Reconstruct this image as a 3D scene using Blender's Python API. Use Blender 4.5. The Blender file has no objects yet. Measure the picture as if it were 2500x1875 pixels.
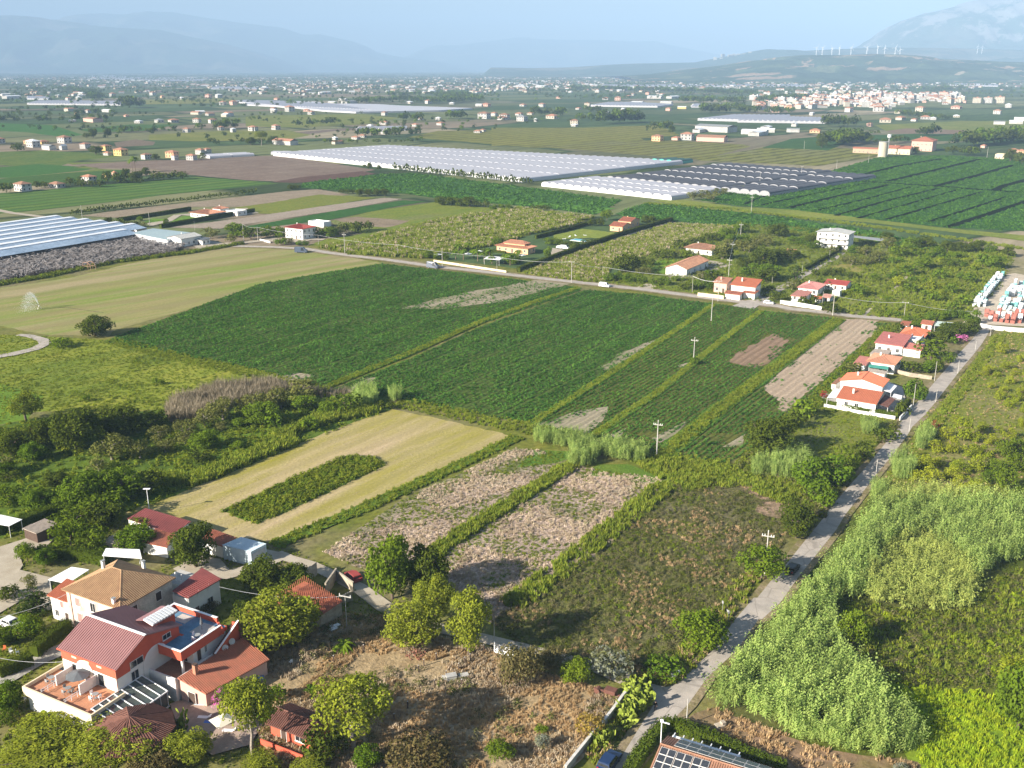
import bpy,math,random
import numpy as np
from mathutils import Vector,Matrix,noise as mnoise
rad=math.radians
random.seed(7);RNG=np.random.default_rng(11)
S=bpy.context.scene
COL=S.collection
# ---------------------------------------------------------------- camera, sky, sun, exposure
CAMH,FPX=88.0,2420.0
PITCH=math.atan((937.5-165.0)/FPX)
cam=bpy.data.objects.new('camera',bpy.data.cameras.new('camera'));COL.objects.link(cam)
cam.location=(0,0,CAMH);cam.rotation_euler=(rad(90)-PITCH,0,0)
cam.data.sensor_width=36;cam.data.lens=36*FPX/2500
cam.data.clip_start=1;cam.data.clip_end=90000
S.camera=cam
SUN_AZ,SUN_EL=rad(30),rad(25)                  # shadows run to +X turned SUN_AZ towards +Y
to_sun=Vector((-math.cos(SUN_AZ)*math.cos(SUN_EL),-math.sin(SUN_AZ)*math.cos(SUN_EL),math.sin(SUN_EL)))
world=bpy.data.worlds.new('World');S.world=world;world.use_nodes=True
wn=world.node_tree;bg=wn.nodes['Background']
sky=wn.nodes.new('ShaderNodeTexSky');sky.sky_type='NISHITA';sky.sun_disc=False
sky.sun_elevation=SUN_EL
sky.sun_rotation=math.atan2(to_sun.x,to_sun.y)
sky.altitude=100;sky.air_density=1.15;sky.dust_density=1.2;sky.ozone_density=1.6
wn.links.new(sky.outputs[0],bg.inputs[0]);bg.inputs[1].default_value=0.05
sl=bpy.data.lights.new('sun','SUN');sl.energy=5.0;sl.angle=rad(0.5);sl.color=(1,0.92,0.80)
sun=bpy.data.objects.new('sun',sl);COL.objects.link(sun)
sun.rotation_euler=to_sun.to_track_quat('Z','Y').to_euler()
S.view_settings.view_transform='Standard';S.view_settings.look='None'
S.view_settings.exposure=1.42;S.view_settings.gamma=1;S.view_settings.use_curve_mapping=False
S.render.engine='CYCLES'
S.cycles.max_bounces=8;S.cycles.diffuse_bounces=4;S.cycles.glossy_bounces=2
S.cycles.transmission_bounces=4;S.cycles.transparent_max_bounces=12;S.cycles.volume_bounces=0
S.cycles.caustics_reflective=False;S.cycles.caustics_refractive=False
S.cycles.sample_clamp_indirect=4
# ---------------------------------------------------------------- where a point of the photograph lies on the ground
_f=Vector((0,math.cos(PITCH),-math.sin(PITCH)));_u=Vector((0,math.sin(PITCH),math.cos(PITCH)))
def ray(px,py):return _f +Vector((1,0,0))*((px-1250)/FPX) +_u*((937.5-py)/FPX)
def W(px,py,z=0.0):
    d=ray(px,py);t=(z-CAMH)/d.z
    return Vector((d.x*t,d.y*t,z))
def WD(px,py,D):                                  # the point seen there at ground distance D
    d=ray(px,py);t=D/d.y
    return Vector((d.x*t,D,CAMH+d.z*t))
def toP(v):
    r=Vector(v)-Vector((0,0,CAMH));z=r.dot(_f)
    return (1250+FPX*r.x/z,937.5-FPX*r.dot(_u)/z)
_sc={'F':(0,0,1.13020)}
for _i,_x in enumerate((0,600,1200,1800)):
    _sc['A%d' % (_i+1)]=(_x,1250,700/1858);_sc['B%d' % (_i+1)]=(_x,780,700/2212)
    _sc['C%d' % (_i+1)]=(_x,350,700/2212);_sc['D%d' % (_i+1)]=(_x,0,700/2212)
def px(k,x,y):
    a,b,s=_sc[k];return (a+x*s,b+y*s)
def at(k,x,y,z=0.0):return W(*px(k,x,y),z)
def pts(k,*c,z=0.0):return [at(k,c[i],c[i+1],z) for i in range(0,len(c),2)]
# ---------------------------------------------------------------- scene helpers
def tag(o,label=None,cat=None,group=None,kind=None):
    if label:o['label']=label
    if cat:o['category']=cat
    if group:o['group']=group
    if kind:o['kind']=kind
    return o
def link(o,parent=None):
    COL.objects.link(o)
    if parent is not None:o.parent=parent
    return o
def empty(name,loc=(0,0,0),rz=0,label=None,cat=None,group=None):
    o=bpy.data.objects.new(name,None);o.location=loc;o.rotation_euler=(0,0,rz);o.empty_display_size=.5
    link(o);tag(o,label,cat,group);return o
def kids(o):return [c for c in bpy.data.objects if c.parent==o]
_kidmap={}
def copy_tree(o,loc,rz=0,scale=None,label=None,group=None):
    c=o.copy();COL.objects.link(c);c.location=loc;c.rotation_euler=(0,0,rz)
    if scale is not None:c.scale=(scale,)*3 if isinstance(scale,(int,float)) else scale
    if label:c['label']=label
    if group:c['group']=group
    if o.name not in _kidmap:_kidmap[o.name]=[(k,kids(k)) for k in kids(o)]
    for k,gs in _kidmap[o.name]:
        kc=k.copy();COL.objects.link(kc);kc.parent=c
        for g in gs:
            gc=g.copy();COL.objects.link(gc);gc.parent=kc
    return c
class MB:
    def __init__(s):s.v=[];s.f=[];s.m=[];s.mi=0
    def add(s,vs,fs):
        b=len(s.v);s.v+=[tuple(v) for v in vs];s.f+=[tuple(i+b for i in f) for f in fs];s.m+=[s.mi]*len(fs);return s
    def box(s,x0,x1,y0,y1,z0,z1):
        return s.add([(x0,y0,z0),(x1,y0,z0),(x1,y1,z0),(x0,y1,z0),(x0,y0,z1),(x1,y0,z1),(x1,y1,z1),(x0,y1,z1)],
                     [(3,2,1,0),(4,5,6,7),(0,1,5,4),(1,2,6,5),(2,3,7,6),(3,0,4,7)])
    def poly(s,vs):return s.add(vs,[tuple(range(len(vs)))])
    def slab(s,vs,t):                               # polygon thickened downwards
        n=len(vs);lo=[(v[0],v[1],v[2]-t) for v in vs]
        return s.add(list(vs)+lo,[tuple(range(n)),tuple(range(2*n-1,n-1,-1))]+[(i,n+i,n+(i+1) % n,(i+1) % n) for i in range(n)])
    def prism(s,outline,z0,z1):
        n=len(outline);v=[(p[0],p[1],z0) for p in outline]+[(p[0],p[1],z1) for p in outline]
        return s.add(v,[tuple(range(n-1,-1,-1)),tuple(range(n,2*n))]+[(i,(i+1) % n,n+(i+1) % n,n+i) for i in range(n)])
    def tube(s,a,b,r0,r1=None,n=6,cap=True):
        a,b=Vector(a),Vector(b);r1=r0 if r1 is None else r1
        d=(b-a).normalized() if (b-a).length>1e-6 else Vector((0,0,1))
        e=d.orthogonal().normalized();g=d.cross(e);v=[]
        for c,r in ((a,r0),(b,r1)):
            for i in range(n):
                t=2*math.pi*i/n;v.append(c+e*(r*math.cos(t))+g*(r*math.sin(t)))
        f=[(i,(i+1) % n,n+(i+1) % n,n+i) for i in range(n)]
        if cap:f+=[tuple(range(n-1,-1,-1)),tuple(range(n,2*n))]
        return s.add(v,f)
    def path(s,ps,rs,n=6):
        for i in range(len(ps)-1):s.tube(ps[i],ps[i+1],rs[i],rs[i+1],n)
        return s
    def bar(s,a,b,w,h):                           # rectangular bar, h upwards
        a,b=Vector(a),Vector(b);d=(b-a).normalized();e=Vector((0,0,1)).cross(d)
        e=e.normalized() if e.length>1e-4 else Vector((1,0,0));g=d.cross(e)
        v=[c+e*(w/2*i)+g*(h/2*j) for c in (a,b) for i,j in ((-1,-1),(1,-1),(1,1),(-1,1))]
        return s.add(v,[(3,2,1,0),(4,5,6,7),(0,1,5,4),(1,2,6,5),(2,3,7,6),(3,0,4,7)])
    def build(s,name,mats,parent=None,loc=None,smooth=False):
        me=bpy.data.meshes.new(name);me.from_pydata(s.v,[],s.f)
        for m in (mats if isinstance(mats,(list,tuple)) else [mats]):me.materials.append(m)
        if len(me.materials)>1:me.polygons.foreach_set('material_index',s.m)
        if smooth:me.polygons.foreach_set('use_smooth',[True]*len(me.polygons))
        me.update();o=bpy.data.objects.new(name,me)
        if loc:o.location=loc
        return link(o,parent)
def np_mesh(name,v,quads,mat,smooth=False):
    me=bpy.data.meshes.new(name);v=np.asarray(v,np.float32);q=np.asarray(quads,np.int32)
    n=q.shape[1]
    me.vertices.add(len(v));me.vertices.foreach_set('co',v.ravel())
    me.loops.add(q.size);me.loops.foreach_set('vertex_index',q.ravel())
    me.polygons.add(len(q));me.polygons.foreach_set('loop_start',np.arange(0,q.size,n,dtype=np.int32))
    me.polygons.foreach_set('loop_total',np.full(len(q),n,np.int32))
    for m in (mat if isinstance(mat,(list,tuple)) else [mat]):
        if m:me.materials.append(m)
    if smooth:me.polygons.foreach_set('use_smooth',np.ones(len(q),bool))
    me.update(calc_edges=True);return me
# ---------------------------------------------------------------- materials
def nm(name):
    m=bpy.data.materials.new(name);m.use_nodes=True;nt=m.node_tree
    return m,nt,nt.nodes['Principled BSDF']
def _noise(nt,vec,scale,detail=3,rough=.55):
    n=nt.nodes.new('ShaderNodeTexNoise');n.inputs['Scale'].default_value=scale
    n.inputs['Detail'].default_value=detail;n.inputs['Roughness'].default_value=rough
    if vec is not None:nt.links.new(vec,n.inputs['Vector'])
    return n.outputs['Fac']
def _ramp(nt,fac,stops,interp='LINEAR'):
    r=nt.nodes.new('ShaderNodeValToRGB');cr=r.color_ramp;cr.interpolation=interp
    while len(cr.elements)<len(stops):cr.elements.new(.5)
    for e,(p,c) in zip(cr.elements,stops):e.position=p;e.color=(*c,1) if len(c)==3 else c
    nt.links.new(fac,r.inputs[0]);return r.outputs[0]
def _mix(nt,a,b,fac,mode='MIX'):
    x=nt.nodes.new('ShaderNodeMix');x.data_type='RGBA';x.blend_type=mode
    for sock,val in ((x.inputs[6],a),(x.inputs[7],b)):
        if isinstance(val,(tuple,list)):sock.default_value=(*val,1)
        else:nt.links.new(val,sock)
    if isinstance(fac,(int,float)):x.inputs[0].default_value=fac
    else:nt.links.new(fac,x.inputs[0])
    return x.outputs[2]
def _math(nt,op,a,b=None,clamp=False):
    x=nt.nodes.new('ShaderNodeMath');x.operation=op;x.use_clamp=clamp
    for i,val in enumerate((a,b)):
        if val is None:continue
        if isinstance(val,(int,float)):x.inputs[i].default_value=val
        else:nt.links.new(val,x.inputs[i])
    return x.outputs[0]
def _pos(nt,rz=0,scale=(1,1,1),obj=False):
    if obj:g=nt.nodes.new('ShaderNodeTexCoord').outputs['Object']
    else:g=nt.nodes.new('ShaderNodeNewGeometry').outputs['Position']
    mp=nt.nodes.new('ShaderNodeMapping');mp.vector_type='POINT'
    r=nt.nodes.new('ShaderNodeVectorRotate');r.rotation_type='Z_AXIS';r.inputs['Angle'].default_value=-rz
    nt.links.new(g,r.inputs['Vector']);nt.links.new(r.outputs[0],mp.inputs[0]);mp.inputs['Scale'].default_value=scale
    return mp.outputs[0]
def _bump(nt,b,h,strength,dist):
    n=nt.nodes.new('ShaderNodeBump');n.inputs['Strength'].default_value=strength;n.inputs['Distance'].default_value=dist
    nt.links.new(h,n.inputs['Height']);nt.links.new(n.outputs[0],b.inputs['Normal'])
def M(name,col,rough=.7,metal=0,var=.25,scale=1.5,spec=.3,col2=None,bump=0,obj=False):
    """plain surface with weathering: two tones mixed by noise"""
    m,nt,b=nm(name);v=_pos(nt,obj=obj)
    n1=_noise(nt,v,scale,4);c2=col2 or tuple(c*(1-var) for c in col)
    c=_mix(nt,col,c2,_ramp(nt,n1,[(.35,(0,0,0)),(.7,(1,1,1))]))
    if var>= .2:c=_mix(nt,c,_ramp(nt,_noise(nt,v,scale*9,3,.7),[(.3,(.72,)*3),(.7,(1.15,)*3)]),1.0,'MULTIPLY')
    nt.links.new(c,b.inputs['Base Color']);b.inputs['Roughness'].default_value=rough
    b.inputs['Metallic'].default_value=metal;b.inputs['Specular IOR Level'].default_value=spec
    if bump:_bump(nt,b,_noise(nt,v,scale*6,3),.5,bump)
    return m
def veg(c,k=1.0):
    return (min(.8,c[0]*1.22*k),min(.8,c[1]*1.12*k),c[2]*.5*k) if c and c[1]>= c[0]*.97 and c[1]>c[2]*1.3 else c
def leafmat(name,c1,c2,c3=None,trans=.35,streak=None):
    c1,c2,c3=veg(c1),veg(c2),veg(c3)
    m,nt,b=nm(name)
    oi=nt.nodes.new('ShaderNodeObjectInfo');v=_pos(nt)
    n=_noise(nt,v,.9,2);n2=_noise(nt,v,.13,1)
    c=_mix(nt,c1,c2,_ramp(nt,n,[(.38,(0,0,0)),(.62,(1,1,1))]))
    if c3:c=_mix(nt,c,c3,_math(nt,'MULTIPLY',oi.outputs['Random'],.6))
    if streak is not None:c=_mix(nt,c,_ramp(nt,_noise(nt,_pos(nt,streak,(1/45.,1/4.,1)),1,4,.6),[(.32,(.62,.66,.6)),(.5,(1,1,1)),(.7,(1.5,1.32,1.1))]),1.0,'MULTIPLY')
    hs=nt.nodes.new('ShaderNodeHueSaturation');nt.links.new(c,hs.inputs['Color'])
    nt.links.new(_math(nt,'ADD',_math(nt,'MULTIPLY',n2,.7),.65),hs.inputs['Value'])
    d=nt.nodes.new('ShaderNodeBsdfDiffuse');t=nt.nodes.new('ShaderNodeBsdfTranslucent')
    ms=nt.nodes.new('ShaderNodeMixShader');ms.inputs[0].default_value=trans
    nt.links.new(hs.outputs[0],d.inputs[0])
    nt.links.new(_mix(nt,hs.outputs[0],(1.0,1.0,.25),.35,'MULTIPLY'),t.inputs[0])
    nt.links.new(d.outputs[0],ms.inputs[1]);nt.links.new(t.outputs[0],ms.inputs[2])
    nt.links.new(ms.outputs[0],nt.nodes['Material Output'].inputs[0]);nt.nodes.remove(b)
    return m
_fm={}
def fieldmat(name,c1,c2,c3=None,rz=0,row=0,rowamt=.35,patch=.02,patchamt=.5,stretch=1,fine=1.2,bump=.15,lo=.45,hi=.62,fineamt=.4):
    """ground of a field: two soil/grass tones in streaks along the rows, patches of a third, fine grain, furrows"""
    m,nt,b=nm(name);c1,c2,c3=veg(c1,1.06),veg(c2,1.06),veg(c3,1.06)
    v=_pos(nt,rz,(1,1,1));vs=_pos(nt,rz,(1/stretch,1,1))
    n1=_noise(nt,vs,patch*6,5,.6);c=_mix(nt,c1,c2,_ramp(nt,n1,[(.36,(0,0,0)),(.64,(1,1,1))]))
    if c3:
        n2=_noise(nt,vs,patch,4,.65)
        c=_mix(nt,c,c3,_math(nt,'MULTIPLY',_ramp(nt,n2,[(lo,(0,0,0)),(hi,(1,1,1))]),patchamt))
    nf=_noise(nt,v,fine,4,.7)
    k=_ramp(nt,nf,[(.28,(1-fineamt,)*3),(.72,(1+fineamt*.35,)*3)])
    c=_mix(nt,c,k,1.0,'MULTIPLY')
    h=nf
    if row:
        sx=nt.nodes.new('ShaderNodeSeparateXYZ');nt.links.new(v,sx.inputs[0])
        wob=_math(nt,'MULTIPLY',_noise(nt,v,.05,2),row*.9)
        s=_math(nt,'SINE',_math(nt,'MULTIPLY',_math(nt,'ADD',sx.outputs[1],wob),2*math.pi/row))
        s=_math(nt,'ADD',_math(nt,'MULTIPLY',s,.5),.5)
        c=_mix(nt,c,(tuple(x*(1-rowamt) for x in c1)),_math(nt,'MULTIPLY',_ramp(nt,s,[(.5,(0,0,0)),(.9,(1,1,1))]),rowamt*1.6,True))
        h=_math(nt,'ADD',nf,_math(nt,'MULTIPLY',s,-.7))
    nt.links.new(c,b.inputs['Base Color']);b.inputs['Roughness'].default_value=.95;b.inputs['Specular IOR Level'].default_value=.1
    if bump:_bump(nt,b,h,.8,bump)
    return m
# ---------------------------------------------------------------- ground, far plain, mountains, haze
DIR1=math.atan2((W(2040,780)-W(1620,1100)).y,(W(2040,780)-W(1620,1100)).x)      # the way the fields run
DIR2=DIR1+math.pi/2
def plainmat():
    m,nt,b=nm('far_plain')
    c=None
    for sc_,st in ((1/170.,2.2),):
        v=_pos(nt,DIR1-.35,(sc_/st,sc_,1))
        vo=nt.nodes.new('ShaderNodeTexVoronoi');vo.distance='CHEBYCHEV';vo.inputs['Scale'].default_value=1;vo.inputs['Randomness'].default_value=.75
        nt.links.new(v,vo.inputs['Vector'])
        sp=nt.nodes.new('ShaderNodeSeparateColor');nt.links.new(vo.outputs['Color'],sp.inputs[0])
        c=_ramp(nt,sp.outputs[0],[(0,(.07,.11,.04)),(.18,(.15,.17,.07)),(.36,(.19,.19,.09)),(.52,(.09,.13,.05)),(.66,(.24,.19,.13)),(.78,(.17,.18,.08)),(.9,(.31,.26,.17))],'CONSTANT')
        ed=nt.nodes.new('ShaderNodeTexVoronoi');ed.distance='CHEBYCHEV';ed.inputs['Scale'].default_value=1;ed.inputs['Randomness'].default_value=.75
        ed.feature='F2';nt.links.new(v,ed.inputs['Vector'])
        df=_math(nt,'SUBTRACT',ed.outputs['Distance'],vo.outputs['Distance'])
        c=_mix(nt,(.028,.05,.018),c,_ramp(nt,df,[(.0,(0,0,0)),(.05,(1,1,1))]))
    big=_noise(nt,_pos(nt),1/1500.,5,.6)
    c=_mix(nt,c,(.05,.085,.03),_ramp(nt,big,[(.47,(0,0,0)),(.58,(.75,)*3)]))
    fine=_noise(nt,_pos(nt,DIR1,(1/90,1/12,1)),1,4,.7)
    c=_mix(nt,c,_ramp(nt,fine,[(.3,(.65,)*3),(.7,(1.2,)*3)]),1.0,'MULTIPLY')
    nt.links.new(c,b.inputs['Base Color']);b.inputs['Roughness'].default_value=1;b.inputs['Specular IOR Level'].default_value=.05
    return m
PLAIN=plainmat()
g=MB();g.poly([(-30000,-400,-.02),(30000,-400,-.02),(30000,34000,-.02),(-30000,34000,-.02)])
tag(g.build('ground',PLAIN),kind='structure')
def mountmat(name,woods,bare,cliff,amt,sc_,cl=0.6):
    m,nt,b=nm(name);v=_pos(nt)
    n=_noise(nt,v,sc_,7,.65)
    c=_mix(nt,woods,bare,_ramp(nt,n,[(amt-.04,(0,0,0)),(amt+.05,(1,1,1))]))
    ge=nt.nodes.new('ShaderNodeNewGeometry');sx=nt.nodes.new('ShaderNodeSeparateXYZ');nt.links.new(ge.outputs['Position'],sx.inputs[0])
    if cliff:
        h=_math(nt,'ADD',_math(nt,'DIVIDE',sx.outputs[2],cliff[0]),_math(nt,'MULTIPLY',_noise(nt,_pos(nt,0,(1,1,.5)),1/650.,8,.75),cliff[2]))
        c=_mix(nt,c,cliff[1],_ramp(nt,h,[(cl,(0,0,0)),(cl+.06,(1,1,1))]))
    nt.links.new(c,b.inputs['Base Color']);b.inputs['Roughness'].default_value=1;b.inputs['Specular IOR Level'].default_value=0
    return m
def ridge(name,sky_,D,foot,back,mat,rough=.12,nx=260,ny=46,seed=0,zb=-5,rs=900.):
    """hill range: the skyline seen at distance D falls to the plain over 'foot' metres towards us, 'back' metres behind"""
    P=[WD(x,y,D) for x,y in sky_];X=np.array([p.x for p in P]);Z=np.array([p.z for p in P])
    xs=np.linspace(X[0],X[-1],nx);zs=np.interp(xs,X,Z);v=[]
    for j in range(ny):
        t=j/(ny-1);y=D-foot+(foot+back)*t
        for x,z in zip(xs,zs):
            k=min(1,max(0,(y-(D-foot))/foot)) if y<D else max(0,1-(y-D)/back)
            k=k*k*(3-2*k)
            r=mnoise.fractal(Vector((x/rs+seed,y/rs,seed)),.9,2.1,6)
            r=1-abs(r)*1.6
            amp=rough*z*min(1,4*k*(1-k)+.12)
            v.append((x,y,zb+(z-zb)*k+amp*(r-.5)*(1 if k<.985 else .25)))
    q=[(j*nx+i,j*nx+i+1,(j+1)*nx+i+1,(j+1)*nx+i) for j in range(ny-1) for i in range(nx-1)]
    o=bpy.data.objects.new(name,np_mesh(name,v,q,mat,True));link(o);tag(o,kind='structure');return o
def prof(*segs):
    out=[]
    for k,c in segs:out+=[px(k,c[i],c[i+1]) for i in range(0,len(c),2)]
    return out
mw=mountmat('mountain_woods',(.045,.075,.04),(.16,.15,.10),None,.56,1/1500.)
ridge('mountain',[(-1500,60),(-700,30)]+prof(('D1',(0,120,100,118,250,130,400,150,520,163,700,200,900,215,1200,230,1400,270,1700,330,2000,420)))+[(760,180)],20000,4300,4000,mw,.35,seed=3,rs=1500.)
ridge('mountain',[(-1500,20),(-500,60),(60,66)]+prof(('D1',(520,163,650,130,800,105,950,110,1100,105,1250,95,1400,105,1550,130,1700,155,1900,185,2100,210)),('D2',(0,170,120,195,250,210,340,235,430,272,500,275,600,270,700,295,800,315,870,335,930,360,1000,400,1100,425,1250,445,1500,475,1700,520)))+[(1240,180)],26000,5500,4000,mw,.32,seed=8,rs=1700.)
ridge('mountain',prof(('D2',(1100,530,1250,440,1400,370,1500,350,1650,350,1800,330,1950,310,2080,290,2200,290)),('D3',(150,290,300,300,600,310,900,310,1100,320,1250,320,1350,345,1500,375,1700,420,1900,470)))+[(2100,160),(2600,150)],30500,6000,3000,mw,.25,seed=13,rs=2000.)
ridge('mountain',[(1180,184)]+prof(('D3',(0,520,300,525,600,520,900,500,1100,490,1300,487,1600,480,1800,440,2000,400,2120,380,2212,385)),('D4',(200,383,300,380,450,395,600,388,700,383,900,375,1100,365,1500,370,2212,390)))+[(2900,120)],12500,3400,3000,mw,.25,seed=21,rs=900.)
mm=mountmat('cliff_mountain',(.05,.08,.045),(.10,.11,.075),(2200,(.24,.225,.20),1.35),.6,1/1800.,.97)
ridge('mountain',prof(('D4',(700,480,850,420,1030,345,1100,300,1250,210,1350,150,1500,95,1600,70,1700,45,1750,20,1850,0,2000,-20,2212,-10)))+[(2600,10),(2900,60),(3300,100),(3800,170)],16000,3600,3500,mm,.3,seed=31,rs=1300.)
def hillmat():
    m,nt,b=nm('hill_fields');v=_pos(nt,.5,(1/260.,1/150.,0))
    vo=nt.nodes.new('ShaderNodeTexVoronoi');vo.inputs['Scale'].default_value=1;nt.links.new(v,vo.inputs['Vector'])
    sp=nt.nodes.new('ShaderNodeSeparateColor');nt.links.new(vo.outputs['Color'],sp.inputs[0])
    c=_ramp(nt,sp.outputs[1],[(0,(.05,.08,.035)),(.36,(.08,.11,.045)),(.55,(.05,.075,.03)),(.72,(.34,.24,.15)),(.86,(.13,.15,.07)),(.94,(.30,.25,.16))],'CONSTANT')
    n=_noise(nt,_pos(nt),1/420.,6,.7)
    c=_mix(nt,c,(.04,.065,.03),_ramp(nt,n,[(.5,(0,0,0)),(.55,(1,1,1))]))
    c=_mix(nt,c,_ramp(nt,_noise(nt,_pos(nt),1/30.,4,.8),[(.3,(.5,)*3),(.7,(1.3,)*3)]),1.0,'MULTIPLY')
    nt.links.new(c,b.inputs['Base Color']);b.inputs['Roughness'].default_value=1;b.inputs['Specular IOR Level'].default_value=0
    return m
HILLPROF=prof(('D3',(1000,590,1300,570,1500,540,1850,500,2050,465,2212,460)),('D4',(200,455,350,440,500,425,700,425,850,425,1000,415,1150,420,1300,430,1400,450,1700,465,2000,475,2212,480)))+[(2900,160),(3400,175)]
hill=ridge('hill',HILLPROF,8000,2300,2500,hillmat(),.22,nx=320,ny=70,seed=44,rs=500.)
# the air
HB=MB();HB.box(-31000,31000,-500,35000,-1.2,1650)
def hazemat():
    m=bpy.data.materials.new('haze');m.use_nodes=True;nt=m.node_tree;nt.nodes.clear()
    o=nt.nodes.new('ShaderNodeOutputMaterial');v=nt.nodes.new('ShaderNodeVolumePrincipled')
    v.inputs['Color'].default_value=(.47,.70,1.0,1);v.inputs['Density'].default_value=1.0e-4;v.inputs['Anisotropy'].default_value=-0.15
    nt.links.new(v.outputs[0],o.inputs['Volume']);return m
hz=HB.build('haze',hazemat());tag(hz,kind='stuff')
# ---------------------------------------------------------------- fields, roads, yards: sheets a few millimetres above one another
_lay=[0];FP={}
def sheet(name,mat,p,key=None,z=None):
    _lay[0]+=1;zz=.004*_lay[0] if z is None else z
    p=[Vector((v[0],v[1],0)) for v in p]
    o=MB().poly([(v.x,v.y,zz) for v in p])
    ob=o.build(name,mat);tag(ob,kind='structure')
    if key:FP[key]=[(v.x,v.y) for v in p]
    return ob
def ribbon(c,w,ends=None):
    """polygon of a way with centre line c, width w metres (or per-point widths)"""
    c=[Vector((v[0],v[1])) for v in c];L,R=[],[]
    for i,p in enumerate(c):
        a=c[max(0,i-1)];b=c[min(len(c)-1,i+1)];t=(b-a).normalized();n=Vector((-t.y,t.x))
        ww=w[i] if isinstance(w,(list,tuple)) else w
        L.append(p+n*ww/2);R.append(p-n*ww/2)
    return L+R[::-1]
def dr(k,x0,y0,x1,y1):
    a,b=at(k,x0,y0),at(k,x1,y1);return math.atan2(b.y-a.y,b.x-a.x)
D_H=dr('F',560,1000,850,885);D_R=dr('B3',600,1160,1210,780);D_M=dr('F',300,560,510,530);D_T=dr('C4',1600,650,2212,440)
# meadow everything else stands on in the near half
mat_meadow=fieldmat('meadow',(.075,.12,.03),(.12,.16,.045),(.045,.085,.022),D_R,patch=.03,patchamt=.8,fine=.8,fineamt=.5)
mat_rough=fieldmat('rough_grass',(.15,.16,.06),(.09,.12,.04),(.20,.17,.09),D_R,patch=.03,patchamt=.8,fine=.7,fineamt=.5)
sheet('meadow',mat_rough,pts('F',-60,620,300,540,700,530,1200,590,2260,705,2260,1700,1200,1800,-60,1800))
def wobble(p,amp):
    out=[]
    for a,b in zip(p,p[1:]+p[:1]):
        n=max(1,min(60,int((b-a).length/(amp*3))))
        for i in range(n):
            v=a.lerp(b,i/n);out.append(v if i==0 and amp<1 else v+Vector((mnoise.noise(v*.35/amp),mnoise.noise(v*.35/amp+Vector((7,3,1))),0))*amp*1.6)
    return out
def F_(name,c1,c2,c3,kd,k,*c,key=None,amp=.7,**kw):
    return sheet(name,fieldmat(name+'_soil',c1,c2,c3,kd,**kw),wobble(pts(k,*c),2.2 if 'patch' in name else amp),None) if not key else [FP.__setitem__(key,[(v.x,v.y) for v in pts(k,*c)]),sheet(name,fieldmat(name+'_soil',c1,c2,c3,kd,**kw),wobble(pts(k,*c),amp))][1]
G1,G2,G3=(.022,.066,.022),(.034,.09,.03),(.05,.11,.03)
# --- fields beyond, far to near
F_('corn_field',(.15,.16,.06),(.12,.14,.05),(.19,.19,.09),D_T,'D2',1250,1060,1480,1010,2212,1000,2900,1010,3100,1090,2900,1130,2212,1140,1700,1095,row=26,rowamt=.5,fine=.3,key='cornA')
F_('corn_field',(.165,.17,.07),(.13,.15,.055),(.19,.19,.09),D_T+.1,'D3',0,985,700,985,1300,965,1450,1040,1250,1060,1000,1080,300,1120,0,1125,row=22,rowamt=.5,fine=.3)
F_('corn_field',(.155,.16,.065),(.13,.145,.055),(.20,.19,.10),D_T,'D3',250,1130,900,1090,1350,1080,1950,1115,2000,1130,1620,1230,1400,1225,1250,1205,600,1150,row=20,rowamt=.55,fine=.3)
F_('corn_field',(.155,.165,.065),(.13,.15,.055),(.20,.19,.10),D_T,'C3',1560,130,2050,40,2212,5,2300,15,2600,30,3050,60,2950,110,2520,175,2212,160,row=17,rowamt=.6,fine=.3)
F_('green_field',G1,G2,G3,D_T,'D4',190,1140,420,1070,700,1050,1100,1040,1420,1030,2260,1040,2260,1110,1700,1090,900,1080,700,1160,500,1150,fine=.3)
F_('pale_field',(.14,.17,.06),(.10,.14,.05),(.2,.2,.1),D_T,'D4',1060,965,1700,935,2260,930,2260,1010,1700,1035,1150,1010,fine=.3)
F_('brown_field',(.24,.17,.11),(.19,.13,.09),None,D_T,'D4',1150,1010,1300,990,1760,1005,1700,1035,1200,1030,fine=.3)
F_('pale_field',(.14,.17,.06),(.11,.14,.05),(.2,.2,.1),D_T,'D2',100,890,900,880,1180,910,900,960,400,985,0,975,0,900,fine=.3)
F_('pale_field',(.16,.17,.07),(.12,.14,.05),(.2,.2,.1),D_T,'D1',1090,770,1700,760,1900,775,1500,800,1120,805,fine=.3)
F_('pale_field',(.15,.17,.07),(.11,.14,.05),(.2,.2,.1),D_T,'D1',1150,1040,1700,1010,2212,1005,2400,1040,2212,1080,1500,1090,1150,1080,fine=.3)
F_('green_field',(.03,.11,.035),(.045,.13,.04),G3,D_T,'D1',-200,1000,0,950,400,965,640,1040,500,1060,200,1020,fine=.3)
F_('green_field',G3,G2,None,D_T,'D1',600,1000,1000,960,1380,960,1100,1010,700,1020,fine=.3)
F_('brown_field',(.20,.15,.10),(.16,.12,.08),None,D_T,'D1',880,1100,1050,1075,1200,1095,1180,1120,900,1135,fine=.3)
F_('brown_field',(.20,.15,.11),(.16,.12,.09),None,D_T,'D2',380,1020,850,985,1150,990,700,1010,480,1035,fine=.3)
F_('green_field',(.06,.12,.04),(.10,.14,.05),(.13,.16,.06),D_M,'D1',-200,1180,300,1160,700,1180,1000,1200,600,1240,400,1300,-200,1260,row=14,rowamt=.4,fine=.3)
F_('green_field',(.03,.10,.03),(.045,.12,.035),G3,D_M,'C1',-200,200,300,160,760,190,640,210,100,265,-200,270,fine=.4,row=10,rowamt=.2)
F_('pale_field',(.09,.14,.05),(.12,.15,.06),(.16,.17,.07),D_M,'C1',480,150,1000,140,560,190,950,205,500,230,0,280,-200,290,640,215,760,195,fine=.4)
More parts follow.
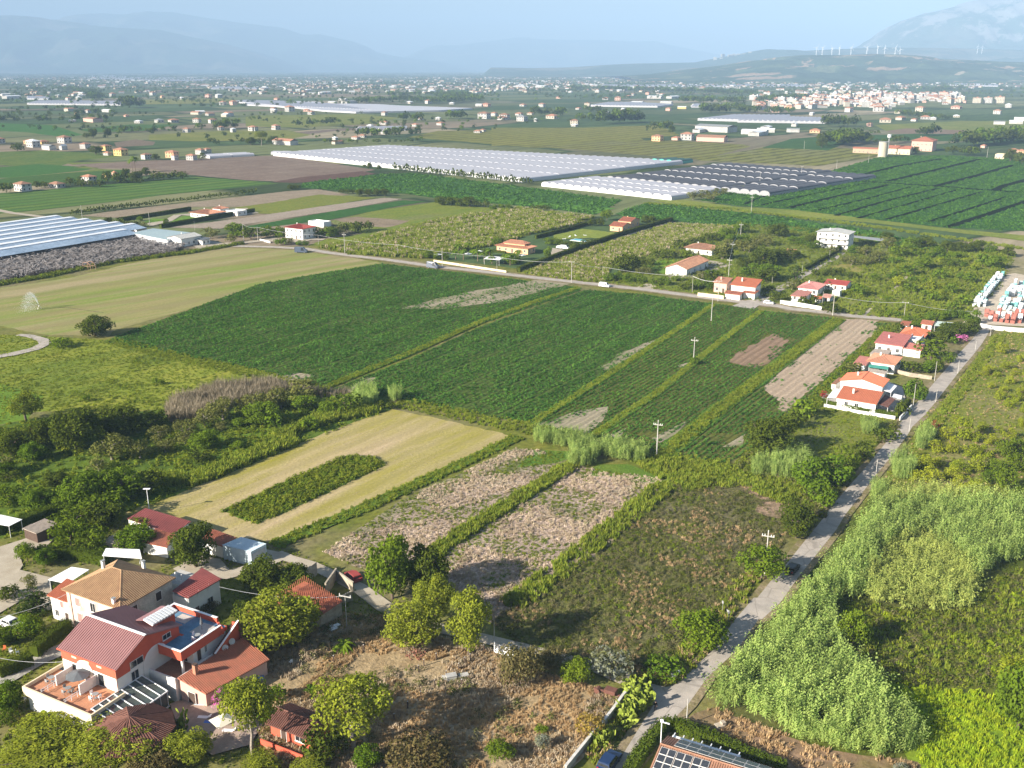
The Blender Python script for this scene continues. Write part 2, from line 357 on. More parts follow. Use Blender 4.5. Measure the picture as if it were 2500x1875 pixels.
F_('dark_green_field',(.03,.08,.025),(.05,.10,.03),None,D_M,'C1',-200,290,500,230,1000,200,1000,280,300,320,-200,380,fine=.4)
ploughed=F_('ploughed_field',(.22,.16,.12),(.17,.12,.09),(.27,.21,.16),D_M+.05,'C1',560,165,1000,140,1300,130,1950,100,2150,95,2900,205,2300,300,2212,298,1900,285,1430,240,1150,195,800,190,row=24,rowamt=.3,patch=.015,fine=.4,key='plough')
F_('wet_ploughed_soil',(.10,.055,.04),(.13,.075,.055),None,D_M,'C2',200,300,420,262,900,215,1000,235,700,285,380,305,fine=.5)
F_('striped_field',(.05,.125,.04),(.09,.145,.05),(.05,.11,.035),D_M+.03,'C1',-200,400,700,330,1500,258,1930,290,2150,310,1800,345,1250,400,850,455,260,520,-200,560,row=15,rowamt=.45,stretch=6,patch=.02,fine=.6,key='striped')
F_('green_field',(.025,.085,.025),(.04,.11,.035),None,D_M,'C2',380,340,480,300,1020,240,1280,230,2212,345,2900,440,2700,550,2212,490,1500,430,1250,390,700,360,fine=.5,row=5,rowamt=.15,key='darkA')
F_('bright_green_strip',(.08,.19,.04),(.06,.16,.035),None,D_M,'C2',1250,370,1500,380,2212,455,2850,500,2700,545,2212,480,1260,385,fine=.5)
F_('green_field',(.025,.085,.025),(.04,.11,.035),None,D_M,'C3',950,545,1210,460,1500,490,2212,570,2900,670,3400,790,3400,850,2900,750,2212,660,1400,600,1200,590,fine=.5,row=5,rowamt=.15,key='darkB')
F_('dirt_strip',(.30,.24,.17),(.24,.19,.13),None,D_M,'C1',620,560,900,520,1400,465,2212,370,2450,355,2700,395,2450,430,2212,450,1900,490,1500,490,1000,580,row=9,rowamt=.15,fine=.7)
F_('olive_green_patch',(.15,.16,.06),(.10,.14,.045),(.13,.17,.05),D_M,'C2',-100,500,250,450,560,395,1000,420,700,470,200,545,0,545,fine=.6,patch=.04)
F_('sandy_strip',(.34,.28,.22),(.29,.235,.18),None,D_M,'C2',-600,650,0,575,560,490,1070,420,1210,430,700,520,0,625,-200,660,row=7,rowamt=.12,fine=.7)
F_('green_field',(.02,.075,.025),(.035,.10,.03),None,D_M,'C2',-160,670,700,520,1210,440,1400,450,1200,480,650,590,0,665,fine=.6,row=5,rowamt=.2)
F_('weedy_field',(.10,.15,.04),(.14,.17,.05),(.19,.16,.10),D_M,'C2',650,600,1000,520,1450,455,2000,510,1200,680,700,800,480,790,620,740,900,700,700,640,fine=.5,patch=.03,stretch=4,key='weedy')
F_('bare_patch',(.27,.21,.14),(.2,.15,.1),None,D_M,'C2',680,590,860,570,1280,600,1080,655,900,640,760,610,fine=.6)
F_('corn_rows',(.12,.135,.045),(.09,.115,.035),(.155,.16,.065),D_M-.02,'C2',560,800,900,740,1500,590,2100,500,2212,520,2680,575,2500,640,2212,700,1950,780,1350,890,800,860,row=16,rowamt=.5,fine=.6,key='corn')
F_('tall_grass_field',(.20,.22,.09),(.15,.18,.07),(.24,.23,.12),D_M,'C3',200,1000,700,830,1380,620,1900,640,1750,690,1100,900,930,960,850,1080,600,1060,fine=.5,patch=.04,stretch=3,key='tallgrass')
F_('dark_green_field',(.02,.072,.027),(.03,.09,.032),(.035,.10,.035),D_T,'C4',-280,440,0,345,650,235,1100,105,1600,95,2260,130,2260,680,1600,650,900,570,400,510,0,480,fine=.5,row=0,key='bigdark')
F_('grassy_verge',(.14,.19,.06),(.18,.2,.08),(.08,.13,.04),D_M,'C4',-650,440,-400,440,0,490,400,510,900,570,1600,655,2260,715,2260,760,1900,715,1000,610,0,530,-350,500,fine=.5)
# --- plots between the far road and the dark field
F_('garden_ground',(.13,.17,.05),(.09,.13,.04),(.20,.19,.09),D_M,'C3',850,1080,1180,870,1400,760,1900,620,2300,640,3000,720,4050,850,3950,1080,3700,1370,3150,1330,2212,1240,1200,1120,fine=.5,patch=.04,key='gardens')
F_('grassland',(.155,.175,.06),(.10,.14,.045),(.20,.185,.09),dr('C4',1000,1300,1380,930),'C4',690,1290,750,1180,1000,960,1190,860,1600,780,2090,840,1990,1080,1780,1300,1500,1380,870,1320,fine=.5,patch=.05,stretch=2,key='grassland')
F_('yellow_plot',(.25,.22,.08),(.19,.19,.07),None,D_M,'C4',690,950,860,930,1050,950,980,1000,700,985,fine=.5)
F_('dry_plot',(.28,.24,.14),(.22,.2,.1),None,D_M,'C4',2060,960,2130,880,2300,900,2300,1030,2060,1010,fine=.5)
F_('bright_grass',(.09,.19,.04),(.12,.2,.05),None,D_M,'C3',1190,950,1290,900,1440,890,1400,1000,1270,1010,fine=.5)
F_('lawn',(.17,.21,.08),(.14,.19,.06),None,D_M,'C3',480,710,700,660,950,690,900,740,760,730,480,745,fine=.5)
F_('lawn',(.10,.19,.05),(.07,.15,.04),None,D_M,'C1',1100,610,1180,580,1300,590,1240,640,1420,560,1560,570,1300,640,fine=.5)
# --- mown field at left with the sprinkler
_lay[0]=2
F_('mown_field',(.27,.235,.095),(.13,.19,.07),(.33,.265,.15),D_M-.02,'F',-80,635,150,600,300,565,420,545,520,531,600,535,700,545,825,568,700,590,560,616,400,670,250,712,232,728,90,722,0,704,-80,700,row=19,rowamt=.3,stretch=12,patch=.03,patchamt=.8,fine=.9,fineamt=.25,key='mown')
# --- weed strip between the mown field and the hay field
mat_weeds=fieldmat('weed_ground',(.07,.115,.03),(.10,.14,.04),(.04,.075,.02),D_R,patch=.05,patchamt=.8,fine=.8,fineamt=.5)
sheet('weed_ground',fieldmat('bright_meadow',(.14,.19,.045),(.20,.22,.065),(.08,.13,.035),D_M,patch=.03,patchamt=.9,stretch=3,fine=.8,fineamt=.45),pts('F',-80,720,90,726,235,735,330,755,500,785,620,815,700,850,500,860,350,885,190,885,70,890,-80,940),'leftmeadow')
F_('lawn',(.10,.18,.04),(.085,.16,.035),None,D_M,'F',-80,805,20,835,95,855,60,905,-80,935,fine=1)
F_('garden_ground',(.06,.11,.025),(.09,.14,.035),(.035,.07,.02),D_H,'F',-80,940,60,905,350,885,640,850,840,850,845,885,560,995,330,1090,270,1110,-80,1180,patch=.05,fine=.8,key='leftgarden')
F_('bright_grass',(.14,.22,.045),(.10,.18,.035),(.08,.14,.03),D_H,'B1',1180,1060,1700,870,2120,750,2212,680,2600,620,2700,740,2212,900,1700,1080,1350,1130,patch=.05,fine=.9,key='gardenstrip')
# --- hay field with a strip of weeds
F_('hay_field',(.36,.30,.13),(.22,.215,.075),(.46,.35,.22),D_H,'F',250,1112,340,1085,560,996,700,935,848,884,950,905,1125,945,1100,962,870,1060,640,1172,586,1173,470,1150,370,1120,row=5.5,rowamt=.26,stretch=6,patch=.045,patchamt=.85,lo=.42,hi=.56,fine=1.4,fineamt=.3,key='hay')
F_('weed_strip',(.05,.10,.025),(.075,.125,.035),None,D_H,'F',478,1105,556,1133,640,1095,832,1006,810,990,750,984,640,1030,patch=.05,fine=1,key='strip')
# --- pink rough fields
ROUGH=dict(patch=.035,patchamt=.75,stretch=2,fine=2.2,fineamt=.75,bump=.5,lo=.48,hi=.6)
F_('stubble_field',(.48,.375,.29),(.36,.275,.205),(.10,.15,.05),D_R,'F',700,1192,870,1080,1112,968,1215,978,1225,1010,1090,1090,955,1178,900,1225,800,1240,key='roughA',**ROUGH)
F_('stubble_field',(.50,.385,.30),(.38,.285,.215),(.10,.15,.05),D_R,'F',960,1190,1100,1100,1250,1008,1430,1035,1420,1075,1300,1190,1100,1320,1062,1345,1010,1310,950,1230,key='roughB',**ROUGH)
F_('green_patch',(.06,.14,.035),(.09,.16,.045),None,D_R,'B3',230,1140,400,1020,600,1010,620,1060,520,1110,fine=1.5,bump=.3)
F_('green_patch',(.07,.14,.035),(.10,.16,.045),None,D_R,'B3',700,1220,850,1130,1050,1140,1280,1220,1300,1270,1100,1260,900,1210,fine=1.5,bump=.3)
# --- bramble scrub and grass at its upper edge
F_('scrub_ground',(.13,.125,.05),(.09,.11,.04),(.19,.16,.10),D_R,'F',1062,1345,1100,1310,1300,1190,1440,1050,1600,1040,1695,1075,1700,1160,1620,1270,1480,1430,1400,1480,1330,1470,1130,1400,patch=.05,patchamt=.7,fine=1.2,fineamt=.6,bump=.4,key='scrub')
F_('bare_earth',(.36,.25,.17),(.30,.2,.13),(.14,.13,.06),D_R,'B3',1880,1270,2100,1280,2300,1310,2420,1400,2350,1530,2150,1530,2030,1480,2100,1400,1950,1330,patch=.08,fine=1.4,fineamt=.5,bump=.4)
# --- dry grass in front
F_('dry_grass_ground',(.40,.30,.17),(.32,.23,.125),(.46,.37,.25),D_R,'F',560,1440,640,1330,735,1325,830,1330,900,1370,1060,1400,1130,1440,1340,1500,1330,1560,1225,1670,1100,1760,640,1760,560,1600,patch=.05,patchamt=.8,fine=1.2,fineamt=.55,bump=.3,key='dry')
# --- root crops in rows
SOY=dict(patch=.02,patchamt=.6,fine=1.6,fineamt=.5,row=1.96,rowamt=.5)
F_('crop_field',(.05,.085,.03),(.06,.10,.035),None,D_R,'F',222,738,560,614,700,590,826,570,935,582,1100,602,1245,620,1255,628,1040,700,890,768,705,838,640,822,560,800,380,765,key='soyA',**SOY)
F_('crop_field',(.05,.085,.03),(.06,.10,.035),None,D_R,'F',715,842,895,772,1045,703,1262,626,1400,638,1540,656,1460,715,1330,800,1150,915,1085,905,980,885,860,862,key='soyB',**SOY)
F_('crop_field',(.075,.095,.04),(.10,.11,.05),(.36,.31,.22),D_R,'F',1155,918,1335,802,1465,716,1546,657,1640,668,1500,775,1420,840,1262,948,1200,935,key='soyC',patch=.02,patchamt=.0,fine=1.6,fineamt=.5,row=1.5,rowamt=.4)
F_('crop_field',(.075,.095,.04),(.10,.11,.05),(.36,.31,.22),D_R,'F',1282,950,1430,848,1510,782,1648,672,1810,688,1560,875,1425,985,1350,972,key='soyD',patch=.02,patchamt=.0,fine=1.6,fineamt=.5,row=1.5,rowamt=.4)
F_('crop_field',(.075,.095,.04),(.10,.11,.05),(.36,.31,.22),D_R,'F',1440,988,1568,882,1820,690,1925,700,1880,750,1740,890,1640,975,1560,1000,key='soyE',patch=.02,patchamt=.0,fine=1.6,fineamt=.5,row=1.7,rowamt=.5)
F_('bare_brown_soil',(.30,.20,.13),(.24,.165,.11),(.12,.13,.06),D_R,'B4',-20,270,280,110,400,160,300,300,150,375,-60,330,row=2.4,rowamt=.45,fine=1.5,patch=.05,patchamt=.5,lo=.55,hi=.7)
F_('bare_sandy_soil',(.43,.335,.24),(.37,.28,.20),(.47,.38,.29),D_R,'B4',230,560,210,520,500,230,790,0,1080,0,1060,100,860,290,480,620,370,730,310,690,330,640,row=2.2,rowamt=.35,fine=1.5,stretch=6,key='sand')
for c in (('F',870,665,1000,632,1190,600,1235,612,1100,650,960,668),('B2',270,440,420,410,540,430,480,480,330,470),('B2',780,520,900,445,980,450,880,520,1000,570,860,545),
          ('F',1300,795,1340,762,1420,732,1425,745,1360,775,1320,800),('B3',350,800,480,780,880,670,900,700,740,880,680,890),('B3',1430,350,1530,320,1540,370,1440,380),('B3',1740,950,1960,880,1940,980,1800,990),
          ('B3',1180,920,1350,850,1500,780,1400,900,1230,950),('B3',800,940,1050,850,1000,960,840,950)):
    F_('bare_soil_patch',(.36,.31,.215),(.29,.25,.165),(.07,.11,.035),D_R,*c,row=2.0,rowamt=.4,fine=1.4,stretch=3,patch=.12,patchamt=.85)
# --- right of the road
F_('grass_plot',(.10,.14,.04),(.14,.16,.055),(.17,.15,.08),D_R,'B4',440,760,600,640,700,680,1240,790,1230,860,1000,1020,700,1150,520,1060,400,1000,420,880,patch=.05,fine=1,key='housegrass')
F_('orchard_ground',(.15,.17,.055),(.10,.14,.04),(.26,.20,.125),D_R,'B4',1100,1400,1150,1200,1290,1000,1440,760,1700,480,1950,130,2060,90,2300,130,2300,1600,1500,1600,patch=.05,fine=1,fineamt=.5,key='orchard')
F_('reed_ground',(.05,.08,.022),(.08,.10,.03),(.12,.11,.05),D_R,'F',1880,1030,2230,1110,2230,1500,2130,1500,1980,1500,1900,1500,1980,1640,1780,1640,1520,1560,1640,1370,1790,1190,1880,1080,patch=.06,fine=1,key='reedground')
F_('bright_grass',(.15,.22,.035),(.12,.20,.03),(.09,.16,.03),D_R,'F',1880,1480,2100,1500,2160,1560,2260,1600,2260,1720,1950,1720,1960,1640,patch=.06,fine=1.4,fineamt=.4,key='brightgrass')
F_('earth_bank',(.27,.18,.115),(.2,.135,.08),(.10,.11,.045),D_R,'F',1475,1560,1540,1530,1780,1620,1990,1650,2000,1740,1900,1740,1700,1660,1500,1590,patch=.08,fine=1.2,key='bank')
# --- ways
def roadmat(name,c,c2,crack=.5):
    m,nt,b=nm(name);v=_pos(nt)
    n=_noise(nt,v,.35,5,.6);col=_mix(nt,c,c2,_ramp(nt,n,[(.35,(0,0,0)),(.65,(1,1,1))]))
    col=_mix(nt,col,_ramp(nt,_noise(nt,v,6,3,.7),[(.3,(.8,)*3),(.7,(1.1,)*3)]),1.0,'MULTIPLY')
    vo=nt.nodes.new('ShaderNodeTexVoronoi');vo.feature='DISTANCE_TO_EDGE';vo.inputs['Scale'].default_value=.22
    w=_mix(nt,v,_noise(nt,v,.8,3),.25);nt.links.new(w,vo.inputs['Vector'])
    col=_mix(nt,tuple(x*.55 for x in c),col,_ramp(nt,vo.outputs['Distance'],[(.0,(1-crack,)*3),(.02,(1,1,1))]))
    nt.links.new(col,b.inputs['Base Color']);b.inputs['Roughness'].default_value=.9;b.inputs['Specular IOR Level'].default_value=.2
    return m
asphalt=roadmat('old_asphalt',(.42,.37,.32),(.31,.28,.245),.8);gravel=roadmat('pale_gravel',(.42,.37,.29),(.33,.28,.21),0)
verge=fieldmat('dirt_verge',(.30,.235,.15),(.22,.18,.10),(.10,.11,.045),D_R,patch=.2,fine=2,patchamt=.8)
rl=pts('A3',740,1760,800,1659,960,1400,1060,1240,1200,1120,1290,1040,1440,890,1580,700,1700,560)+pts('A4',130,560,210,460,320,340,430,200,560,40)+pts('B4',720,1450,960,1180,1100,1010,1235,850,1270,780,1360,670,1460,560,1540,465,1610,385,1705,270,1800,170,1865,90,1875,55)
rr=pts('A3',850,1760,910,1659,1110,1420,1275,1250,1400,1075,1590,900,1730,700)+pts('A4',160,700,280,590,400,420,520,270,640,120,700,20)+pts('B4',880,1450,1060,1215,1180,1070,1310,900,1350,830,1450,735,1530,640,1650,485,1720,395,1800,300,1880,200,1930,120,1955,65)
rc=[(a+b)/2 for a,b in zip(rl[:9]+rl[9:14]+rl[14:],rr+[rr[-1]]*10)]
sheet('road_verge',verge,[p+Vector((-1.1,.5,0)) for p in rl]+[p+Vector((1.1,-.5,0)) for p in rr[::-1]])
sheet('road',asphalt,rl+rr[::-1],'road')
sheet('road',asphalt,pts('A3',1200,1120,1060,1245,1020,1190,860,1100,880,1080,1000,1110,1130,1140),'junction')
far_road=pts('C2',-560,720,-60,795,200,800,460,815,640,845,850,872,1080,898,1430,947,1800,988,2212,1035)+pts('C3',400,1045,840,1092,1200,1132,1700,1198,2212,1257)+pts('C4',400,1277,690,1307,870,1332,1250,1364)
sheet('road_verge',verge,ribbon(far_road,8.5));sheet('road',asphalt,ribbon(far_road,4.6),'farroad')
sheet('road',gravel,ribbon(pts('C3',1180,1120,1290,1060,1450,1040,1590,1030,1700,970,1800,930),[7,4,5,5,6,8]))
sheet('yard',gravel,pts('C3',1330,1030,1500,1040,1600,1020,1790,960,1790,920,1680,905,1650,930,1500,1020,1350,1000))
sheet('road',asphalt,ribbon(pts('C4',40,1270,200,1190,350,1110,420,1080,500,1020,620,960,740,890,850,815),[9,5,4,4,4,4,4,4]))
sheet('track',gravel,ribbon(pts('C4',960,1340,1020,1290,1130,1190,1250,1090,1380,960),1.2))
sheet('yard',fieldmat('pale_yard',(.55,.47,.37),(.47,.40,.31),None,0,fine=1),pts('C4',1740,1390,1860,1230,1930,1100,2020,1020,2140,1005,2280,1030,2280,1420),'yard')
sheet('road',asphalt,pts('C4',1250,1355,1500,1372,1870,1400,2260,1430,2260,1470,1870,1418,1500,1390,1240,1375))
sheet('track',gravel,ribbon(pts('A3',880,1090,700,1020)+pts('A2',1860,900,1560,830,1180,740,900,620,740,500,600,430,430,350,230,290,100,262),[3.4,2.8,2.4,2.6,2.8,3.2,3.0,2.8,2.6,2.4,2.2]),'hoteltrack')
sheet('track',gravel,ribbon(pts('A1',1860,270,1700,350,1480,410,1330,370,1200,330),[3,3.5,3.5,8,6]),'y2')
sheet('yard',gravel,pts('A1',-60,340,0,230,250,150,380,150,300,230,120,260,150,350,130,380,330,430,330,640,180,660,170,560,0,660,-60,700),'y1')
sheet('track',fieldmat('pebble_path',(.40,.38,.33),(.33,.31,.27),None,0,fine=2),ribbon(pts('A1',-80,1110,60,1070,250,960,420,890),[3.6]*4),'y3')
sheet('track',asphalt,ribbon(pts('B1',-100,300,100,270,270,230,350,190,330,160,230,130,140,122),[4.5,4.2,4,4,3.6,3,2.4]))
sheet('road',gravel,ribbon(pts('C1',-100,500,100,540,300,565,560,590),5));sheet('road',gravel,ribbon(pts('C1',1500,800,1850,770,2212,735,2500,745),[16,6,5,5]))
sheet('yard',gravel,pts('C1',1120,620,1260,600,1340,555,1500,540,1900,500,2000,540,1560,570,1400,555,1330,600,1170,640))
sheet('yard',gravel,pts('C2',100,745,300,715,560,735,420,770,200,760))
sheet('yard',gravel,pts('C3',210,985,450,880,470,810,650,840,600,860,480,890,340,950,300,1010));sheet('yard',gravel,pts('C3',700,760,960,720,1350,610,1370,620,980,735,720,790))
# --- stripes of lighter grass along the ditches and hedge feet
for k,c,w in (('F',(703,838,790,802,890,762,1040,695,1150,655,1250,622),3.4),('F',(1142,920,1330,800,1430,735,1540,660),3.0),('F',(1270,950,1425,845,1505,780,1570,728,1645,672),3.0),
                ('F',(1425,990,1560,880,1700,775,1812,690),5.5),('F',(590,1180,770,1105,960,1020,1120,945),3.5),('F',(900,1235,960,1178,1100,1090,1235,1008),3.5)):
    sheet('grass_strip',fieldmat('strip_grass',(.10,.17,.045),(.075,.14,.035),(.05,.09,.025),0,fine=1.2),ribbon(pts(k,*c),w))
# ---------------------------------------------------------------- leaves, trees, tufts
def _unit(n,r):
    d=r.normal(size=(n,3));return d/np.linalg.norm(d,axis=1)[:,None]
def leaf_quads(P,N,size,r,aspect=.6):
    """one leaf or leaf spray (a rhombic face) per point P, facing N"""
    n=len(P);a=_unit(n,r);T=np.cross(N,a);T /= np.linalg.norm(T,axis=1)[:,None]+1e-9;B=np.cross(N,T)
    s=(size*r.uniform(.6,1.3,n))[:,None]
    V=np.stack([P-T*s,P-B*s*aspect+N*s*.15,P+T*s,P+B*s*aspect+N*s*.15],1).reshape(-1,3)
    return V,np.arange(4*n).reshape(-1,4)
def blobs_to_mesh(name,blobs,per,size,mat,r,outward=.55,flat=1.0,aspect=.6,low=-.5):
    Ps,Ns=[],[]
    for (x,y,z,br) in blobs:
        n=max(4,int(per*br*br));d=_unit(n,r);d=d[d[:,2]>low]
        rr=br*r.uniform(.72,1.08,len(d))**.7
        Ps.append(np.array([x,y,z])+d*rr[:,None]*np.array([1,1,flat]))
        nn=d*outward+_unit(len(d),r)*(1-outward);Ns.append(nn/np.linalg.norm(nn,axis=1)[:,None])
    V,Q=leaf_quads(np.concatenate(Ps),np.concatenate(Ns),size,r,aspect)
    return np_mesh(name,V,Q,mat)
def crown_blobs(r,n,w,h,z0,br,shape='round',hollow=.45):
    """n leaf clumps filling a crown w wide, h tall, starting z0 above the ground"""
    out=[]
    while len(out)<n:
        p=r.uniform(-1,1,3);q=np.linalg.norm(p)
        if shape=='cone':
            t=(p[2]+1)/2
            if math.hypot(p[0],p[1])>(1-t)*.95+.1:continue
        elif q>1 or q<hollow:continue
        if shape=='dome' and p[2]<-.35:continue
        k=r.uniform(.65,1.25)
        out.append((p[0]*w/2*.86,p[1]*w/2*.86,z0+h*(p[2]*.86+1)/2,br*k))
    return out
TM={}
def lm(name,c1,c2,c3=None,t=.3):TM[name]=leafmat(name,c1,c2,c3,t);return TM[name]
lm('pine_needles',(.225,.27,.06),(.12,.16,.04),(.17,.21,.05));lm('dark_leaves',(.050,.080,.022),(.085,.115,.032),(.07,.10,.025))
lm('green_leaves',(.10,.17,.03),(.06,.12,.022),(.13,.19,.035));lm('bright_leaves',(.12,.19,.03),(.08,.15,.025),(.14,.19,.035))
lm('olive_leaves',(.15,.165,.10),(.09,.11,.06),(.12,.14,.08));lm('yellow_leaves',(.22,.28,.045),(.13,.19,.03),(.26,.29,.05))
lm('brown_leaves',(.16,.12,.05),(.11,.10,.035),(.14,.13,.05));lm('willow_leaves',(.16,.20,.045),(.10,.14,.035));lm('needle_dark',(.035,.06,.03),(.05,.08,.035))
lm('silver_leaves',(.24,.26,.22),(.15,.17,.13));lm('rust_leaves',(.34,.24,.05),(.24,.18,.045));lm('citrus_leaves',(.085,.14,.024),(.05,.095,.018),(.12,.17,.03))
lm('pink_flowers',(.72,.22,.50),(.55,.14,.38));lm('reed_leaves',(.325,.435,.27),(.14,.245,.12),(.27,.38,.23),.38);lm('yellow_reed',(.37,.44,.25),(.19,.27,.14),(.31,.38,.22),.35)
lm('crop_leaves',(.035,.11,.03),(.09,.20,.056),None,.3);TM['crop_leaves']=leafmat('crop_foliage',(.036,.112,.042),(.088,.205,.075),None,.3,DIR1);lm('grass_blades',(.15,.22,.055),(.23,.28,.085),None,.4);lm('dry_blades',(.55,.41,.24),(.44,.30,.16),None,.3)
lm('straw',(.50,.42,.30),(.40,.31,.22),None,.2);lm('dry_reed',(.32,.27,.20),(.24,.20,.14),None,.3);lm('bramble',(.085,.11,.035),(.17,.15,.075),None,.25)
lm('weed_leaves',(.09,.15,.03),(.18,.22,.05),None,.3);lm('hedge_leaves',(.07,.11,.025),(.05,.08,.02),None,.2);lm('cactus_green',(.14,.20,.06),(.20,.26,.10),None,.05)
lm('bright_blades',(.36,.46,.06),(.25,.38,.05),None,.4);lm('clod',(.56,.44,.35),(.33,.25,.19),None,0);lm('white_petals',(.75,.75,.70),(.6,.62,.5),None,.2);lm('red_leaves',(.30,.05,.04),(.2,.04,.03))
bark=M('bark',(.16,.12,.09),.9,var=.4,scale=4);palebark=M('pale_bark',(.34,.29,.24),.9,var=.35,scale=4);palm_bark=M('palm_bark',(.20,.15,.10),.95,scale=5)
def trunk_mesh(r,h,rad0,w,z0,nl=5,twist=.6,mat=None):
    m=MB();p=[Vector((0,0,-.1))];n=4
    for i in range(1,n+1):p.append(Vector((r.uniform(-.25,.25)*twist*i,r.uniform(-.25,.25)*twist*i,h*.62*i/n)))
    m.path(p,[rad0*(1-.14*i) for i in range(n+1)],7)
    for k in range(nl):
        t=r.integers(2,n+1);a=2*math.pi*(k+r.uniform(-.2,.2))/nl
        q=p[t];e=Vector((math.cos(a)*w*.34,math.sin(a)*w*.34,h*r.uniform(.66,.86)));mid=q.lerp(e,.5)+Vector((0,0,-.04*h))
        m.path([q,mid,e],[rad0*.5,rad0*.34,rad0*.14],5)
    return m
# kind: (name, label word, leaf material, crown width, crown height, crown base, blobs, blob radius, leaves per m2, leaf size, shape, trunk radius)
KINDS={
 'pine':('pine_tree','pine_needles',7.5,7.6,1.2,62,1.15,120,.19,'round',.26,.5),
 'umbrella':('pine_tree','pine_needles',8.0,4.8,3.8,44,1.2,120,.19,'dome',.28,.45),
 'oak':('broadleaf_tree','dark_leaves',7.5,7.0,.5,54,1.25,95,.23,'round',.32,.6),
 'green':('broadleaf_tree','green_leaves',7.0,6.4,.4,48,1.2,95,.23,'round',.25,.6),
 'bright':('broadleaf_tree','bright_leaves',6.5,5.2,.2,40,1.1,100,.20,'dome',.2,.5),
 'olive':('olive_tree','olive_leaves',5.2,4.2,.9,26,.95,80,.20,'round',.22,.6),
 'citrus':('fruit_tree','citrus_leaves',3.6,3.2,.2,20,.85,110,.18,'round',.12,.7),
 'yellow':('fruit_tree','yellow_leaves',3.8,3.3,.3,21,.8,100,.18,'round',.12,.7),
 'brown':('shrub','brown_leaves',5.5,3.0,.0,34,1.0,110,.16,'dome',.12,.5),
 'silver':('shrub','silver_leaves',5.0,3.6,.0,24,.9,75,.2,'dome',.12,.5),
 'rust':('shrub','rust_leaves',3.4,2.9,.0,16,.8,75,.18,'dome',.1,.6),
 'bush':('shrub','green_leaves',4.0,2.6,.0,18,.9,62,.22,'dome',.1,.5),
 'dbush':('shrub','dark_leaves',4.0,2.6,.0,18,.9,62,.22,'dome',.1,.5),
 'pink':('bougainvillea','pink_flowers',3.2,2.8,.0,14,.7,80,.15,'dome',.08,.5),
 'cypress':('conifer_tree','needle_dark',3.6,9.0,.6,40,.8,70,.22,'cone',.2,0),
 'redbush':('shrub','red_leaves',1.6,1.6,0,8,.5,80,.16,'dome',.06,.4),
}
PROTO={}
def proto_tree(kind,lod,var=0):
    key=(kind,lod,var)
    if key in PROTO:return PROTO[key]
    name,mat,w,h,z0,nb,br,per,ls,shape,tr,hol=KINDS[kind]
    r=np.random.default_rng(abs(hash_(kind))+lod*17+var*5)
    if lod==1:nb=max(8,int(nb*.5));br *= 1.25;per *= .42;ls *= 1.6
    if lod==2:nb=6;br=w*.24;per *= .10 ;ls *= 3.6
    bl=crown_blobs(r,nb,w,h,z0,br,shape,hol)
    crown=blobs_to_mesh('crown',bl,per,ls,TM[mat],r)
    tk=trunk_mesh(r,z0+h,tr,w,z0,5 if lod==0 else 3,mat=bark)
    PROTO[key]=(name,crown,tk,w,z0+h,palebark if kind in ('umbrella','olive') else bark);return PROTO[key]
def hash_(s):return sum(ord(c)*(i+3)*7 for i,c in enumerate(s))
TREES=[]                                          # every tree: (object, kind, image position) for the labels
_tm={}
def plant(kind,loc,h,w,lod=1,var=None,group=None,look=None,rz=None,cat=None):
    """one tree or shrub standing at loc, h tall and w wide"""
    var=random.randrange(2 if lod==0 else 3) if var is None else var
    name,crown,tk,w0,h0,bk=proto_tree(kind,lod,var)
    sx,sz=w/w0,h/h0
    if lod==2:
        k=('m',kind,var)
        if k not in _tm:_tm[k]=crown.copy();_tm[k].name=name
        o=bpy.data.objects.new(name,_tm[k]);COL.objects.link(o)
    else:
        o=bpy.data.objects.new(name,None);COL.objects.link(o);o.empty_display_size=.5
        k=('t',kind,lod,var)
        if k not in _tm:
            t=tk.build('trunk',bk,None);_tm[k]=t.data;bpy.data.objects.remove(t)
        for nme,me in (('trunk',_tm[k]),('crown',crown)):
            c=bpy.data.objects.new(nme,me);COL.objects.link(c);c.parent=o
    o.location=loc;o.rotation_euler=(0,0,random.uniform(0,6.28) if rz is None else rz);o.scale=(sx,sx,sz)
    o['category']=cat or ('shrub' if 'shrub' in name else 'bougainvillea' if 'boug' in name else 'tree')
    o['group']=group or 'trees and shrubs of the plain'
    TREES.append((o,kind,look));return o
def T(kind,k,x0,y0,x1,y1,lod=0,foot=None,group=None,look=None,var=None):
    """tree from the box it fills in a view of the photograph; foot = where its trunk meets the ground"""
    if not foot and lod==1 and (x1-x0)>1.75*(y1-y0):
        n=max(2,round((x1-x0)/(y1-y0)/1.15));s=(x1-x0)/n;o=None
        for i in range(n):o=T(kind,k,x0+s*(i-.12),y0+(y1-y0)*RNG.uniform(0,.25),x0+s*(i+1.12),y1-(y1-y0)*RNG.uniform(0,.12),1,None,group,look) if s*1.24<= 1.75*(y1-y0)*.72 else T(kind,k,x0+s*i+.1*s,y0,x0+s*i+.1*s+min(s,1.7*(y1-y0)),y1,1,None,group,look)
        return o
    a=px(k,x0,y0);b=px(k,x1,y1);xc=(a[0]+b[0])/2
    if foot:base=at(k,*foot)
    else:
        q=W(xc,b[1]);dist=math.hypot(q.y,CAMH);wpx=b[0]-a[0];wm=wpx*dist/FPX
        base=W(xc,b[1]);base.y+=wm*.36;base.x+=wm*.36*base.x/base.y
    depth=(base-Vector((0,0,CAMH))).dot(_f);w=(b[0]-a[0])*depth/FPX
    d=ray(xc,a[1]);t=(base.y+(.12*w))/d.y;h=max(.8,CAMH+d.z*t)
    if kind=='willow':h=max(h,.85*w)
    if kind not in ('brown','silver','bush','dbush','rust','bright','umbrella','pine'):h=max(h,.66*w)
    return plant(kind,(base.x,base.y,0),h,w*1.04,lod,var,group,look)
